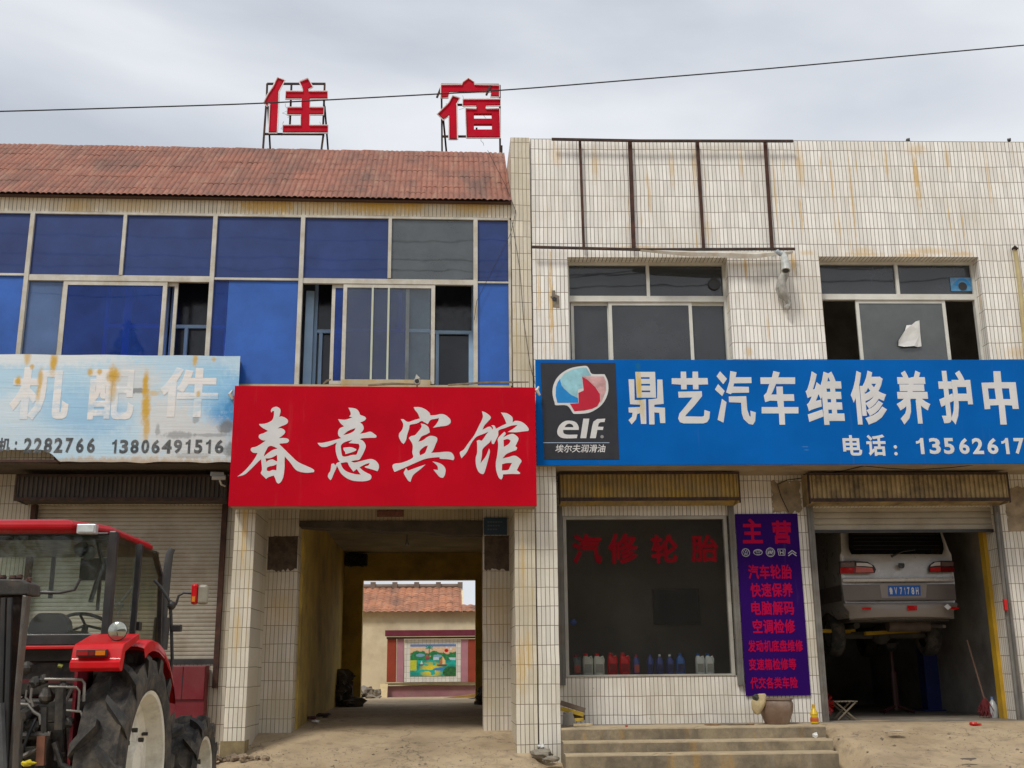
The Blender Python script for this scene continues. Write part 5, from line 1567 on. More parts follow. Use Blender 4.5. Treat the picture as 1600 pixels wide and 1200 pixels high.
# tangle of meters and cable on the far passage wall
a = L3(556, 876, YB - .1)
mt = Thing('meter_box', 'dark meter box with a tangle of cable high in the passage corner', 'meter box', L, a)
mb = MB(); mb.box(a[0] - .2, a[0] + .22, YB - .18, YB - .002, a[2] - .1, a[2] + .12); mt.part('box', mb, BLACK, bevel=.02)
mb = MB()
rnd = random.Random(4)
for k in range(5):
    mb.tube([(a[0] + rnd.uniform(-.2, .25), YB - .2 - .03 * k, a[2] + rnd.uniform(-.15, .15)) for _ in range(5)], .014, 5)
mt.part('cables', mb, CABLE)

# ------------------------------------------------------------------ steps
STEPM = pmat('step_concrete', (.29, .25, .185), .9, 0, .3, 2.5, .6, 25, dirt=(.13, .105, .08), dirt_amt=.65, dscale=3)
def step_mat():
    m = pmat('stained_steps', (.34, .275, .175), .9, 0, .3, 2.2, .6, 25, dirt=(.12, .10, .08), dirt_amt=.7, dscale=2.6)
    nt = m.node_tree; p = nt.nodes['Principled BSDF']
    src = p.inputs['Base Color'].links[0].from_socket
    co = nd(nt, 'ShaderNodeTexCoord').outputs['Object']
    st = noise_(nt, co, 1.0, 5, .6, mscale=(5, .4, .6), loc=(2, 0, 0))
    out = mixc(nt, mrange(nt, st, .56, .66, 0, .65), src, (.42, .25, .07))
    st = noise_(nt, co, 1.0, 5, .6, mscale=(7, .4, .8), loc=(9, 3, 0))
    out = mixc(nt, mrange(nt, st, .6, .7, 0, .6), out, (.42, .39, .33))
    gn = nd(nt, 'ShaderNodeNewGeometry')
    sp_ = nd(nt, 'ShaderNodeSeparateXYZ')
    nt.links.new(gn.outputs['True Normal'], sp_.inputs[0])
    lit_tread = mixc(nt, mrange(nt, noise_(nt, co, 6, 6, .7), .35, .65), (.50, .39, .24), (.36, .29, .19))
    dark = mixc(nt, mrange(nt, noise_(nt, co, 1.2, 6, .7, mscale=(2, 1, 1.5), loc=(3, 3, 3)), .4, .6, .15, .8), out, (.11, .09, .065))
    out = mixc(nt, mrange(nt, sp_.outputs['Z'], .4, .8), dark, lit_tread)  # treads lighter, risers darker by face normal: light put into the colour
    nt.links.new(out, p.inputs['Base Color'])
    return m
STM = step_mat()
z1_, z2_, z3_ = ZF - .004, G.z(1080, 1157, -.3), G.z(1080, 1177, -.6)
stp = Thing('front_steps', 'three worn concrete steps under the display window', 'steps', G, (1.9, 0, .1))
def worn(u0, u1, d0, d1, z0, z1, seed):
    n = 60
    rnd = random.Random(seed)
    mb = MB()
    for i in range(n + 1):
        u = u0 + (u1 - u0) * i / n
        e = .012 * mnoise.noise(Vector((u * 3, seed, 0))) + (rnd.uniform(0, .02) if rnd.random() < .12 else 0)
        prof = [(d1, z0), (d0 + e * .4, z0), (d0 + e, z1 - .02), (d0 + .012 + e * 1.4, z1 - .004), (d0 + .03, z1 + .0), (d1, z1)]
        mb.v += [Vector((u, a, b)) for a, b in prof]
    k = 6
    for i in range(n):
        for j in range(k - 1): mb.f.append((i * k + j, (i + 1) * k + j, (i + 1) * k + j + 1, i * k + j + 1))
    mb.f.append(tuple(range(k))[::-1]); mb.f.append(tuple(n * k + j for j in range(k)))
    mb.mi = [0] * len(mb.f)
    return mb
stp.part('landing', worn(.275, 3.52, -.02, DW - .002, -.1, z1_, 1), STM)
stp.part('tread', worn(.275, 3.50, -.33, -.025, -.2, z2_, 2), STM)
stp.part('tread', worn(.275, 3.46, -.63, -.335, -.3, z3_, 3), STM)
# rubble and broken kerb at the foot of the pier
rnd = random.Random(11)
for k, (px, py, d, r, lab) in enumerate(((848, 1178, -.15, .09, 'broken concrete lump at the foot of the pier beside the steps, the big one'), (862, 1186, -.3, .06, 'small broken concrete lump in front of the pier near the steps'), (846, 1166, -.05, .035, 'small white crumpled paper at the foot of the pier'))):
    u, z = G.at(px, py, d)
    mb = MB(); mb.ball((u, d, z), r, 6, jit=.7, sq=(1.5, 1, .6))
    single('white_litter' if k == 2 else 'concrete_lump', lab, 'litter' if k == 2 else 'rubble', mb, pmat('lump%d' % k, (.6, .6, .58) if k == 2 else (.27, .24, .19), .9, 0, .3, 9, .6, 30), G, (u, d, z))

# ------------------------------------------------------------------ courtyard seen through the passage
YH = 16.0
CREAM = pmat('cream_render', (.80, .70, .49), .9, 0, .18, .8, .3, 20, dirt=(.34, .26, .15), dirt_amt=.5, dscale=.9)
hz = lambda px, py, Y: L.z(px, py, Y)
hs = Thing('courtyard_house', 'cream rendered single storey house with orange tiled roof across the courtyard', 'house', L, (-1, YH, .4))
ze = hz(650, 957, YH - .15)
mb = MB(); mb.box(-9, 9, YH, YH + 4, 0.3, ze + .05); hs.part('wall', mb, CREAM)
zr = hz(650, 919, YH + 2.2)
xr_ = L.u(720, 930, YH + 1.6)
HROOF = roof_mat('orange_tiles', .19, (.52, .22, .11), (.40, .16, .085), (.17, .09, .06), .16)
a1 = hs.part('roof', roof_mesh(-9, xr_, YH - .2, ze, YH + 2.2, zr, .19, 12, .035), HROOF)
zmid = hz(735, 946, YH + .6)
hs.part('roof', roof_mesh(xr_ + .01, 9, YH - .2, ze, YH + .6, zmid, .19, 4, .035), HROOF)
mb = MB(); mb.tube([(-9, YH + 2.2, zr + .05), (xr_ + .05, YH + 2.2, zr + .05)], .07, 8)
for px in (583, 617, 651, 685, 719):
    u, z = L.at(px, 917, YH + 2.2); mb.box(u - .07, u + .07, YH + 2.1, YH + 2.3, z - .05, z + .13)
hs.part('ridge', mb, pmat('grey_ridge', (.2, .15, .12), .9, 0, .3, 3), a1)
mb = MB(); mb.prismx([(YH - .1, ze), (YH + 2.2, zr - .04), (YH + 2.2, ze)], xr_ + .0, xr_ + .07); hs.part('gable_edge', mb, CREAM)
# screen wall with the tile picture
YM = 15.2
mu = Thing('screen_wall', 'maroon and pink tiled screen wall holding a bright landscape tile picture', 'screen wall', L, (L.u(674, 1093, YM), YM, .4))
def mbox(x0, x1, y0, y1, d0, d1):
    a, b = L.at(x0, y1, YM); c, e = L.at(x1, y0, YM); m_ = MB(); m_.box(a, c, YM + d0, YM + d1, b, e); return m_
MAR = pmat('maroon_tile', (.16, .025, .05), .4, 0, .2, 3); BRK = pmat('brick_red_tile', (.30, .045, .022), .5, 0, .2, 3)
PNK = pmat('pink_tile', (.42, .20, .25), .5, 0, .15, 3); PNK2 = pmat('dusty_pink_tile', (.30, .135, .16), .6, 0, .2, 3, dirt=(.3, .25, .2), dirt_amt=.4)
mu.part('cap', mbox(602, 748, 984, 994, -.1, .3), MAR)
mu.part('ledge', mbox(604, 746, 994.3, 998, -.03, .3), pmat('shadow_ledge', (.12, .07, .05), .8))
mu.part('column', mbox(604, 619, 998.3, 1066, 0, .25), BRK)
mu.part('column', mbox(731.5, 746, 998.3, 1066, 0, .25), BRK)
mu.part('column', mbox(619.3, 631, 998.3, 1066, .01, .25), PNK)
mu.part('column', mbox(720.3, 731.2, 998.3, 1066, .01, .25), PNK)
mu.part('tile_field', mbox(631.3, 720, 998.3, 1066, .03, .25), tile_mat('white_field', col=(.75, .74, .70), grout=(.35, .33, .3), bw=.1, bh=.15, rust=0, grime=.1, mortar=.004))
mu.part('sill', mbox(602, 748, 1066.3, 1070.5, -.08, .3), pmat('olive_sill', (.2, .16, .06), .8, 0, .3, 4))
mu.part('base', mbox(605, 745, 1070.8, 1096, .02, .28), PNK2)
# the picture: painted glazed tiles (a lagoon with palms, huts and a sail boat)
a, b = L.at(640.5, 1057, YM), L.at(712.5, 1006.5, YM)
W_, H_ = 110, 78
me_v = [(a[0] + (b[0] - a[0]) * i / W_, YM + .02, a[1] + (b[1] - a[1]) * j / H_) for j in range(H_ + 1) for i in range(W_ + 1)]
pm = MB(); pm.add(me_v, [(j * (W_ + 1) + i, j * (W_ + 1) + i + 1, (j + 1) * (W_ + 1) + i + 1, (j + 1) * (W_ + 1) + i) for j in range(H_) for i in range(W_)])
pic = mu.part('picture', pm, attr_mat('painted_tiles', .35))
def paint(x, y):
    n1 = mnoise.noise(Vector((x * 7, y * 9, 1))); n2 = mnoise.noise(Vector((x * 22, y * 22, 4)))
    if y > .93: c = (.12, .25, .55)
    elif y > .55: c = (.78, .48 + .25 * (y - .55), .28 + .3 * (y - .55))
    else: c = (.03, .34, .22)
    if .42 < y < .93:
        for cx, cy, r in ((.2, .62, .16), (.1, .55, .14), (.55, .62, .13), (.66, .55, .17), (.33, .55, .14), (.95, .62, .13), (.82, .48, .12)):
            if (x - cx) ** 2 + ((y - cy) * .8) ** 2 < (r * (1 + .35 * n1 + .2 * n2)) ** 2: c = (.03, .16 + .12 * (n2 + .5), .09)
        if ((x - .22) / .1) ** 2 + ((y - .66) / .05) ** 2 < 1 or ((x - .6) / .1) ** 2 + ((y - .63) / .05) ** 2 < 1: c = (.22, .42, .6)
        if .8 < y < .93 and .74 < x < .95 and n2 > .05: c = (.7, .75, .8)
        if .5 < x - .0 < .63 and .5 < y < .6 or .82 < x < 1 and .45 < y < .58 and n1 > -.1: c = (.55, .68, .8)
    if y <= .5:
        m = max(0, 1 - ((x - .46) / .28) ** 2 - ((y - .2) / .3) ** 2)
        c = tuple(p * (1 - m) + q * m for p, q in zip((.02, .33 + .12 * n1, .24 - .1 * n1), (.85, .68, .02)))
        if n1 > .22: c = (.02, .45, .40)
        if x < .14 and y > .18: c = (.55, .6, .05)
        if ((x - .66) / .16) ** 2 + ((y - .22) / .05) ** 2 < 1: c = (.05, .25, .55)
        if (x - .9) ** 2 + (y - .12) ** 2 < .035: c = (.03, .15 + .1 * n2, .05)
    if (x - .79) ** 2 + ((y - .8) * .75) ** 2 < .0016: c = (.5, .0, .0)
    elif (x - .79) ** 2 + ((y - .8) * .75) ** 2 < .005: c = (.85, .5, .35)
    if abs(x - .41 - .02 * (y - .7)) < .008 and .62 < y < .86: c = (.12, .08, .03)
    for k in range(7):
        ang = math.pi * (k / 6) * 1.15 - .25
        dx, dy = x - .415, (y - .88) * .72
        pr = dx * math.cos(ang) + dy * math.sin(ang); pe = abs(-dx * math.sin(ang) + dy * math.cos(ang) + .5 * pr * pr)
        if 0 < pr < .085 and pe < .009: c = (.0, .28, .22)
    if abs(x - .37) < .055 * (1 - (y - .58) / .12) and .58 < y < .7: c = (.35, .12, .10)
    if .33 < x < .41 and .5 < y < .58: c = (.28, .07, .1)
    if .65 < x < .77 and .38 + .3 * (x - .65) * 0 < y < .62 - abs(x - .71) * 2.2: c = (.85, .62, .28) if x > .70 else (.55, .18, .08)
    if ((x - .7) / .12) ** 2 + ((y - .345) / .035) ** 2 < 1 and y < .37: c = (.25, .04, .03)
    if ((x - .24) / .06) ** 2 + ((y - .36) / .02) ** 2 < 1: c = (.05, .08, .08)
    if abs(x - .25) < .03 * (1 - (y - .38) / .12) and .38 < y < .5: c = (.7, .72, .7)
    k = .92 + .16 * n2
    return tuple(max(0, min(1, v * k)) for v in c)
ca = pic.data.color_attributes.new('Col', 'FLOAT_COLOR', 'POINT')
buf = []
for j in range(H_ + 1):
    for i in range(W_ + 1): buf += [*paint(i / W_, j / H_), 1]
ca.data.foreach_set('color', buf)

# clutter in the passage and yard
def heap(label, cat, name, fr, c, spread, n, col, seed, rr=(.05, .13), mat=None):
    rnd = random.Random(seed)
    mb = MB()
    m_ = mat or pmat('%s_%d' % (name, seed), col, .9, 0, .5, 7, .6, 25, dirt=[q * .35 for q in col], dirt_amt=.6)
    for k in range(n):
        x, y = rnd.gauss(0, .45) * spread[0], rnd.gauss(0, .4) * spread[1]
        hgt = spread[2] * math.exp(-(x / spread[0]) ** 2 * 1.6) * rnd.random()
        mb.ball((c[0] + x, c[1] + y, c[2] + hgt), rnd.uniform(*rr), 5, jit=.9, sq=(rnd.uniform(.8, 1.5), 1, rnd.uniform(.5, 1.1)))
    return single(name, label, cat, mb, m_, fr, c, kind='stuff')
g = L3(540, 1098, YB - .7); heap('dark heap of sacks and rags against the passage wall', 'heap', 'rubbish_heap', L, (g[0] - .05, g[1], .5), (.26, .3, .55), 34, (.11, .095, .08), 3)
g = L3(575, 1096, 13.6); heap('grey rubble heap against the cream courtyard wall', 'heap', 'rubble_heap', L, (g[0], g[1], .45), (.28, .3, .28), 20, (.26, .23, .19), 8)
g = L3(752, 1098, YB - .8); heap('dark clutter piled at the right side of the passage mouth', 'heap', 'clutter_heap', L, (g[0] + .02, g[1], .5), (.12, .25, .35), 14, (.09, .08, .07), 12, (.04, .09))
def slab(name, label, cat, pts, r, mat, fr=L, sy=1):
    mb = MB()
    a, b = Vector(pts[0]), Vector(pts[1])
    t = (b - a).normalized(); s_ = t.cross(Vector((0, 1, 0))).normalized() if abs(t.y) < .9 else Vector((1, 0, 0))
    n_ = t.cross(s_).normalized()
    vs = []
    for p in (a, b):
        for i, j in ((-1, -1), (1, -1), (1, 1), (-1, 1)): vs.append(p + s_ * r[0] * i + n_ * r[1] * j)
    mb.add(vs, [(0, 1, 2, 3), (7, 6, 5, 4), (0, 4, 5, 1), (1, 5, 6, 2), (2, 6, 7, 3), (3, 7, 4, 0)])
    return single(name, label, cat, mb, mat, fr, tuple(a), bevel=.004)
PALEWOOD = pmat('pale_board', (.55, .43, .24), .8, 0, .2, 5)
OLDWOOD = pmat('old_grey_wood', (.16, .13, .095), .9, 0, .4, 9, .5, 25)
slab('leaning_board', 'pale board leaning against the foot of the maroon screen wall', 'board', (L3(598, 1097, 14.6), L3(600, 1069, 15.1)), (.10, .015), PALEWOOD)
slab('plank', 'yellow brown plank lying in front of the screen wall', 'plank', (L3(694, 1093, 13.0), L3(745, 1086, 13.2)), (.035, .05), pmat('yellow_plank', (.33, .2, .05), .8))
slab('plank', 'weathered grey plank lying nearest the passage mouth in the courtyard', 'plank', (L3(722, 1097, 11.5), L3(756, 1089, 11.9)), (.04, .06), OLDWOOD)
for px, py, Y, r, c, lab in ((493, 1127, 2.0, .035, (.6, .6, .58), 'crumpled white paper scrap on the passage floor near the wall'), (507, 1118, 3.2, .07, (.07, .05, .045), 'dark rag on the passage floor beside the wall'), (486, 1122, 2.4, .05, (.09, .03, .03), 'small dark red scrap on the passage floor by the wall')):
    g = L3(px, py, Y); mb = MB(); mb.ball((g[0], g[1], g[2]), r, 5, jit=1.0, sq=(1.5, 1, .5)); single('litter', lab, 'litter', mb, pmat('litter_%d' % px, c, .9, 0, .3, 9), L, g)
g = L3(405, 1181, -.1)
heap('broken brick and mortar bits at the foot of the left pillar', 'rubble', 'rubble', L, (L.u(352, 1184, -.15), -.12, .10), (.5, .14, .03), 26, (.24, .18, .12), 21, (.02, .05))

# ------------------------------------------------------------------ bottles inside the display window
def bottle(kind, u, h, w, label, cols):
    d = DW + .20
    z0 = dwz0 + .013
    t = Thing('oil_bottle', label, 'bottle', G, (u, d, z0), group='oil bottles on the display window shelf')
    mb = MB()
    rings = []
    def ring(z, a, b, ox=0, pw=3.2):
        return [(u + ox + a * (abs(math.cos(k)) ** (2 / pw)) * (1 if math.cos(k) >= 0 else -1), d + b * (abs(math.sin(k)) ** (2 / pw)) * (1 if math.sin(k) >= 0 else -1), z0 + z) for k in [2 * math.pi * q / 20 for q in range(20)]]
    if kind == 'can':
        neck = -w * .18
        prof = [(0, w * .47, .05, 0), (.01, w * .5, .055, 0), (h * .6, w * .5, .055, 0), (h * .76, w * .42, .048, neck * .3), (h * .85, w * .24, .03, neck), (h * .9, w * .17, .022, neck)]
    else:
        neck = 0
        prof = [(0, w * .47, .04, 0), (.01, w * .5, .045, 0), (h * .72, w * .5, .045, 0), (h * .82, w * .3, .028, 0), (h * .9, w * .2, .02, 0)]
    for z, a, b, ox in prof: rings.append(ring(z, a, b, ox, 3.2 if z < h * .8 else 2))
    mb.loft(rings)
    if kind == 'can':
        mb.tube([(u + w * .1, d, z0 + h * .80), (u + w * .36, d, z0 + h * .86), (u + w * .46, d, z0 + h * .72), (u + w * .45, d, z0 + h * .55)], [.012, .014, .014, .012], 8)
    t.part('body', mb, cols[0], smooth=True)
    mb = MB(); mb.lathe([(w * .19, h * .88), (w * .2, h * .9), (w * .2, h * .985), (w * .17, h), (0, h)], (u + neck, d, z0), 'z', 14)
    t.part('cap', mb, cols[1])
    mb = MB()
    k = 10
    vs = []
    for i in range(k + 1):
        x = -w * .36 + w * .72 * i / k
        vs += [(u + x, d - .0555 - .001 if kind == 'can' else d - .0465, z0 + h * .14), (u + x, d - .0565 if kind == 'can' else d - .0465, z0 + h * .52)]
    mb.add(vs, [(2 * i, 2 * i + 2, 2 * i + 3, 2 * i + 1) for i in range(k)])
    t.part('label', mb, cols[2])
P = lambda n, c, r=.35: pmat(n, c, r, 0, .08, 4)
wh, rd, nv, gy, bw = P('white_plastic', (.82, .86, .80)), P('red_plastic_b', (.70, .006, .012)), P('navy_plastic', (.05, .08, .34)), P('grey_plastic', (.16, .20, .22)), P('milky_plastic', (.86, .92, .93))
bl_, lb, rl, dl = P('blue_cap', (.01, .13, .45)), P('label_grey', (.4, .42, .4)), P('label_red', (.5, .1, .08)), P('label_dark', (.02, .03, .12))
for kind, x0, x1, yt, lab, cols in (
    ('can', 118, 160, 1010, 'translucent grey bottle, the outermost beside the window frame near the pillar', (gy, P('cap_red', (.4, .02, .02)), rl)),
    ('can', 168, 221, 1003, 'off-white oil can beside the translucent grey bottle', (wh, rd, lb)),
    ('can', 226, 281, 1003, 'off-white oil can beside the red cans', (wh, rd, lb)),
    ('can', 299, 348, 1000, 'red oil can next to the off-white cans', (rd, rd, P('label_maroon', (.25, .0, .01)))),
    ('can', 361, 414, 1000, 'red oil can next to the navy bottles', (rd, rd, P('label_maroon2', (.28, .0, .01)))),
    ('slim', 430, 466, 1010, 'navy bottle standing nearest the red cans', (nv, rd, rl)),
    ('slim', 503, 537, 1008, 'slim navy bottle, second from the red cans', (nv, nv, dl)),
    ('slim', 552, 587, 1008, 'slim navy bottle with pale cap, in the middle of the navy row', (nv, wh, dl)),
    ('slim', 605, 641, 1008, 'slim navy bottle with pale cap beside the brighter blue bottle', (nv, wh, dl)),
    ('slim', 655, 700, 1003, 'broader bright blue bottle ending the navy row', (P('mid_blue_plastic', (.04, .16, .55)), bl_, dl)),
    ('can', 756, 802, 1003, 'white oil can with blue cap beside the gap in the row', (bw, bl_, lb)),
    ('can', 807, 851, 1003, 'white oil can with blue cap, last of the row towards the garage', (bw, bl_, lb))):
    pa, pb, pt = 860 + x0 * .3, 860 + x1 * .3, 720 + yt * .3
    d = DW + .20
    u0, u1 = G.u(pa, 1040, d), G.u(pb, 1040, d)
    h = G.z((pa + pb) / 2, pt, d) - (dwz0 + .013)
    bottle(kind, (u0 + u1) / 2, h, u1 - u0, lab, cols)
u, z = G.at(896, 972, DW + .3); mb = MB(); mb.ball((u, DW + .3, z), .05, 5, jit=.6, sq=(1, .3, .8))
single('blue_rag', 'small bright blue cloth stuck inside the display window edge', 'cloth', mb, P('blue_cloth', (.02, .09, .35)), G, (u, DW + .3, z))

# ------------------------------------------------------------------ things on the landing
zl = ZF
LD = .42
u0, u1 = G.u(1186, 1112, LD), G.u(1240, 1112, LD)
uc, rr = (u0 + u1) / 2, (u1 - u0) / 2
hh = G.z(1213, 1091, LD) - zl
pot = Thing('clay_basin', 'brown glazed clay basin with sloping sides under the purple banner', 'basin', G, (uc, LD, zl))
mb = MB(); mb.lathe([(rr * .66, 0), (rr * .74, hh * .12), (rr * .95, hh * .5), (rr * .99, hh * .78), (rr * .9, hh * .93), (rr * .98, hh * .95), (rr * .98, hh), (rr * .86, hh), (rr * .84, hh * .9), (rr * .8, hh * .3), (0, hh * .2)], (uc, LD, zl), 'z', 32)
pot.part('bowl', mb, pmat('brown_glaze', (.19, .12, .085), .4, 0, .25, 3, .2, 20, dirt=(.36, .29, .22), dirt_amt=.6, dscale=3), smooth=True)
a = G3(1186, 1100, LD - .12)
hat = Thing('straw_hat', 'crumpled pale straw hat hooked over the rim of the clay basin', 'hat', G, a)
mb = MB(); mb.ball((0, 0, 0), 1, 12, jit=.12)
mb.v = [Vector((a[0] + v.x * (.095 + .03 * v.z) + .02 * v.z, a[1] + v.y * .05, a[2] + v.z * .125 + .02 * v.x)) for v in mb.v]
hat.part('straw', mb, pmat('straw', (.50, .40, .22), .85, 0, .25, 14, .6, 60, dirt=(.30, .25, .15), dirt_amt=.5, dscale=9), smooth=True)
mb = MB(); mb.ball((0, 0, 0), 1, 8, jit=.5); mb.v = [Vector((a[0] - .04 + v.x * .04, a[1] - .03 + v.y * .03, a[2] + .085 + v.z * .035)) for v in mb.v]
hat.part('dark_patch', mb, pmat('dark_hat_patch', (.05, .055, .045), .9))
# yellow oil bottle at the jamb
u, z = G.at(1273, 1131, .3)
yb = Thing('yellow_bottle', 'small yellow oil bottle standing at the garage doorpost', 'bottle', G, (u, .3, zl))
mb = MB(); mb.lathe([(.035, 0), (.05, .01), (.052, .06), (.042, .09), (.05, .12), (.03, .17), (.018, .19), (.018, .2)], (u, .3, zl), 'z', 16); yb.part('body', mb, P('yellow_plastic', (.62, .42, .01)), smooth=True)
mb = MB(); mb.lathe([(.021, .2), (.021, .235), (0, .236)], (u, .3, zl), 'z', 12); yb.part('cap', mb, P('yellow_cap', (.55, .33, .01)))
mb = MB(); mb.lathe([(.0535, .03), (.0535, .06), (.0475, .08)], (u, .3, zl), 'z', 16); yb.part('label', mb, P('red_label', (.45, .1, .02)))
# timber offcuts and a shovel blade stacked against the pillar
pw = []
for k, (x0, y0, x1, y1, d, r, c, lab) in enumerate(((876, 1098, 914, 1110, .35, (.03, .02), (.15, .11, .085), 'brown timber offcut on top of the pile beside the pillar'), (876, 1107, 912, 1117, .30, (.025, .02), (.42, .28, .03), 'yellow painted strip in the offcut pile beside the pillar'),
        (880, 1117, 914, 1121, .36, (.03, .025), (.12, .09, .07), 'dark timber offcut in the middle of the pile beside the pillar'), (880, 1126, 912, 1124, .22, (.018, .015), (.40, .27, .04), 'thin yellow strip low in the offcut pile'),
        (896, 1133, 926, 1132, .12, (.015, .01), (.45, .36, .22), 'pale flat stick lying in front of the offcut pile'))):
    slab('timber_offcut', lab, 'timber', (G.w(*G3(x0, y0, d)), G.w(*G3(x1, y1, d))), r, pmat('offcut_%d' % k, c, .85, 0, .35, 9, .5, 30), L)
mb = MB(); pts = [(880, 1115), (894, 1112), (900, 1132), (879, 1135)]
mb.prism(qpx(G, pts, .2), .185, .2); single('shovel_blade', 'grey metal shovel blade propped against the offcut pile', 'shovel', mb, pmat('grey_blade', (.2, .19, .17), .5, .3, .3, 6), G, G3(888, 1134, .2), bevel=.004)
for k, (px, py, d, sx, sy, sz, c, lab) in enumerate(((1116, 1131, .3, .12, .05, .012, (.28, .17, .09), 'flat brown rag lying on the landing under the window'), (1150, 1132, .25, .2, .03, .008, (.22, .17, .11), 'long flat strip lying on the landing beside the basin'), (1172, 1131, .28, .07, .04, .015, (.24, .14, .08), 'small brown scrap on the landing touching the basin'),
        (1274, 1149, -.1, .035, .035, .03, (.7, .7, .68), 'crumpled white ball of paper at the end of the steps'), (1401, 1142, -.3, .11, .06, .008, (.5, .42, .32), 'flat beige paper lying on the ramp below the van'), (979, 1134, .15, .02, .02, .01, (.5, .05, .03), 'tiny red cap on the landing below the window'), (1515, 1186, -1.3, .10, .03, .008, (.12, .1, .08), 'dark twig lying on the concrete ramp'))):
    u, z = G.at(px, py, d)
    if 875 < px < 1260: z = zl + .004
    mb = MB(); mb.ball((0, 0, 0), 1, 6, jit=.5); mb.v = [Vector((u + v.x * sx, d + v.y * sy, z + .004 + v.z * sz)) for v in mb.v]
    single('litter', lab, 'litter', mb, pmat('scrap_%d' % k, c, .9, 0, .3, 12), G, (u, d, z))
u, z = G.at(1521, 1131, .2); mb = MB(); mb.lathe([(.045, 0), (.05, .015), (.04, .03), (0, .032)], (u, .2, z - .01), 'z', 14); mb.box(u + .03, u + .09, .17, .22, z - .01, z + .005)
single('plastic_disc', 'bright red plastic lid lying at the garage threshold', 'lid', mb, P('red_lid', (.55, .01, .01)), G, (u, .2, z))
# folding stool, red brush, mop and jug in the bay
SD = 1.15
st = Thing('folding_stool', 'small wooden folding stool with crossed legs inside the garage bay', 'stool', G, G3(1317, 1125, SD))
zt_, zb0 = G.z(1317, 1095, SD), ZF
a, b = G.u(1299, 1100, SD), G.u(1337, 1100, SD)
mb = MB()
for k in range(7): mb.box(a + (b - a) * k / 7, a + (b - a) * (k + .75) / 7, SD - .12, SD + .14, zt_ - .012, zt_)
st.part('seat', mb, pmat('stool_slats', (.17, .14, .10), .8, 0, .3, 8))
LEGW = pmat('stool_wood', (.15, .12, .08), .8, 0, .3, 8)
for d in (SD - .1, SD + .12):
    for s in (0, 1):
        mb = MB(); mb.tube([(a + .03 if s else b - .03, d + .012 * s, zt_ - .013), (b - .04 if s else a + .04, d + .012 * s, zb0 + .005)], .013, 6); st.part('leg', mb, LEGW)
bu, bz = G.at(1291, 1100, 1.05)
br = Thing('red_brush', 'round red bristle brush hanging just inside the garage doorpost', 'brush', G, (bu, 1.05, bz))
mb = MB(); rnd = random.Random(2)
for k in range(90):
    an, ph = rnd.uniform(0, 2 * math.pi), rnd.uniform(-1, 1)
    dv = Vector((math.cos(an) * .10, ph * .04, math.sin(an) * .15)); mb.tube([Vector((bu, 1.05, bz)) + dv * .2, Vector((bu, 1.05, bz)) + dv], .003, 3)
br.part('bristles', mb, P('red_bristle', (.45, .01, .01)))
mb = MB(); mb.tube([(bu, 1.05, bz - .15), (bu - .02, 1.07, bz + .7)], .01, 6); br.part('handle', mb, BLACK)
MD = 1.35
mp0, mp1 = G3(1511, 1000, MD + .15), G3(1538, 1092, MD)
mop = Thing('red_mop', 'long handled mop with red strands leaning in the garage bay', 'mop', G, mp1)
mb = MB(); mb.tube([mp0, mp1], .014, 8); mop.part('handle', mb, pmat('mop_handle', (.12, .07, .05), .7))
mb = MB(); rnd = random.Random(5)
for k in range(70):
    e = Vector(mp1) + Vector((rnd.uniform(-.10, .10), rnd.uniform(-.08, .08), -(mp1[2] - ZF) * rnd.uniform(.6, .98)))
    mb.tube([Vector(mp1) + Vector((0, 0, .03)), (Vector(mp1) + e) / 2 + Vector((rnd.uniform(-.04, .04), 0, .02)), e], .006, 3)
mop.part('strands', mb, pmat('red_strands', (.16, .02, .025), .9, 0, .3, 20))
u, z = G.at(1553, 1118, MD)
jug = Thing('plastic_jug', 'small milky plastic jug beside the mop in the garage bay', 'jug', G, (u, MD, ZF))
mb = MB(); mb.lathe([(.06, 0), (.065, .01), (.065, .14), (.04, .2), (.018, .23), (.018, .25)], (u, MD, ZF), 'z', 16); jug.part('body', mb, P('milky_jug', (.38, .4, .4)), smooth=True)
mb = MB(); mb.lathe([(.021, .25), (.021, .275), (0, .276)], (u, MD, ZF), 'z', 10); jug.part('cap', mb, P('jug_cap', (.1, .2, .4)))

# ------------------------------------------------------------------ the van on the lift
VN = 1.75
vu = lambda px, py=885, d=VN: G.u(px, py, d)
vz = lambda py, px=1405, d=VN: G.z(px, py, d)
uc = (vu(1313) + vu(1493)) / 2
hw = (vu(1493) - vu(1313)) / 2
zbot, zbelt, zsh, ztop = vz(968), vz(905), vz(866), vz(770)
van = Thing('raised_van', 'silver and taupe van with a blue licence plate raised on the garage lift', 'van', G, (uc, VN, zbot))
def vring(d, s=1.0, zb_=None, zt=None, lean=0.0, wtop=.77):
    zb_, zt = zb_ or zbot, zt or ztop
    half = [(0, zb_), (hw * .55 * s, zb_), (hw * .84 * s, zb_ + .02), (hw * .93 * s, zb_ + .12), (hw * .985 * s, zb_ + (zbelt - zb_) * .6), (hw * 1.0 * s, zbelt), (hw * .995 * s, zbelt + .03), (hw * .985 * s, zsh), (hw * .955 * s, zsh + .05),
            (hw * (wtop + .07) * s, zt - .16), (hw * wtop * s, zt - .05), (hw * .62 * s, zt), (0, zt + .03)]
    full = half + [(-x, z) for x, z in half[-2:0:-1]]
    return [(uc + x, d + lean * max(0, (z - zsh) / max(zt - zsh, .1)) ** 1.3 + .05 * (abs(x) / hw) ** 3, z) for x, z in full]
mb = MB()
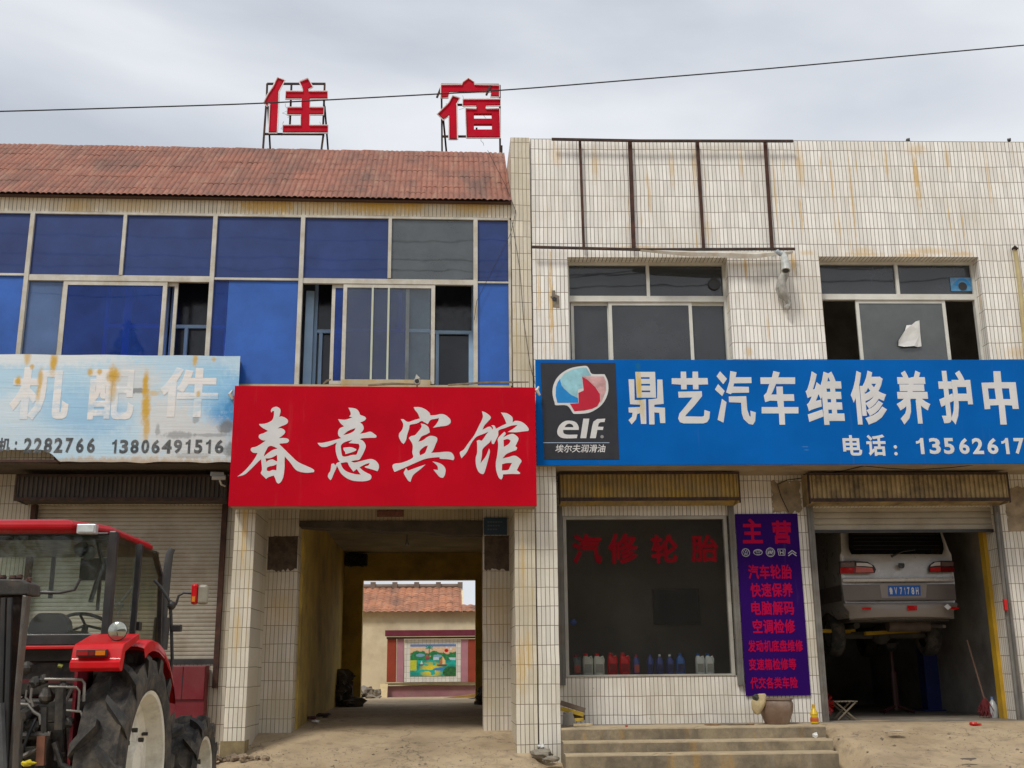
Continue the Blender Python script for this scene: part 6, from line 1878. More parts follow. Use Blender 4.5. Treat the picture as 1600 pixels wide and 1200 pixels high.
mb.loft([vring(VN + .03, .93, lean=.30), vring(VN, .985, lean=.28), vring(VN + .05, 1.0, lean=.28), vring(VN + .5, 1.0, lean=0), vring(VN + 2.6, 1.0), vring(VN + 3.2, .99, lean=.1), vring(VN + 4.1, .95, zt=zsh + .25), vring(VN + 4.55, .85, zt=zsh)])
UPP = pmat('silver_paint', (.50, .48, .455), .32, .15, .08, 2, coat=.5, dirt=(.25, .23, .2), dirt_amt=.3)
van.part('body', mb, UPP, smooth=True)
LOWP = pmat('taupe_paint', (.20, .17, .155), .38, .1, .1, 2, coat=.3, dirt=(.12, .11, .1), dirt_amt=.4)
mb = MB()
z0_, z1_ = vz(938), vz(913)
n = 24
def vface(z, k, off):      # point on the tailgate skin
    x = -hw * .97 + 2 * hw * .97 * k / n
    return (uc + x, VN - off + .05 * (abs(x) / hw) ** 3, z)
vs = [vface(z, k, o_) for z, o_ in ((z0_, .004), (z0_ + .005, .012), (z1_ - .005, .012), (z1_, .004)) for k in range(n + 1)]
mb.add(vs, [(r_ * (n + 1) + k, r_ * (n + 1) + k + 1, (r_ + 1) * (n + 1) + k + 1, (r_ + 1) * (n + 1) + k) for r_ in range(3) for k in range(n)])
for s in (-1, 1): mb.add([(uc + s * hw * 1.004, VN + .05, z0_), (uc + s * hw * 1.004, VN + 3.2, z0_), (uc + s * hw * 1.004, VN + 3.2, z1_), (uc + s * hw * 1.004, VN + .05, z1_)], [(0, 1, 2, 3)])
van.part('lower_panel', mb, LOWP)
mb = MB()      # bright moulding at the belt line
vs = [vface(z, k, o_) for z, o_ in ((vz(909), .004), (vz(908), .02), (vz(904), .024), (vz(903), .004)) for k in range(n + 1)]
mb.add(vs, [(r_ * (n + 1) + k, r_ * (n + 1) + k + 1, (r_ + 1) * (n + 1) + k + 1, (r_ + 1) * (n + 1) + k) for r_ in range(3) for k in range(n)])
van.part('moulding', mb, pmat('pale_silver', (.6, .58, .56), .3, .1, .05, 2), smooth=True)
def vpoly(name, pts, off, thick, mat, parent=None, smooth=False, curve=True):
    q = [(vu(x, y), vz(y, x)) for x, y in (smooth_loop(pts, 3) if smooth else pts)]
    m_ = MB(); m_.prism(q, -thick, 0)
    out = []
    for v in m_.v:
        ln = .28 * max(0, (v.z - zsh) / (ztop - zsh)) ** 1.3
        out.append(Vector((v.x, VN - off + v.y + ln + (.05 * (abs(v.x - uc) / hw) ** 3 if curve else 0), v.z)))
    m_.v = out
    return van.part(name, m_, mat, parent)
# rear window as a gridded skin following the tailgate
mb = MB()
nn, mm = 16, 10
for j in range(mm + 1):
    y = 866 - (866 - 786) * j / mm
    l0, l1 = lerp_tab([(786, 1336), (828, 1329.5), (856, 1327), (866, 1331)], y), lerp_tab([(786, 1466), (828, 1472.5), (856, 1477), (866, 1473)], y)
    for i in range(nn + 1):
        px = l0 + (l1 - l0) * i / nn
        u, z = vu(px, y), vz(y, px)
        mb.v.append(Vector((u, VN - .008 + .28 * max(0, (z - zsh) / (ztop - zsh)) ** 1.3 + .05 * (abs(u - uc) / hw) ** 3, z)))
mb.f = [(j * (nn + 1) + i, j * (nn + 1) + i + 1, (j + 1) * (nn + 1) + i + 1, (j + 1) * (nn + 1) + i) for j in range(mm) for i in range(nn)]
mb.mi = [0] * len(mb.f)
DG = pmat('dark_car_glass', (.006, .006, .008), .08, 0, .1, 2)
rw = van.part('rear_window', mb, DG, smooth=True)
mb = MB()
for y in (834, 840, 846, 852, 858):
    mb.tube([(vu(x, y), VN - .014 + .28 * max(0, (vz(y) - zsh) / (ztop - zsh)) ** 1.3 + .05 * (abs(vu(x, y) - uc) / hw) ** 3, vz(y, x)) for x in range(1334, 1472, 8)], .0025, 3)
van.part('heating_line', mb, pmat('brown_line', (.06, .045, .03), .6), rw)
mb = MB(); q = [(1391, 870), (1400, 866), (1410, 862), (1428, 860)]
mb.tube([(vu(x, y), VN - .05, vz(y, x)) for x, y in q], [.02, .012, .009, .006], 6); van.part('wiper', mb, BLACK, rw)
TLR, TLW = pmat('red_lens', (.50, .006, .008), .2, 0, .1, 3, coat=.3), pmat('lamp_surround', (.03, .02, .02), .3)
TLC = pmat('clear_lens', (.72, .68, .66), .2, 0, .12, 6, coat=.6)
TLS = pmat('smoky_lens', (.20, .13, .12), .2, 0, .2, 6, coat=.6)
TLP = pmat('pinkish_lens', (.62, .17, .15), .2, 0, .1, 5, coat=.6)
for k, (outer, red_, pink) in enumerate(([[(1313, 877), (1335, 876), (1355, 878), (1365, 884), (1368, 890), (1366, 895.5), (1336, 895.5), (1313, 896)], [(1314, 887), (1335, 887), (1335, 895), (1314, 895.3)], [(1337, 885.5), (1362, 887.5), (1364.5, 894.5), (1337, 894.8)]],
                         [[(1493, 876.5), (1470, 876), (1458, 878), (1451, 884), (1450, 890), (1451, 894.5), (1475, 894), (1493, 893.5)], [(1471, 886), (1492, 885.5), (1492, 892.8), (1471, 893.2)], [(1452.5, 887), (1469.5, 885.5), (1469.5, 893.4), (1452.5, 893.8)]])):
    tl_ = vpoly('tail_lamp', outer, .004, .02, TLW)
    vpoly('red_lens', red_, .0245, .003, TLR if k == 0 else pmat('dim_red_lens', (.2, .01, .01), .2), tl_)
    vpoly('clear_lens', [(1338, 879.5), (1354, 880), (1361, 883), (1363, 886), (1350, 884.6), (1338, 884.2)] if k == 0 else [(1469, 878), (1460, 879), (1454, 883), (1453, 885.5), (1461, 884), (1469, 883.6)], .0245, .003, TLC, tl_)
    vpoly('smoky_lens', [(1315, 879), (1335, 878.3), (1335, 885.5), (1315, 886)] if k == 0 else [(1471, 878), (1491, 878), (1491, 884.2), (1471, 884.6)], .0245, .003, TLS, tl_)
    vpoly('inner_lens', pink, .0245, .003, TLP if k == 0 else TLR, tl_)
vpoly('emblem', [(1404, 880), (1412, 880), (1413, 884), (1411, 888), (1405, 888), (1403, 884)], .004, .01, pmat('dark_chrome', (.08, .08, .08), .2, .6), smooth=True)
vpoly('plate_recess', [(1374, 912), (1448, 911.5), (1446, 934), (1377, 934.5)], .013, .004, pmat('recess_taupe', (.30, .265, .245), .45, 0, .1, 3))
pl = vpoly('licence_plate', [(1387, 915.5), (1437, 914.8), (1437.5, 930.8), (1387.5, 931.6)], .018, .006, pmat('plate_blue', (.01, .12, .50), .35, 0, .05, 3), curve=False)
PW = pmat('plate_white', (.75, .75, .75), .4)
for txt, x0, x1 in (('鲁', 1389, 1395.5), ('V', 1397, 1402.5), ('7', 1405.5, 1410.5), ('1', 1412.5, 1415), ('7', 1417, 1422), ('8', 1423.5, 1429), ('H', 1430.5, 1435.8)):
    m_ = text_px(G, txt, x0, 917.6, x1, 928.8, VN - .0255, bold=.03); van.part('plate_character', m_, PW, pl)
mb = MB()       # bumper
n = 20
prof = [(vz(966), .02), (vz(964), .09), (vz(955), .125), (vz(946), .12), (vz(943), .10), (vz(941.5), .0)]
for z, o_ in prof:
    for k in range(n + 1):
        t = -1 + 2 * k / n
        mb.v.append(Vector((uc + t * hw * (.98 if z > vz(955) else .90), VN - o_ * (1 - .75 * abs(t) ** 4) + .06 * abs(t) ** 3, z - (.015 * abs(t) ** 2 if z < vz(955) else 0))))
for j in range(len(prof) - 1):
    for k in range(n): mb.f.append((j * (n + 1) + k, j * (n + 1) + k + 1, (j + 1) * (n + 1) + k + 1, (j + 1) * (n + 1) + k))
mb.mi = [0] * len(mb.f)
bp = van.part('bumper', mb, pmat('taupe_bumper', (.27, .235, .21), .45, 0, .12, 3, coat=.2), smooth=True)
for pts in ([(1342, 950), (1356, 950), (1356, 953.5), (1343, 953.5)], [(1480, 949), (1494, 949), (1493, 952.5), (1480, 952.8)], [(1412, 947), (1427, 947), (1427, 954.5), (1412, 955)]):
    vpoly('reflector', pts, .135, .006, TLR, bp)
vpoly('sticker', [(1474, 944.5), (1480, 949.5), (1475, 954), (1469, 948.5)], .135, .004, PW, bp, curve=False)
# underside, silencer, springs and wheels
UND = pmat('oily_underbody', (.06, .055, .048), .8, 0, .5, 5, .6, 20, dirt=(.18, .16, .13), dirt_amt=.5)
mb = MB(); mb.box(uc - hw * .85, uc + hw * .85, VN + .12, VN + 4.2, zbot - .02, zbot + .08)
mb.tube([(uc - hw * .6, VN + .5, zbot - .06), (uc - hw * .6, VN + 3.5, zbot - .06)], .05, 6); mb.tube([(uc + hw * .6, VN + .5, zbot - .06), (uc + hw * .6, VN + 3.5, zbot - .06)], .05, 6)
mb.tube([(uc - hw * .8, VN + .95, zbot - .18), (uc + hw * .8, VN + .95, zbot - .18)], .06, 8); mb.ball((uc, VN + .95, zbot - .18), .15, 6)
van.part('underbody', mb, UND)
mb = MB(); mb.tube([(uc - .1, VN + .35, zbot - .07), (uc + .5, VN + .35, zbot - .07)], .09, 12); mb.tube([(uc + .5, VN + .35, zbot - .07), (uc + .58, VN + .1, zbot - .1), (uc + .58, VN + .0, zbot - .1)], .025, 8)
van.part('exhaust', mb, pmat('rusty_silencer', (.13, .10, .08), .7, .2, .4, 6), smooth=True)
def tyre(mb, cx, cy, cz, Rr, w, rim, seg=40):
    mb.lathe([(rim, -w / 2 + .02), (rim + .02, -w / 2), (Rr * .86, -w / 2 - .005), (Rr * .96, -w / 2 + .02), (Rr, -w / 2 + .05), (Rr, w / 2 - .05), (Rr * .96, w / 2 - .02), (Rr * .86, w / 2 + .005), (rim + .02, w / 2), (rim, w / 2 - .02)], (cx, cy, cz), 'x', seg, cap=False)
for s in (-1, 1):
    for d in (VN + .95, VN + 3.6):
        mb = MB(); tyre(mb, uc + s * hw * .86, d, zbot - .17, .32, .20, .19); w_ = van.part('wheel', mb, RUBBER, smooth=True)
        mb = MB(); mb.lathe([(.195, .06), (.18, .05), (.17, .0), (.06, .02), (.05, .05), (0, .05)], (uc + s * hw * .86, d, zbot - .17), 'x', 20)
        if s < 0: mb.v = [Vector((2 * (uc - hw * .86) - v.x, v.y, v.z)) for v in mb.v]
        van.part('rim', mb, pmat('steel_rim', (.25, .25, .24), .5, .3), w_)
# lift
lf = Thing('car_lift', 'two post car lift with blue columns and yellow arms under the van', 'lift', G, (uc, 3.2, ZF))
BLU = pmat('blue_lift_paint', (.025, .045, .22), .45, 0, .2, 3, dirt=(.03, .03, .04), dirt_amt=.5)
for k, (x0, x1) in enumerate((((vu(1446, 1060, 3.9)), vu(1480, 1060, 3.9)), (vu(1282, 1060, 3.9) - .55, vu(1282, 1060, 3.9) - .25))):
    mb = MB(); mb.box(x0, x1, 3.9, 3.93, ZF, zbot + (-.05 if k == 0 else 1.5)); mb.box(x0, x0 + .03, 3.93, 4.15, ZF, zbot + (-.05 if k == 0 else 1.5)); mb.box(x1 - .03, x1, 3.93, 4.15, ZF, zbot + (-.05 if k == 0 else 1.5)); mb.box(x0 - .12, x1 + .12, 3.75, 4.3, ZF, ZF + .02)
    lf.part('column', mb, BLU)
for a_, b_ in (((1278, 986), (1330, 987)), ((1352, 990), (1441, 985))):
    mb = MB(); p, q = G3(*a_, 2.3), G3(*b_, 2.7); mb.tube([p, q], .035, 4); mb.box(q[0] - .05, q[0] + .05, q[1] - .05, q[1] + .05, q[2], q[2] + .1); lf.part('arm', mb, YELLOW)
jk = Thing('transmission_jack', 'dark red pole jack with a toothed head under the van', 'jack', G, G3(1402, 1105, 3.0))
JR = pmat('dark_red_jack', (.045, .012, .012), .5, 0, .3, 5)
mb = MB(); c = G3(1400, 1100, 3.0); mb.tube([(c[0], 3.0, ZF + .05), (c[0], 3.0, G.z(1400, 1050, 3.0))], .05, 10); mb.tube([(c[0], 3.0, G.z(1400, 1050, 3.0)), (c[0], 3.0, G.z(1400, 1015, 3.0))], .028, 10); jk.part('ram', mb, JR)
for an in (0, 1, 2, 3):
    mb = MB(); mb.tube([(c[0], 3.0, ZF + .12), (c[0] + .3 * math.cos(an * 1.57 + .6), 3.0 + .3 * math.sin(an * 1.57 + .6), ZF + .03)], .025, 6); jk.part('leg', mb, JR)
mb = MB(); mb.lathe([(.03, 0), (.10, .05), (.13, .12), (.06, .13), (0, .13)], (c[0], 3.0, G.z(1400, 1018, 3.0)), 'z', 10); jk.part('head', mb, BLACK)

# ------------------------------------------------------------------ tractor, seen from behind
TG = -0.30                                          # street level under it
HY = -5.95
XH = L.u(232, 1176, HY)
XC = XH - 0.95
tr = Thing('farm_tractor', 'red farm tractor with a glazed cab seen from behind at the kerb', 'tractor', L, (XC, HY, TG))
def tz(py, Y, px=150): return L.z(px, py, Y)
def tx(px, Y, py=950): return L.u(px, py, Y)
TRED = pmat('tractor_red', (.58, .003, .008), .38, 0, .12, 2, coat=.25, dirt=(.28, .10, .07), dirt_amt=.3, dscale=7, spec=.25)
MARO = pmat('faded_hood_red', (.22, .006, .02), .5, 0, .15, 2, dirt=(.2, .13, .1), dirt_amt=.35)
CABK = pmat('cab_black', (.02, .02, .022), .42, 0, .2, 3, dirt=(.12, .10, .08), dirt_amt=.4)
GREASE = pmat('greasy_iron', (.035, .033, .03), .6, .2, .5, 6, .5, 25, dirt=(.15, .12, .085), dirt_amt=.55, dscale=7)
RIMW = pmat('cream_rim', (.74, .71, .60), .5, 0, .12, 3, dirt=(.2, .15, .1), dirt_amt=.6, dscale=5)
CGL = glass_mat('cab_glass', (.90, .95, .93), .95, (.16, .15, .12), .0, .12, 0.0, .55)
def tractor_wheel(cx, cy, Rr, w, rim, lugs, side, lug_h):
    cz = TG + Rr
    mb = MB()
    prof = [(rim, -w / 2 + .03), (rim + .025, -w / 2 + .005), (Rr * .80, -w / 2 - .01), (Rr * .93, -w / 2 + .02), (Rr - lug_h, -w / 4), (Rr - lug_h + .006, 0), (Rr - lug_h, w / 4), (Rr * .93, w / 2 - .02), (Rr * .80, w / 2 + .01), (rim + .025, w / 2 - .005), (rim, w / 2 - .03)]
    mb.lathe(prof, (cx, cy, cz), 'x', 72, cap=False)
    for k in range(lugs):
        for s in (-1, 1):
            a0 = 2 * math.pi * (k + (0.5 if s > 0 else 0)) / lugs
            secs = []
            for t in (0.0, .3, .62, .9, 1.06):
                xx = s * (0.012 + t * (w / 2 - .01))
                lag = t * (2 * math.pi / lugs) * .45        # chevrons point the way the wheel rolls
                drop = 0 if t < .7 else (t - .7) * .13 * Rr
                half = (.030 + .020 * t) / Rr * 1.0
                top, basis = Rr - drop, Rr - lug_h - .015 - drop * 1.4
                q = []
                for ang, rr_ in ((-half * 1.5, basis), (-half * .8, top), (half * .8, top), (half * 1.5, basis)):
                    an = a0 + lag + ang
                    q.append((cx + xx, cy + rr_ * math.cos(an), cz + rr_ * math.sin(an)))
                secs.append(q)
            mb.loft(secs)
    w_ = tr.part('wheel', mb, RUBBER)
    mb = MB()
    dsh = [(rim + .012, w / 2 - .012), (rim - .012, w / 2 - .02), (rim - .03, w / 2 - .06), (rim - .045, .02), (rim - .09, -.01), (rim * .62, .0), (rim * .5, .03), (rim * .36, .04), (rim * .34, .09), (rim * .2, .10), (0, .10)]
    back = [(rim + .012, w / 2 - .012), (rim - .0, w / 2 - .07), (rim - .02, -w / 2 + .05), (rim + .01, -w / 2 + .01)]
    mb.lathe([(r_, h * side) for r_, h in dsh], (cx, cy, cz), 'x', 48, cap=False)
    mb.lathe([(r_, h * side) for r_, h in back], (cx, cy, cz), 'x', 48, cap=False)
    rm = tr.part('rim', mb, RIMW, w_, smooth=True)
    for k in range(8):
        mb = MB()
        an = 2 * math.pi * k / 8
        c = (cx + side * .03, cy + rim * .5 * math.cos(an), cz + rim * .5 * math.sin(an))
        mb.tube([c, (c[0] + side * .035, c[1], c[2])], .016, 6); tr.part('bolt', mb, GREASE, w_)
    for k in range(4):
        mb = MB()
        an = 2 * math.pi * k / 4 + .5
        c = (cx + side * .0, cy + (rim - .07) * math.cos(an), cz + (rim - .07) * math.sin(an))
        mb.tube([c, (c[0] + side * .04, c[1], c[2])], .013, 6); tr.part('bolt', mb, GREASE, w_)
    return w_
for s in (1, -1):
    tractor_wheel(XC + s * .80, HY, .77, .30, .50, 14, s, .08)
    tractor_wheel(XC + s * .775, HY + 2.12, .52, .27, .33, 12, s, .06)
# fenders
for s in (1, -1):
    mb = MB()
    hub = TG + .77
    x_in, x_out = XC + s * .60, XC + s * .955
    ang = [R(a) for a in (110, 107, 103, 98, 92, 84, 72, 58, 44, 30)]
    rad = [.84, .845, .85, .85, .845, .84, .835, .83, .825, .82]
    for th, off in ((0, 0), (1, -.018)):
        for a_, r_ in zip(ang, rad):
            rr_ = r_ + off
            for x, dz in ((x_in, 0), (x_in + s * .03, .012), (XC + s * .9, .012), (x_out - s * .01, 0), (x_out, -.05)):
                mb.v.append(Vector((x, HY + rr_ * math.cos(a_), hub + rr_ * math.sin(a_) + dz)))
    na = len(ang)
    for th in (0, 1):
        for i in range(na - 1):
            for j in range(4):
                b0 = th * na * 5
                f = (b0 + i * 5 + j, b0 + i * 5 + j + 1, b0 + (i + 1) * 5 + j + 1, b0 + (i + 1) * 5 + j)
                mb.f.append(f)
    mb.mi = [0] * len(mb.f)
    # upright rear box carrying the lamps
    y0 = HY - .66
    zt_, zb_ = tz(1006, y0), tz(1049, y0)
    xi, xo = XC + s * .585, XC + s * .90
    prof = [(y0 + .02, zb_), (y0 - .012, zb_ + .02), (y0 - .012, zb_ + .06), (y0 + .012, zb_ + .075), (y0 + .03, zt_ - .03), (y0 + .06, zt_), (y0 + .4, zt_ + .075), (y0 + .42, zt_ + .04), (y0 + .1, zt_ - .05), (y0 + .06, zb_)]
    mb.prismx(prof, min(xi, xo), max(xi, xo))
    fd = tr.part('fender', mb, TRED, bevel=.006)
    mb = MB(); mb.box(xi, xi + s * .02, HY - .55, HY + .5, TG + .62, TG + 1.5); tr.part('inner_guard', mb, MARO)
    # tail lamp cluster
    zl0, zl1 = tz(1026, y0), tz(1014.5, y0)
    cxa, cxb = XC + s * .625, XC + s * .815
    mb = MB(); mb.box(cxa, cxb, y0 - .022, y0 + .02, zl0, zl1); cl = tr.part('tail_lamp', mb, CABK, fd, bevel=.004)
    for a_, b_, m_ in ((.03, .40, pmat('tail_red', (.32, .006, .006), .2, 0, .1, 5, coat=.5)), (.42, .62, pmat('tail_dark_red', (.16, .01, .01), .2, 0, .1, 5, coat=.5)), (.64, .96, pmat('tail_amber', (.62, .17, .01), .2, 0, .1, 5, coat=.5))):
        mb = MB(); w_ = cxb - cxa; mb.box(cxa + w_ * a_, cxa + w_ * b_, y0 - .028, y0 - .0225, zl0 + .008, zl1 - .008); tr.part('tail_lens', mb, m_, fd)
    # round work lamp on a stalk
    c = Vector((tx(187, HY - .5) if s > 0 else XC - .93, HY - .5, tz(986, HY - .5)))
    mb = MB(); mb.lathe([(0, .045), (.035, .04), (.058, .015), (.064, -.008), (.060, -.012)], c, 'y', 20); mb.tube([c + Vector((0, .02, -.05)), c + Vector((0, .03, -.13))], .012, 6)
    wl_ = tr.part('work_lamp', mb, CABK, smooth=True)
    mb = MB(); mb.lathe([(.060, -.012), (.05, -.02), (0, -.026)], c, 'y', 20); tr.part('lens', mb, pmat('silvered_lens', (.42, .43, .36), .12, .85, .2, 18), wl_, smooth=True)
# cab
YR, YFc = HY - .18, HY + 1.17
zw0, zw1 = tz(990, YR), tz(836, YR)
zroof0, zroof1 = tz(831, YR - .12), tz(812, YR - .12)
xr_c = tx(168, YR)              # right rear post
hwc = xr_c - XC
cab_posts = MB()
def post(a, b, w): 
    m_ = MB(); m_.tube([a, b], w, 4); return m_
zfl = tz(1008, YR)
# rear frame
for s in (-1, 1):
    mb = MB(); mb.box(XC + s * hwc - .028, XC + s * hwc + .028, YR - .02, YR + .05, zfl, zroof0 + .02); tr.part('cab_post', mb, CABK, bevel=.01)
    mb = MB()
    p0 = Vector((XC + s * hwc, YR + .45, zfl)); mb.tube([(XC + s * (hwc + .01), YR + .62, zfl + .0), (XC + s * (hwc + .01), YR + .66, zroof0)], .026, 4); tr.part('cab_post', mb, CABK)
    mb = MB(); mb.tube([(XC + s * hwc, YFc + .12, zfl), (XC + s * hwc, YFc + .02, (zfl + zroof0) / 2 + .2), (XC + s * (hwc - .03), YFc - .12, zroof0)], .026, 4); tr.part('cab_post', mb, CABK)
mb = MB(); mb.box(XC - hwc + .03, XC + hwc - .03, YR - .015, YR + .04, zw1, zroof0 + .01); mb.box(XC - hwc + .03, XC + hwc - .03, YR - .015, YR + .04, zfl, zw0)
tr.part('rear_frame', mb, CABK, bevel=.008)
mb = MB(); mb.box(XC - hwc + .03, XC + hwc - .03, YR + .005, YR + .01, zw0 + .001, zw1 - .001); rgl = tr.part('rear_window', mb, CGL)
mb = MB(); mb.tube([(XC + .33, YR - .03, tz(926, YR)), (XC + .43, YR - .04, tz(922, YR)), (XC + .46, YR - .03, tz(905, YR))], .011, 8); mb.tube([(XC - .28, YR - .03, tz(923, YR)), (XC + .33, YR - .03, tz(926, YR))], .011, 8); tr.part('window_handle', mb, CABK, rgl, smooth=True)
for s in (-1, 1):
    mb = MB(); xx = XC + s * hwc; mb.add([(xx, YR + .06, zfl + .02), (xx, YR + .60, zfl + .02), (xx, YR + .62, zroof0), (xx, YR + .06, zroof0), (xx + s * .005, YR + .06, zfl + .02), (xx + s * .005, YR + .60, zfl + .02), (xx + s * .005, YR + .62, zroof0), (xx + s * .005, YR + .06, zroof0)], [(0, 1, 2, 3), (4, 7, 6, 5)])
    tr.part('side_window', mb, CGL)
    mb = MB(); mb.add([(xx, YR + .66, zfl + .02), (xx, YFc + .10, zfl + .02), (xx, YFc - .10, zroof0), (xx, YR + .68, zroof0), (xx + s * .005, YR + .66, zfl + .02), (xx + s * .005, YFc + .10, zfl + .02), (xx + s * .005, YFc - .10, zroof0), (xx + s * .005, YR + .68, zroof0)], [(0, 1, 2, 3), (4, 7, 6, 5)])
    dr = tr.part('door', mb, CGL)
    mb = MB(); mb.box(xx + s * .006, xx + s * .03, YR + .72, YR + .80, tz(985, YR + .7), tz(972, YR + .7)); tr.part('handle', mb, CABK, dr)
mb = MB(); mb.box(XC - hwc + .03, XC + hwc - .03, YFc + .0, YFc + .006, zfl + .3, zroof0); tr.part('windscreen', mb, CGL)
mb = MB(); mb.tube([(XC - .2, YFc - .02, zfl + .4), (XC - .2, YFc - .02, zroof0)], .02, 4); mb.tube([(XC + .18, YFc - .02, zfl + .3), (XC + .18, YFc - .02, zroof0)], .016, 4); tr.part('front_frame', mb, CABK)
# red sill under the rear window, floor
mb = MB(); mb.box(XC - .62, XC + .60, YR - .05, YR + .1, tz(1014, YR), zfl - .002); tr.part('rear_sill', mb, TRED, bevel=.005)
mb = MB(); mb.box(XC - .6, XC + .6, YR + .11, YFc + .1, zfl - .1, zfl); tr.part('cab_floor', mb, CABK)
# roof: a low shell with chamfered corners
xo = L.u(243, 845, YFc)
hr = xo - XC
def rring(g, z): 
    cc = .20
    x0_, x1_, y0_, y1_ = XC - hr + g, XC + hr - g, YR - .14 + g, YFc + .14 - g
    return [(x0_ + cc, y0_, z), (x1_ - cc * .9, y0_, z), (x1_ - .03, y0_ + cc * 1.3, z), (x1_, y0_ + cc * 1.6, z), (x1_, y1_ - cc, z), (x1_ - cc, y1_, z), (x0_ + cc, y1_, z), (x0_, y1_ - cc, z), (x0_, y0_ + cc, z)]
mb = MB(); mb.loft([rring(.07, zroof0 - .0), rring(.01, zroof0 + .012), rring(0, zroof0 + .03), rring(.0, zroof1 - .03), rring(.03, zroof1 - .005), rring(.09, zroof1 + .012), rring(.3, zroof1 + .03)])
rfp = tr.part('roof', mb, pmat('roof_red', (.38, .003, .008), .4, 0, .12, 2, coat=.15, spec=.2, dirt=(.3, .12, .1), dirt_amt=.3), bevel=.008)
mb = MB(); mb.box(XC - hwc + .03, XC + hwc - .03, YR + .06, YFc - .1, zroof0 - .035, zroof0 - .004); tr.part('headlining', mb, CABK)
c0, c1 = L.at(120, 834, YR - .15), L.at(151, 819, YR - .15)
mb = MB(); mb.box(c0[0], c1[0], YR - .165, YR - .1, c0[1], c1[1]); rl_ = tr.part('roof_lamp', mb, pmat('lamp_shell', (.5, .5, .5), .3, .3, .1, 4), rfp, bevel=.006)
mb = MB(); mb.box(c0[0] + .012, c1[0] - .012, YR - .17, YR - .1655, c0[1] + .012, c1[1] - .012); tr.part('lens', mb, pmat('lamp_glass_bright', (.7, .75, .75), .15, .3, .2, 12), rfp)
# headlining things: mirror, cable bundle, document bag
mb = MB(); mb.box(XC + .28, XC + .5, YR + .5, YR + .53, tz(905, YR + .4), tz(870, YR + .4)); mb.tube([(XC + .48, YR + .2, zroof0), (XC + .5, YR + .3, tz(880, YR + .2)), (XC + .47, YR + .2, tz(940, YR + .2))], .018, 6)
tr.part('cab_bag', mb, CABK)
mb = MB()
for k in range(2): mb.lathe([(.05, 0), (.055, .02), (.04, .05), (0, .06)], (XC + .4 + .05 * k, YR + .12, tz(858 + 5 * k, YR + .12)), 'y', 12)
tr.part('cab_fan', mb, pmat('grey_cab_part', (.12, .12, .11), .5))
# seat and steering wheel
sx = XC
mb = MB()
yS = YR + .38
z0s, z1s = tz(992, yS), tz(957, yS)
sw0, sw1 = tx(44, yS), tx(112, yS)
prof = [(sw0 + .02, z0s), (sw0, z0s + .03), (sw0 + .02, z1s - .05), (sw0 + .07, z1s), (sw1 - .08, z1s), (sw1 - .02, z1s - .05), (sw1, z0s + .03), (sw1 - .02, z0s)]
mb.prism(prof, yS, yS + .10); seat = tr.part('seat', mb, pmat('seat_vinyl', (.03, .03, .032), .45, 0, .3, 5), bevel=.025)
mb = MB(); mb.box(sw0 + .02, sw1 - .02, yS + .1, yS + .55, z0s - .08, z0s + .04); tr.part('cushion', mb, CABK, seat, bevel=.02)
yW_ = YR + .95
cw = Vector((tx(136, yW_), yW_, tz(977, yW_)))
mb = MB()
tilt = Matrix.Rotation(R(-28), 3, 'X')
pts = [cw + tilt @ Vector((.17 * math.cos(2 * math.pi * k / 28), .17 * math.sin(2 * math.pi * k / 28), 0)) for k in range(29)]
mb.tube(pts, .013, 6, cap=False)
for k in range(3):
    an = 2 * math.pi * k / 3 + .5; mb.tube([cw, cw + tilt @ Vector((.17 * math.cos(an), .17 * math.sin(an), 0))], .010, 6)
mb.tube([cw, cw + tilt @ Vector((0, .05, -.35))], .025, 8)
tr.part('steering_wheel', mb, CABK, smooth=True)
# hood, chassis
YHf = HY + 3.0
xs = .40
mb = MB()
def hring(y, w, zt_, zb_): return [(XC - w, y, zb_), (XC - w, y, zt_ - .10), (XC - w + .08, y, zt_), (XC + w - .08, y, zt_), (XC + w, y, zt_ - .10), (XC + w, y, zb_)]
zh = tz(1040, HY + 3.0)
zhb = tz(1092, HY + 3.6)
mb.loft([hring(YFc + .13, xs, zh + .06, zhb), hring(YHf - .5, xs, zh, zhb), hring(YHf, xs - .04, zh - .05, zhb)])
hd = tr.part('hood', mb, MARO, bevel=.01)
mb = MB()
for k in range(3): mb.box(XC + xs + .001, XC + xs + .008, YFc + .6 + .75 * k, YFc + .61 + .75 * k, zhb, zh - .1)
tr.part('hood_seam', mb, BLACK, hd)
mb = MB(); mb.box(XC - .25, XC + .25, YFc - .3, YHf - .1, TG + .5, zhb - .01); mb.box(XC - .6, XC + .6, HY + 2.05, HY + 2.2, TG + .45, TG + .6)
mb.tube([(XC - .7, HY, TG + .77), (XC + .7, HY, TG + .77)], .13, 14); mb.box(XC - .24, XC + .24, HY - .38, HY + .9, TG + .45, TG + 1.02)
mb.tube([(XC - .6, HY + 2.12, TG + .52), (XC + .6, HY + 2.12, TG + .52)], .07, 10)
tr.part('chassis', mb, GREASE, bevel=.015)
mb = MB(); mb.box(XC + .38, XC + .56, HY + 1.75, HY + 2.05, TG + .75, TG + .95); mb.box(XC + .36, XC + .6, HY + 2.7, HY + 2.95, TG + .6, TG + .8); tr.part('red_bracket', mb, TRED, bevel=.02)
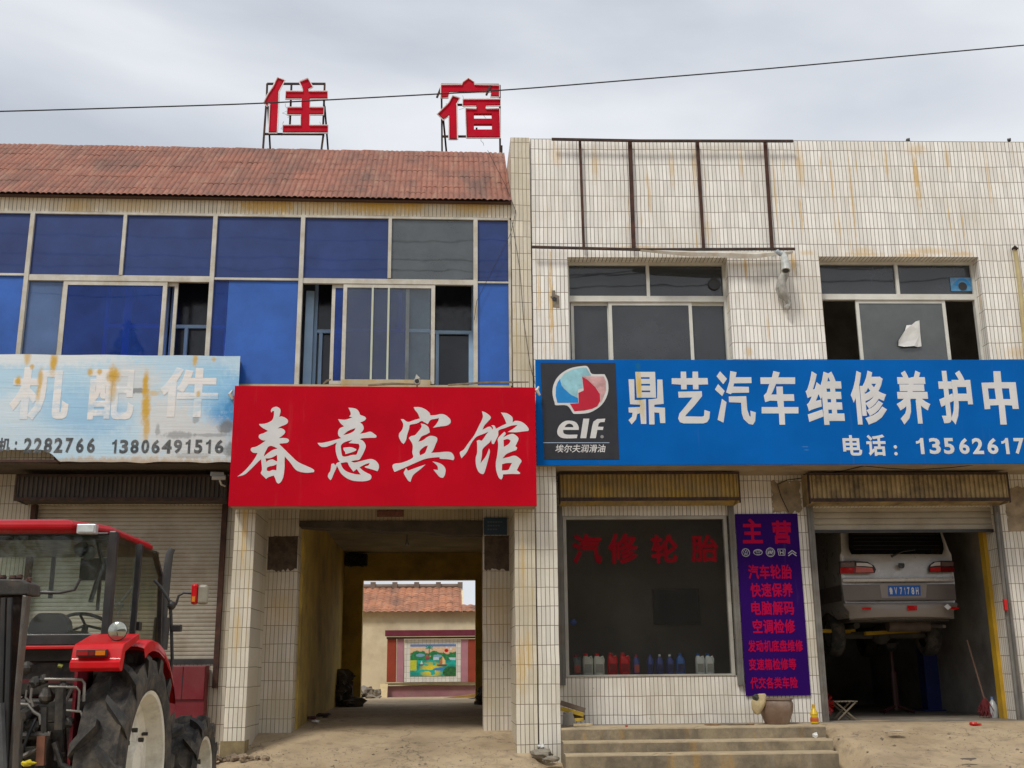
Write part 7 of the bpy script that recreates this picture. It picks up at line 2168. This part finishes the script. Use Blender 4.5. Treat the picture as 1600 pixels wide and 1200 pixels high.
# three-point linkage, hoses and valves behind the axle
lk = MB()
for s in (-1, 1):
    lk.tube([(XC + s * .25, HY - .35, TG + .62), (XC + s * .40, HY - .95, TG + .60), (XC + s * .42, HY - 1.15, TG + .62)], .032, 8)
    lk.tube([(XC + s * .30, HY - .40, TG + 1.18), (XC + s * .34, HY - .75, TG + 1.14)], .036, 8)
    lk.tube([(XC + s * .34, HY - .75, TG + 1.13), (XC + s * .37, HY - .8, TG + .63)], .024, 8)
    lk.tube([(XC + s * .34, HY - .75, TG + .98), (XC + s * .36, HY - .78, TG + .74)], .038, 8)
    lk.ball((XC + s * .42, HY - 1.16, TG + .62), .05, 5)
    lk.tube([(XC + s * .52, HY - .3, TG + .7), (XC + s * .5, HY - .45, TG + 1.2), (XC + s * .5, HY - .3, TG + 1.3)], .012, 6)
lk.tube([(XC, HY - .40, TG + .98), (XC + .03, HY - .75, TG + .92), (XC + .1, HY - .95, TG + .55)], .028, 8)
lk.tube([(XC, HY - .38, TG + .60), (XC, HY - .55, TG + .60)], .035, 10)
lk.box(XC - .05, XC + .05, HY - 1.0, HY - .3, TG + .36, TG + .42)
tr.part('lift_linkage', lk, GREASE)
vb_ = MB()
rnd = random.Random(9)
vb_.box(XC - .26, XC + .3, HY - .46, HY - .36, TG + 1.02, TG + 1.22)
for k in range(6):
    x = XC - .2 + .09 * k; vb_.tube([(x, HY - .46, TG + 1.12), (x, HY - .56, TG + 1.12)], .022, 8); vb_.tube([(x, HY - .42, TG + 1.2), (x + .01, HY - .44, TG + 1.33)], .008, 5)
vb_.tube([(XC + .02, HY - .5, TG + 1.05), (XC + .02, HY - .5, TG + .86)], .05, 10); vb_.tube([(XC + .3, HY - .45, TG + 1.1), (XC + .52, HY - .45, TG + 1.1), (XC + .53, HY - .45, TG + .7)], .011, 6)
vb_.tube([(XC + .42, HY - .5, TG + 1.0), (XC + .42, HY - .5, TG + .55)], .05, 8); vb_.box(XC + .3, XC + .4, HY - .5, HY - .4, TG + .55, TG + .95)
tr.part('hydraulic_block', vb_, GREASE, bevel=.006)
hsb = MB()
for k in range(11):
    x0 = XC + rnd.uniform(-.25, .45); x1 = x0 + rnd.uniform(-.25, .25)
    z0h, z1h = TG + rnd.uniform(1.0, 1.25), TG + rnd.uniform(.6, 1.0)
    P0, P3 = Vector((x0, HY - .5, z0h)), Vector((x1, HY - .45, z1h))
    P1, P2 = P0 + Vector((rnd.uniform(-.1, .1), -.22, .05)), P3 + Vector((rnd.uniform(-.12, .12), -.25, -.05))
    hsb.tube([P0 * (1 - t) ** 3 + P1 * 3 * t * (1 - t) ** 2 + P2 * 3 * t * t * (1 - t) + P3 * t ** 3 for t in [q / 10 for q in range(11)]], .010, 6)
tr.part('hoses', hsb, pmat('black_hose', (.02, .02, .02), .4), smooth=True)
mb = MB(); 
for k in range(3): mb.tube([(XC - .1 + .05 * k, HY - .52, TG + 1.17), (XC - .1 + .06 * k, HY - .6, TG + 1.12), (XC - .05 + .03 * k, HY - .58, TG + 1.02)], .006, 5)
tr.part('pale_hose', mb, pmat('pale_hose', (.42, .45, .3), .4))
mb = MB(); mb.box(XC - .62, XC + .62, YR - .02, YR + .02, tz(1066, YR), tz(1060, YR)); tr.part('rear_crossmember', mb, pmat('dark_red_member', (.10, .008, .012), .5, 0, .2, 3))
mb = MB(); mb.box(XC - .55, XC + .58, YR + .08, YR + .5, TG + 1.25, zfl - .11); mb.box(XC - .56, XC + .57, HY - .26, HY + .3, TG + .5, TG + 1.24); mb.lathe([(.10, -.02), (.13, .0), (.13, .05)], (XC - .02, HY - .34, TG + .62), 'y', 16); tr.part('gearbox_cover', mb, GREASE, bevel=.02)
PIPE = pmat('bare_steel_pipe', (.20, .19, .17), .4, .4, .3, 9, dirt=(.14, .10, .06), dirt_amt=.5)
YP = HY - .55
for pts_, r_ in (([(70, 1061), (128, 1062), (132, 1068), (131, 1096)], .009), ([(76, 1073), (120, 1074), (124, 1080), (122, 1112)], .008), ([(104, 1110), (126, 1112), (129, 1120), (128, 1138)], .008),
                 ([(48, 1098), (40, 1090), (42, 1078)], .007), ([(30, 1100), (44, 1101), (52, 1112), (62, 1118), (64, 1132)], .011), ([(28, 1112), (34, 1120), (42, 1118), (44, 1108)], .008), ([(50, 1075), (48, 1090), (52, 1104)], .009), ([(70, 1105), (69, 1145)], .022), ([(95, 1075), (93, 1140)], .034), ([(16, 1150), (80, 1149)], .026), ([(72, 1150), (66, 1200)], .03), ([(60, 1170), (36, 1182)], .016), ([(85, 1160), (96, 1195), (118, 1206)], .02)):
    mb = MB(); mb.tube([L3(x, y, YP - .05) for x, y in pts_], r_, 8); tr.part('linkage_pipe', mb, PIPE if r_ < .02 else GREASE, smooth=True)
mb = MB()
for x, y, r_ in ((72, 1088, .05), (55, 1066, .035), (68, 1062, .03), (100, 1072, .035), (106, 1128, .035), (52, 1136, .05), (28, 1168, .04), (92, 1182, .035), (40, 1044, .04)):
    mb = MB(); mb.ball(L3(x, y, YP - .02), r_, 6, jit=.5); tr.part('ball_joint', mb, GREASE)
mb = MB(); mb.tube([L3(66, 1150, YP - .08), L3(64, 1196, YP - .08)], .035, 4); tr.part('rusty_bracket', mb, pmat('rusty_bracket', (.22, .09, .05), .8, 0, .4, 9))
mb = MB(); mb.tube([L3(91, 1040, HY - .2), L3(98, 1042, HY - .2)], .014, 8); tr.part('yellow_coupling', mb, pmat('yellow_green_coupling', (.20, .21, .02), .5))
# exhaust stack
YE = YFc + .35
e = [L3(250, 1010, YE), L3(253, 970, YE), L3(258, 925, YE), L3(262, 885, YE), L3(265, 866, YE), L3(269, 857, YE)]
mb = MB(); mb.tube(e, [.04, .04, .036, .034, .032, .028], 12); tr.part('exhaust_stack', mb, pmat('sooty_pipe', (.05, .05, .05), .6, .2, .3, 6, dirt=(.15, .13, .11), dirt_amt=.4), smooth=True)
mb = MB(); mb.tube([L3(249, 1015, YE), L3(254, 965, YE)], .065, 14); tr.part('silencer', mb, CABK, smooth=True)
# mirror on its bracket
YMi = YR + .95
mb = MB(); mb.tube([L3(241, 907, YMi), L3(250, 916, YMi), L3(262, 934, YMi), L3(268, 946, YMi)], .012, 8); mb.tube([L3(266, 938, YMi), L3(268, 990, YMi), L3(269, 1030, YMi), L3(266, 1052, YMi)], .013, 8)
mb.tube([L3(268, 948, YMi), L3(275, 944, YMi), L3(279, 931, YMi), L3(287, 926, YMi), L3(300, 927, YMi)], .010, 8); a = L3(268, 946, YMi); mb.ball(a, .035, 5)
br_ = tr.part('mirror_bracket', mb, CABK, smooth=True)
a, b = L3(299, 945, YMi), L3(311, 912, YMi)
mb = MB(); mb.box(a[0], b[0], YMi - .05, YMi + .03, a[2], b[2]); mi = tr.part('mirror', mb, TRED, bevel=.02)
b2 = L3(325, 946, YMi); mb = MB(); mb.box(b[0] + .002, b2[0], YMi - .045, YMi + .025, a[2] + .002, b[2] - .01); tr.part('mirror_back', mb, pmat('grey_mirror', (.28, .26, .2), .4, 0, .2, 8), mi, bevel=.02)
mb = MB(); mb.box(a[0] + .012, b[0] - .012, YMi - .055, YMi - .0505, a[2] + .02, a[2] + .06); tr.part('amber_lens', mb, pmat('amber', (.6, .2, .02), .3), mi)
a, b = L3(269, 987, YMi), L3(284, 976, YMi)
mb = MB(); mb.box(a[0], b[0], YMi - .03, YMi + .03, a[2], b[2]); tr.part('side_lamp', mb, CABK, br_, bevel=.006)

# ------------------------------------------------------------------ machine mast at the frame edge
YQ = -7.6
ms = Thing('loader_mast', 'dark steel mast of a parked loader standing behind the tractor', 'loader mast', L, L3(15, 1190, YQ))
mb = MB()
def barpx(pts, r, seg=4, Y=YQ, m_=None): 
    m_ = m_ or MB(); m_.tube([L3(x, y, Y) for x, y in pts], r, seg); return m_
mb = MB(); a, b = L3(-8, 1190, YQ), L3(26, 930, YQ)
mb.prism([L.at(x, y, YQ) for x, y in ((-14, 1260), (8, 1260), (24, 1080), (33, 930), (-14, 930))], YQ, YQ + .10); ms.part('column', mb, DARKSTEEL, bevel=.01)
mb = MB(); mb.prism([L.at(x, y, YQ) for x, y in ((-16, 905), (36, 906), (48, 912), (48, 930), (-16, 931))], YQ - .04, YQ + .16); ms.part('top_plate', mb, GREASE, bevel=.008)
mb = MB(); mb.prism([L.at(x, y, YQ - .05) for x, y in ((36, 930), (42, 931), (26, 1080), (18, 1260), (9, 1260), (24, 1070))], YQ - .06, YQ + .02); ms.part('slide_rail', mb, pmat('worn_rail', (.14, .13, .12), .35, .5, .3, 8, dirt=(.15, .09, .05), dirt_amt=.6, dscale=7), bevel=.004)
mb = MB()
for x in (-6, 6, 16): mb.tube([L3(x, 934, YQ - .05), L3(x - 4, 1080, YQ - .05), L3(x - 8, 1260, YQ - .05)], .016, 8)
ms.part('hydraulic_pipe', mb, BLACK, smooth=True)
mb = MB()
for x, y in ((4, 903), (20, 904), (30, 903), (44, 908), (42, 916)): a = L3(x, y, YQ + .05); mb.ball(a, .022, 4, jit=.6)
ms.part('bolts', mb, RUST)
mb = MB(); mb.prism([L.at(x, y, YQ - .1) for x, y in ((-20, 1100), (6, 1098), (12, 1260), (-20, 1260))], YQ - .14, YQ - .09); ms.part('side_plate', mb, pmat('grey_plate', (.10, .105, .11), .45, .3, .3, 5))
a = L3(44, 1192, HY - 1.1)
mb = MB(); mb.ball(a, .022, 6, jit=.8, sq=(1.7, 1, .7)); single('yellow_rag', 'bright yellow rag lying on the tractor linkage', 'rag', mb, pmat('yellow_rag', (.6, .48, .02), .8), L, a)
# paper slips and a folded scrap by the shop wall foot
# ------------------------------------------------------------------ across the street, behind the viewer: only the windows show it
rnd = random.Random(77)
mb = MB()
def leafy(cx, cy, z0, z1, r, n):
    for k in range(n):
        t = rnd.random()
        rr_ = r * (math.sin(math.pi * min(1, t * .9 + .12)) ** .6) * (rnd.random() ** .4)
        an = rnd.uniform(0, 2 * math.pi)
        c = Vector((cx + rr_ * math.cos(an), cy + rr_ * math.sin(an), z0 + (z1 - z0) * t))
        s = rnd.uniform(.12, .32)
        d1 = Vector((rnd.uniform(-1, 1), rnd.uniform(-1, 1), rnd.uniform(-1, 1))).normalized(); d2 = d1.orthogonal().normalized()
        mb.add([c - d1 * s, c + d2 * s * .6, c + d1 * s, c - d2 * s * .6], [(0, 1, 2, 3)])
for cx, z1, r in ((-14, 16, 1.9), (-10.5, 12, 1.6), (-18, 13, 2.2), (-23, 11, 2.4)):
    leafy(cx, -34 + rnd.uniform(-1, 1), 1.0, z1, r, 1500)
o = mb.build('far_treeline', pmat('roadside_leaves', (.05, .08, .025), .8, 0, .4, .6), Vector())
o['kind'] = 'stuff'; o['label'] = 'row of roadside trees across the street behind the viewer'; o['category'] = 'trees'

ob = Thing('reflection_warehouse', 'unseen dark brick warehouse added behind the viewer to darken the window reflections', 'warehouse', L, (8, -38, -.3))  # added out of view, kept dark so the shop glass reflects dark
mb = MB(); mb.box(-9, 40, -46, -38, -.5, 9.0); ob.part('wall', mb, pmat('dark_brick', (.07, .055, .05), .9, 0, .3, .8))
mb = MB(); mb.prismx([(-46.6, 8.9), (-37.4, 8.9), (-42, 11.0)], -9.5, 40.5); ob.part('roof', mb, pmat('dark_roof', (.05, .04, .04), .9))
# red cabinet under the roller shutter
RC = .55
a0, a1 = L3(226, 1094, RC), L3(322, 1040, RC)
cb = Thing('red_cabinet', 'low dark red cabinet with two doors standing under the roller shutter', 'cabinet', L, (a0[0], RC, a0[2]))
CBM = pmat('dull_red_cabinet', (.15, .004, .012), .5, 0, .15, 2.5, dirt=(.2, .1, .08), dirt_amt=.25)
mb = MB(); mb.box(a0[0] - .3, a1[0], RC + .02, YW - .03, .25, a1[2]); cb.part('carcass', mb, CBM, bevel=.006)
xm = L.u(285, 1070, RC)
for x0_, x1_ in ((a0[0] - .29, xm - .004), (xm + .004, a1[0] - .01)):
    mb = MB(); mb.box(x0_, x1_, RC - .004, RC + .018, L.z(285, 1093, RC), a1[2] - .01); cb.part('door', mb, CBM, bevel=.003)
# loose stones and grit on the forecourt
rnd = random.Random(31)
mb = MB()
for k in range(2600):
    x, y = rnd.uniform(-2.4, 8.2), -abs(rnd.gauss(0, 1.3)) + .3
    if 1.2 < x < 4.7 and y > -.75: continue
    if -.1 < y and not (-2.3 < x < .7): continue
    r = rnd.uniform(.003, .010) * (2.4 if rnd.random() < .06 else 1)
    z = ground_h(x, y)
    b = len(mb.v)
    c = Vector((x, y, z + r * .3))
    o8 = [Vector((sx * rnd.uniform(.6, 1.3), sy * rnd.uniform(.6, 1.3), sz * rnd.uniform(.4, .9))) * r for sx, sy, sz in ((1, 0, 0), (-1, 0, 0), (0, 1, 0), (0, -1, 0), (0, 0, 1), (0, 0, -1))]
    mb.add([c + q for q in o8], [(0, 2, 4), (2, 1, 4), (1, 3, 4), (3, 0, 4), (2, 0, 5), (1, 2, 5), (3, 1, 5), (0, 3, 5)])
o = mb.build('gravel', pmat('loose_grit', (.30, .25, .18), .9, 0, .5, 9), Vector())
o['kind'] = 'stuff'; o['label'] = 'loose grit and small stones scattered over the forecourt'; o['category'] = 'grit'

# overhead wires behind the viewer, mirrored in the blue panes
for k, (zz, sag, yy) in enumerate(((12.35, .5, -16.0), (12.9, .6, -16.2), (13.15, .55, -16.1), (13.9, .6, -16.4))):
    mb = MB()
    mb.tube([(x, yy + .04 * math.sin(x * 1.3 + k), zz - sag * (1 - ((x + 4) / 26) ** 2) + .03 * math.sin(x * 1.9 + k * 2)) for x in [-30 + 52 * q / 60 for q in range(61)]], .022, 5)
    single('overhead_wire', ('lowest', 'second lowest', 'second highest', 'highest')[k] + ' of four dark overhead wires mirrored in the upper blue panes', 'wire', mb, CABLE, L, (-4, yy, zz), group='overhead wires behind the viewer')
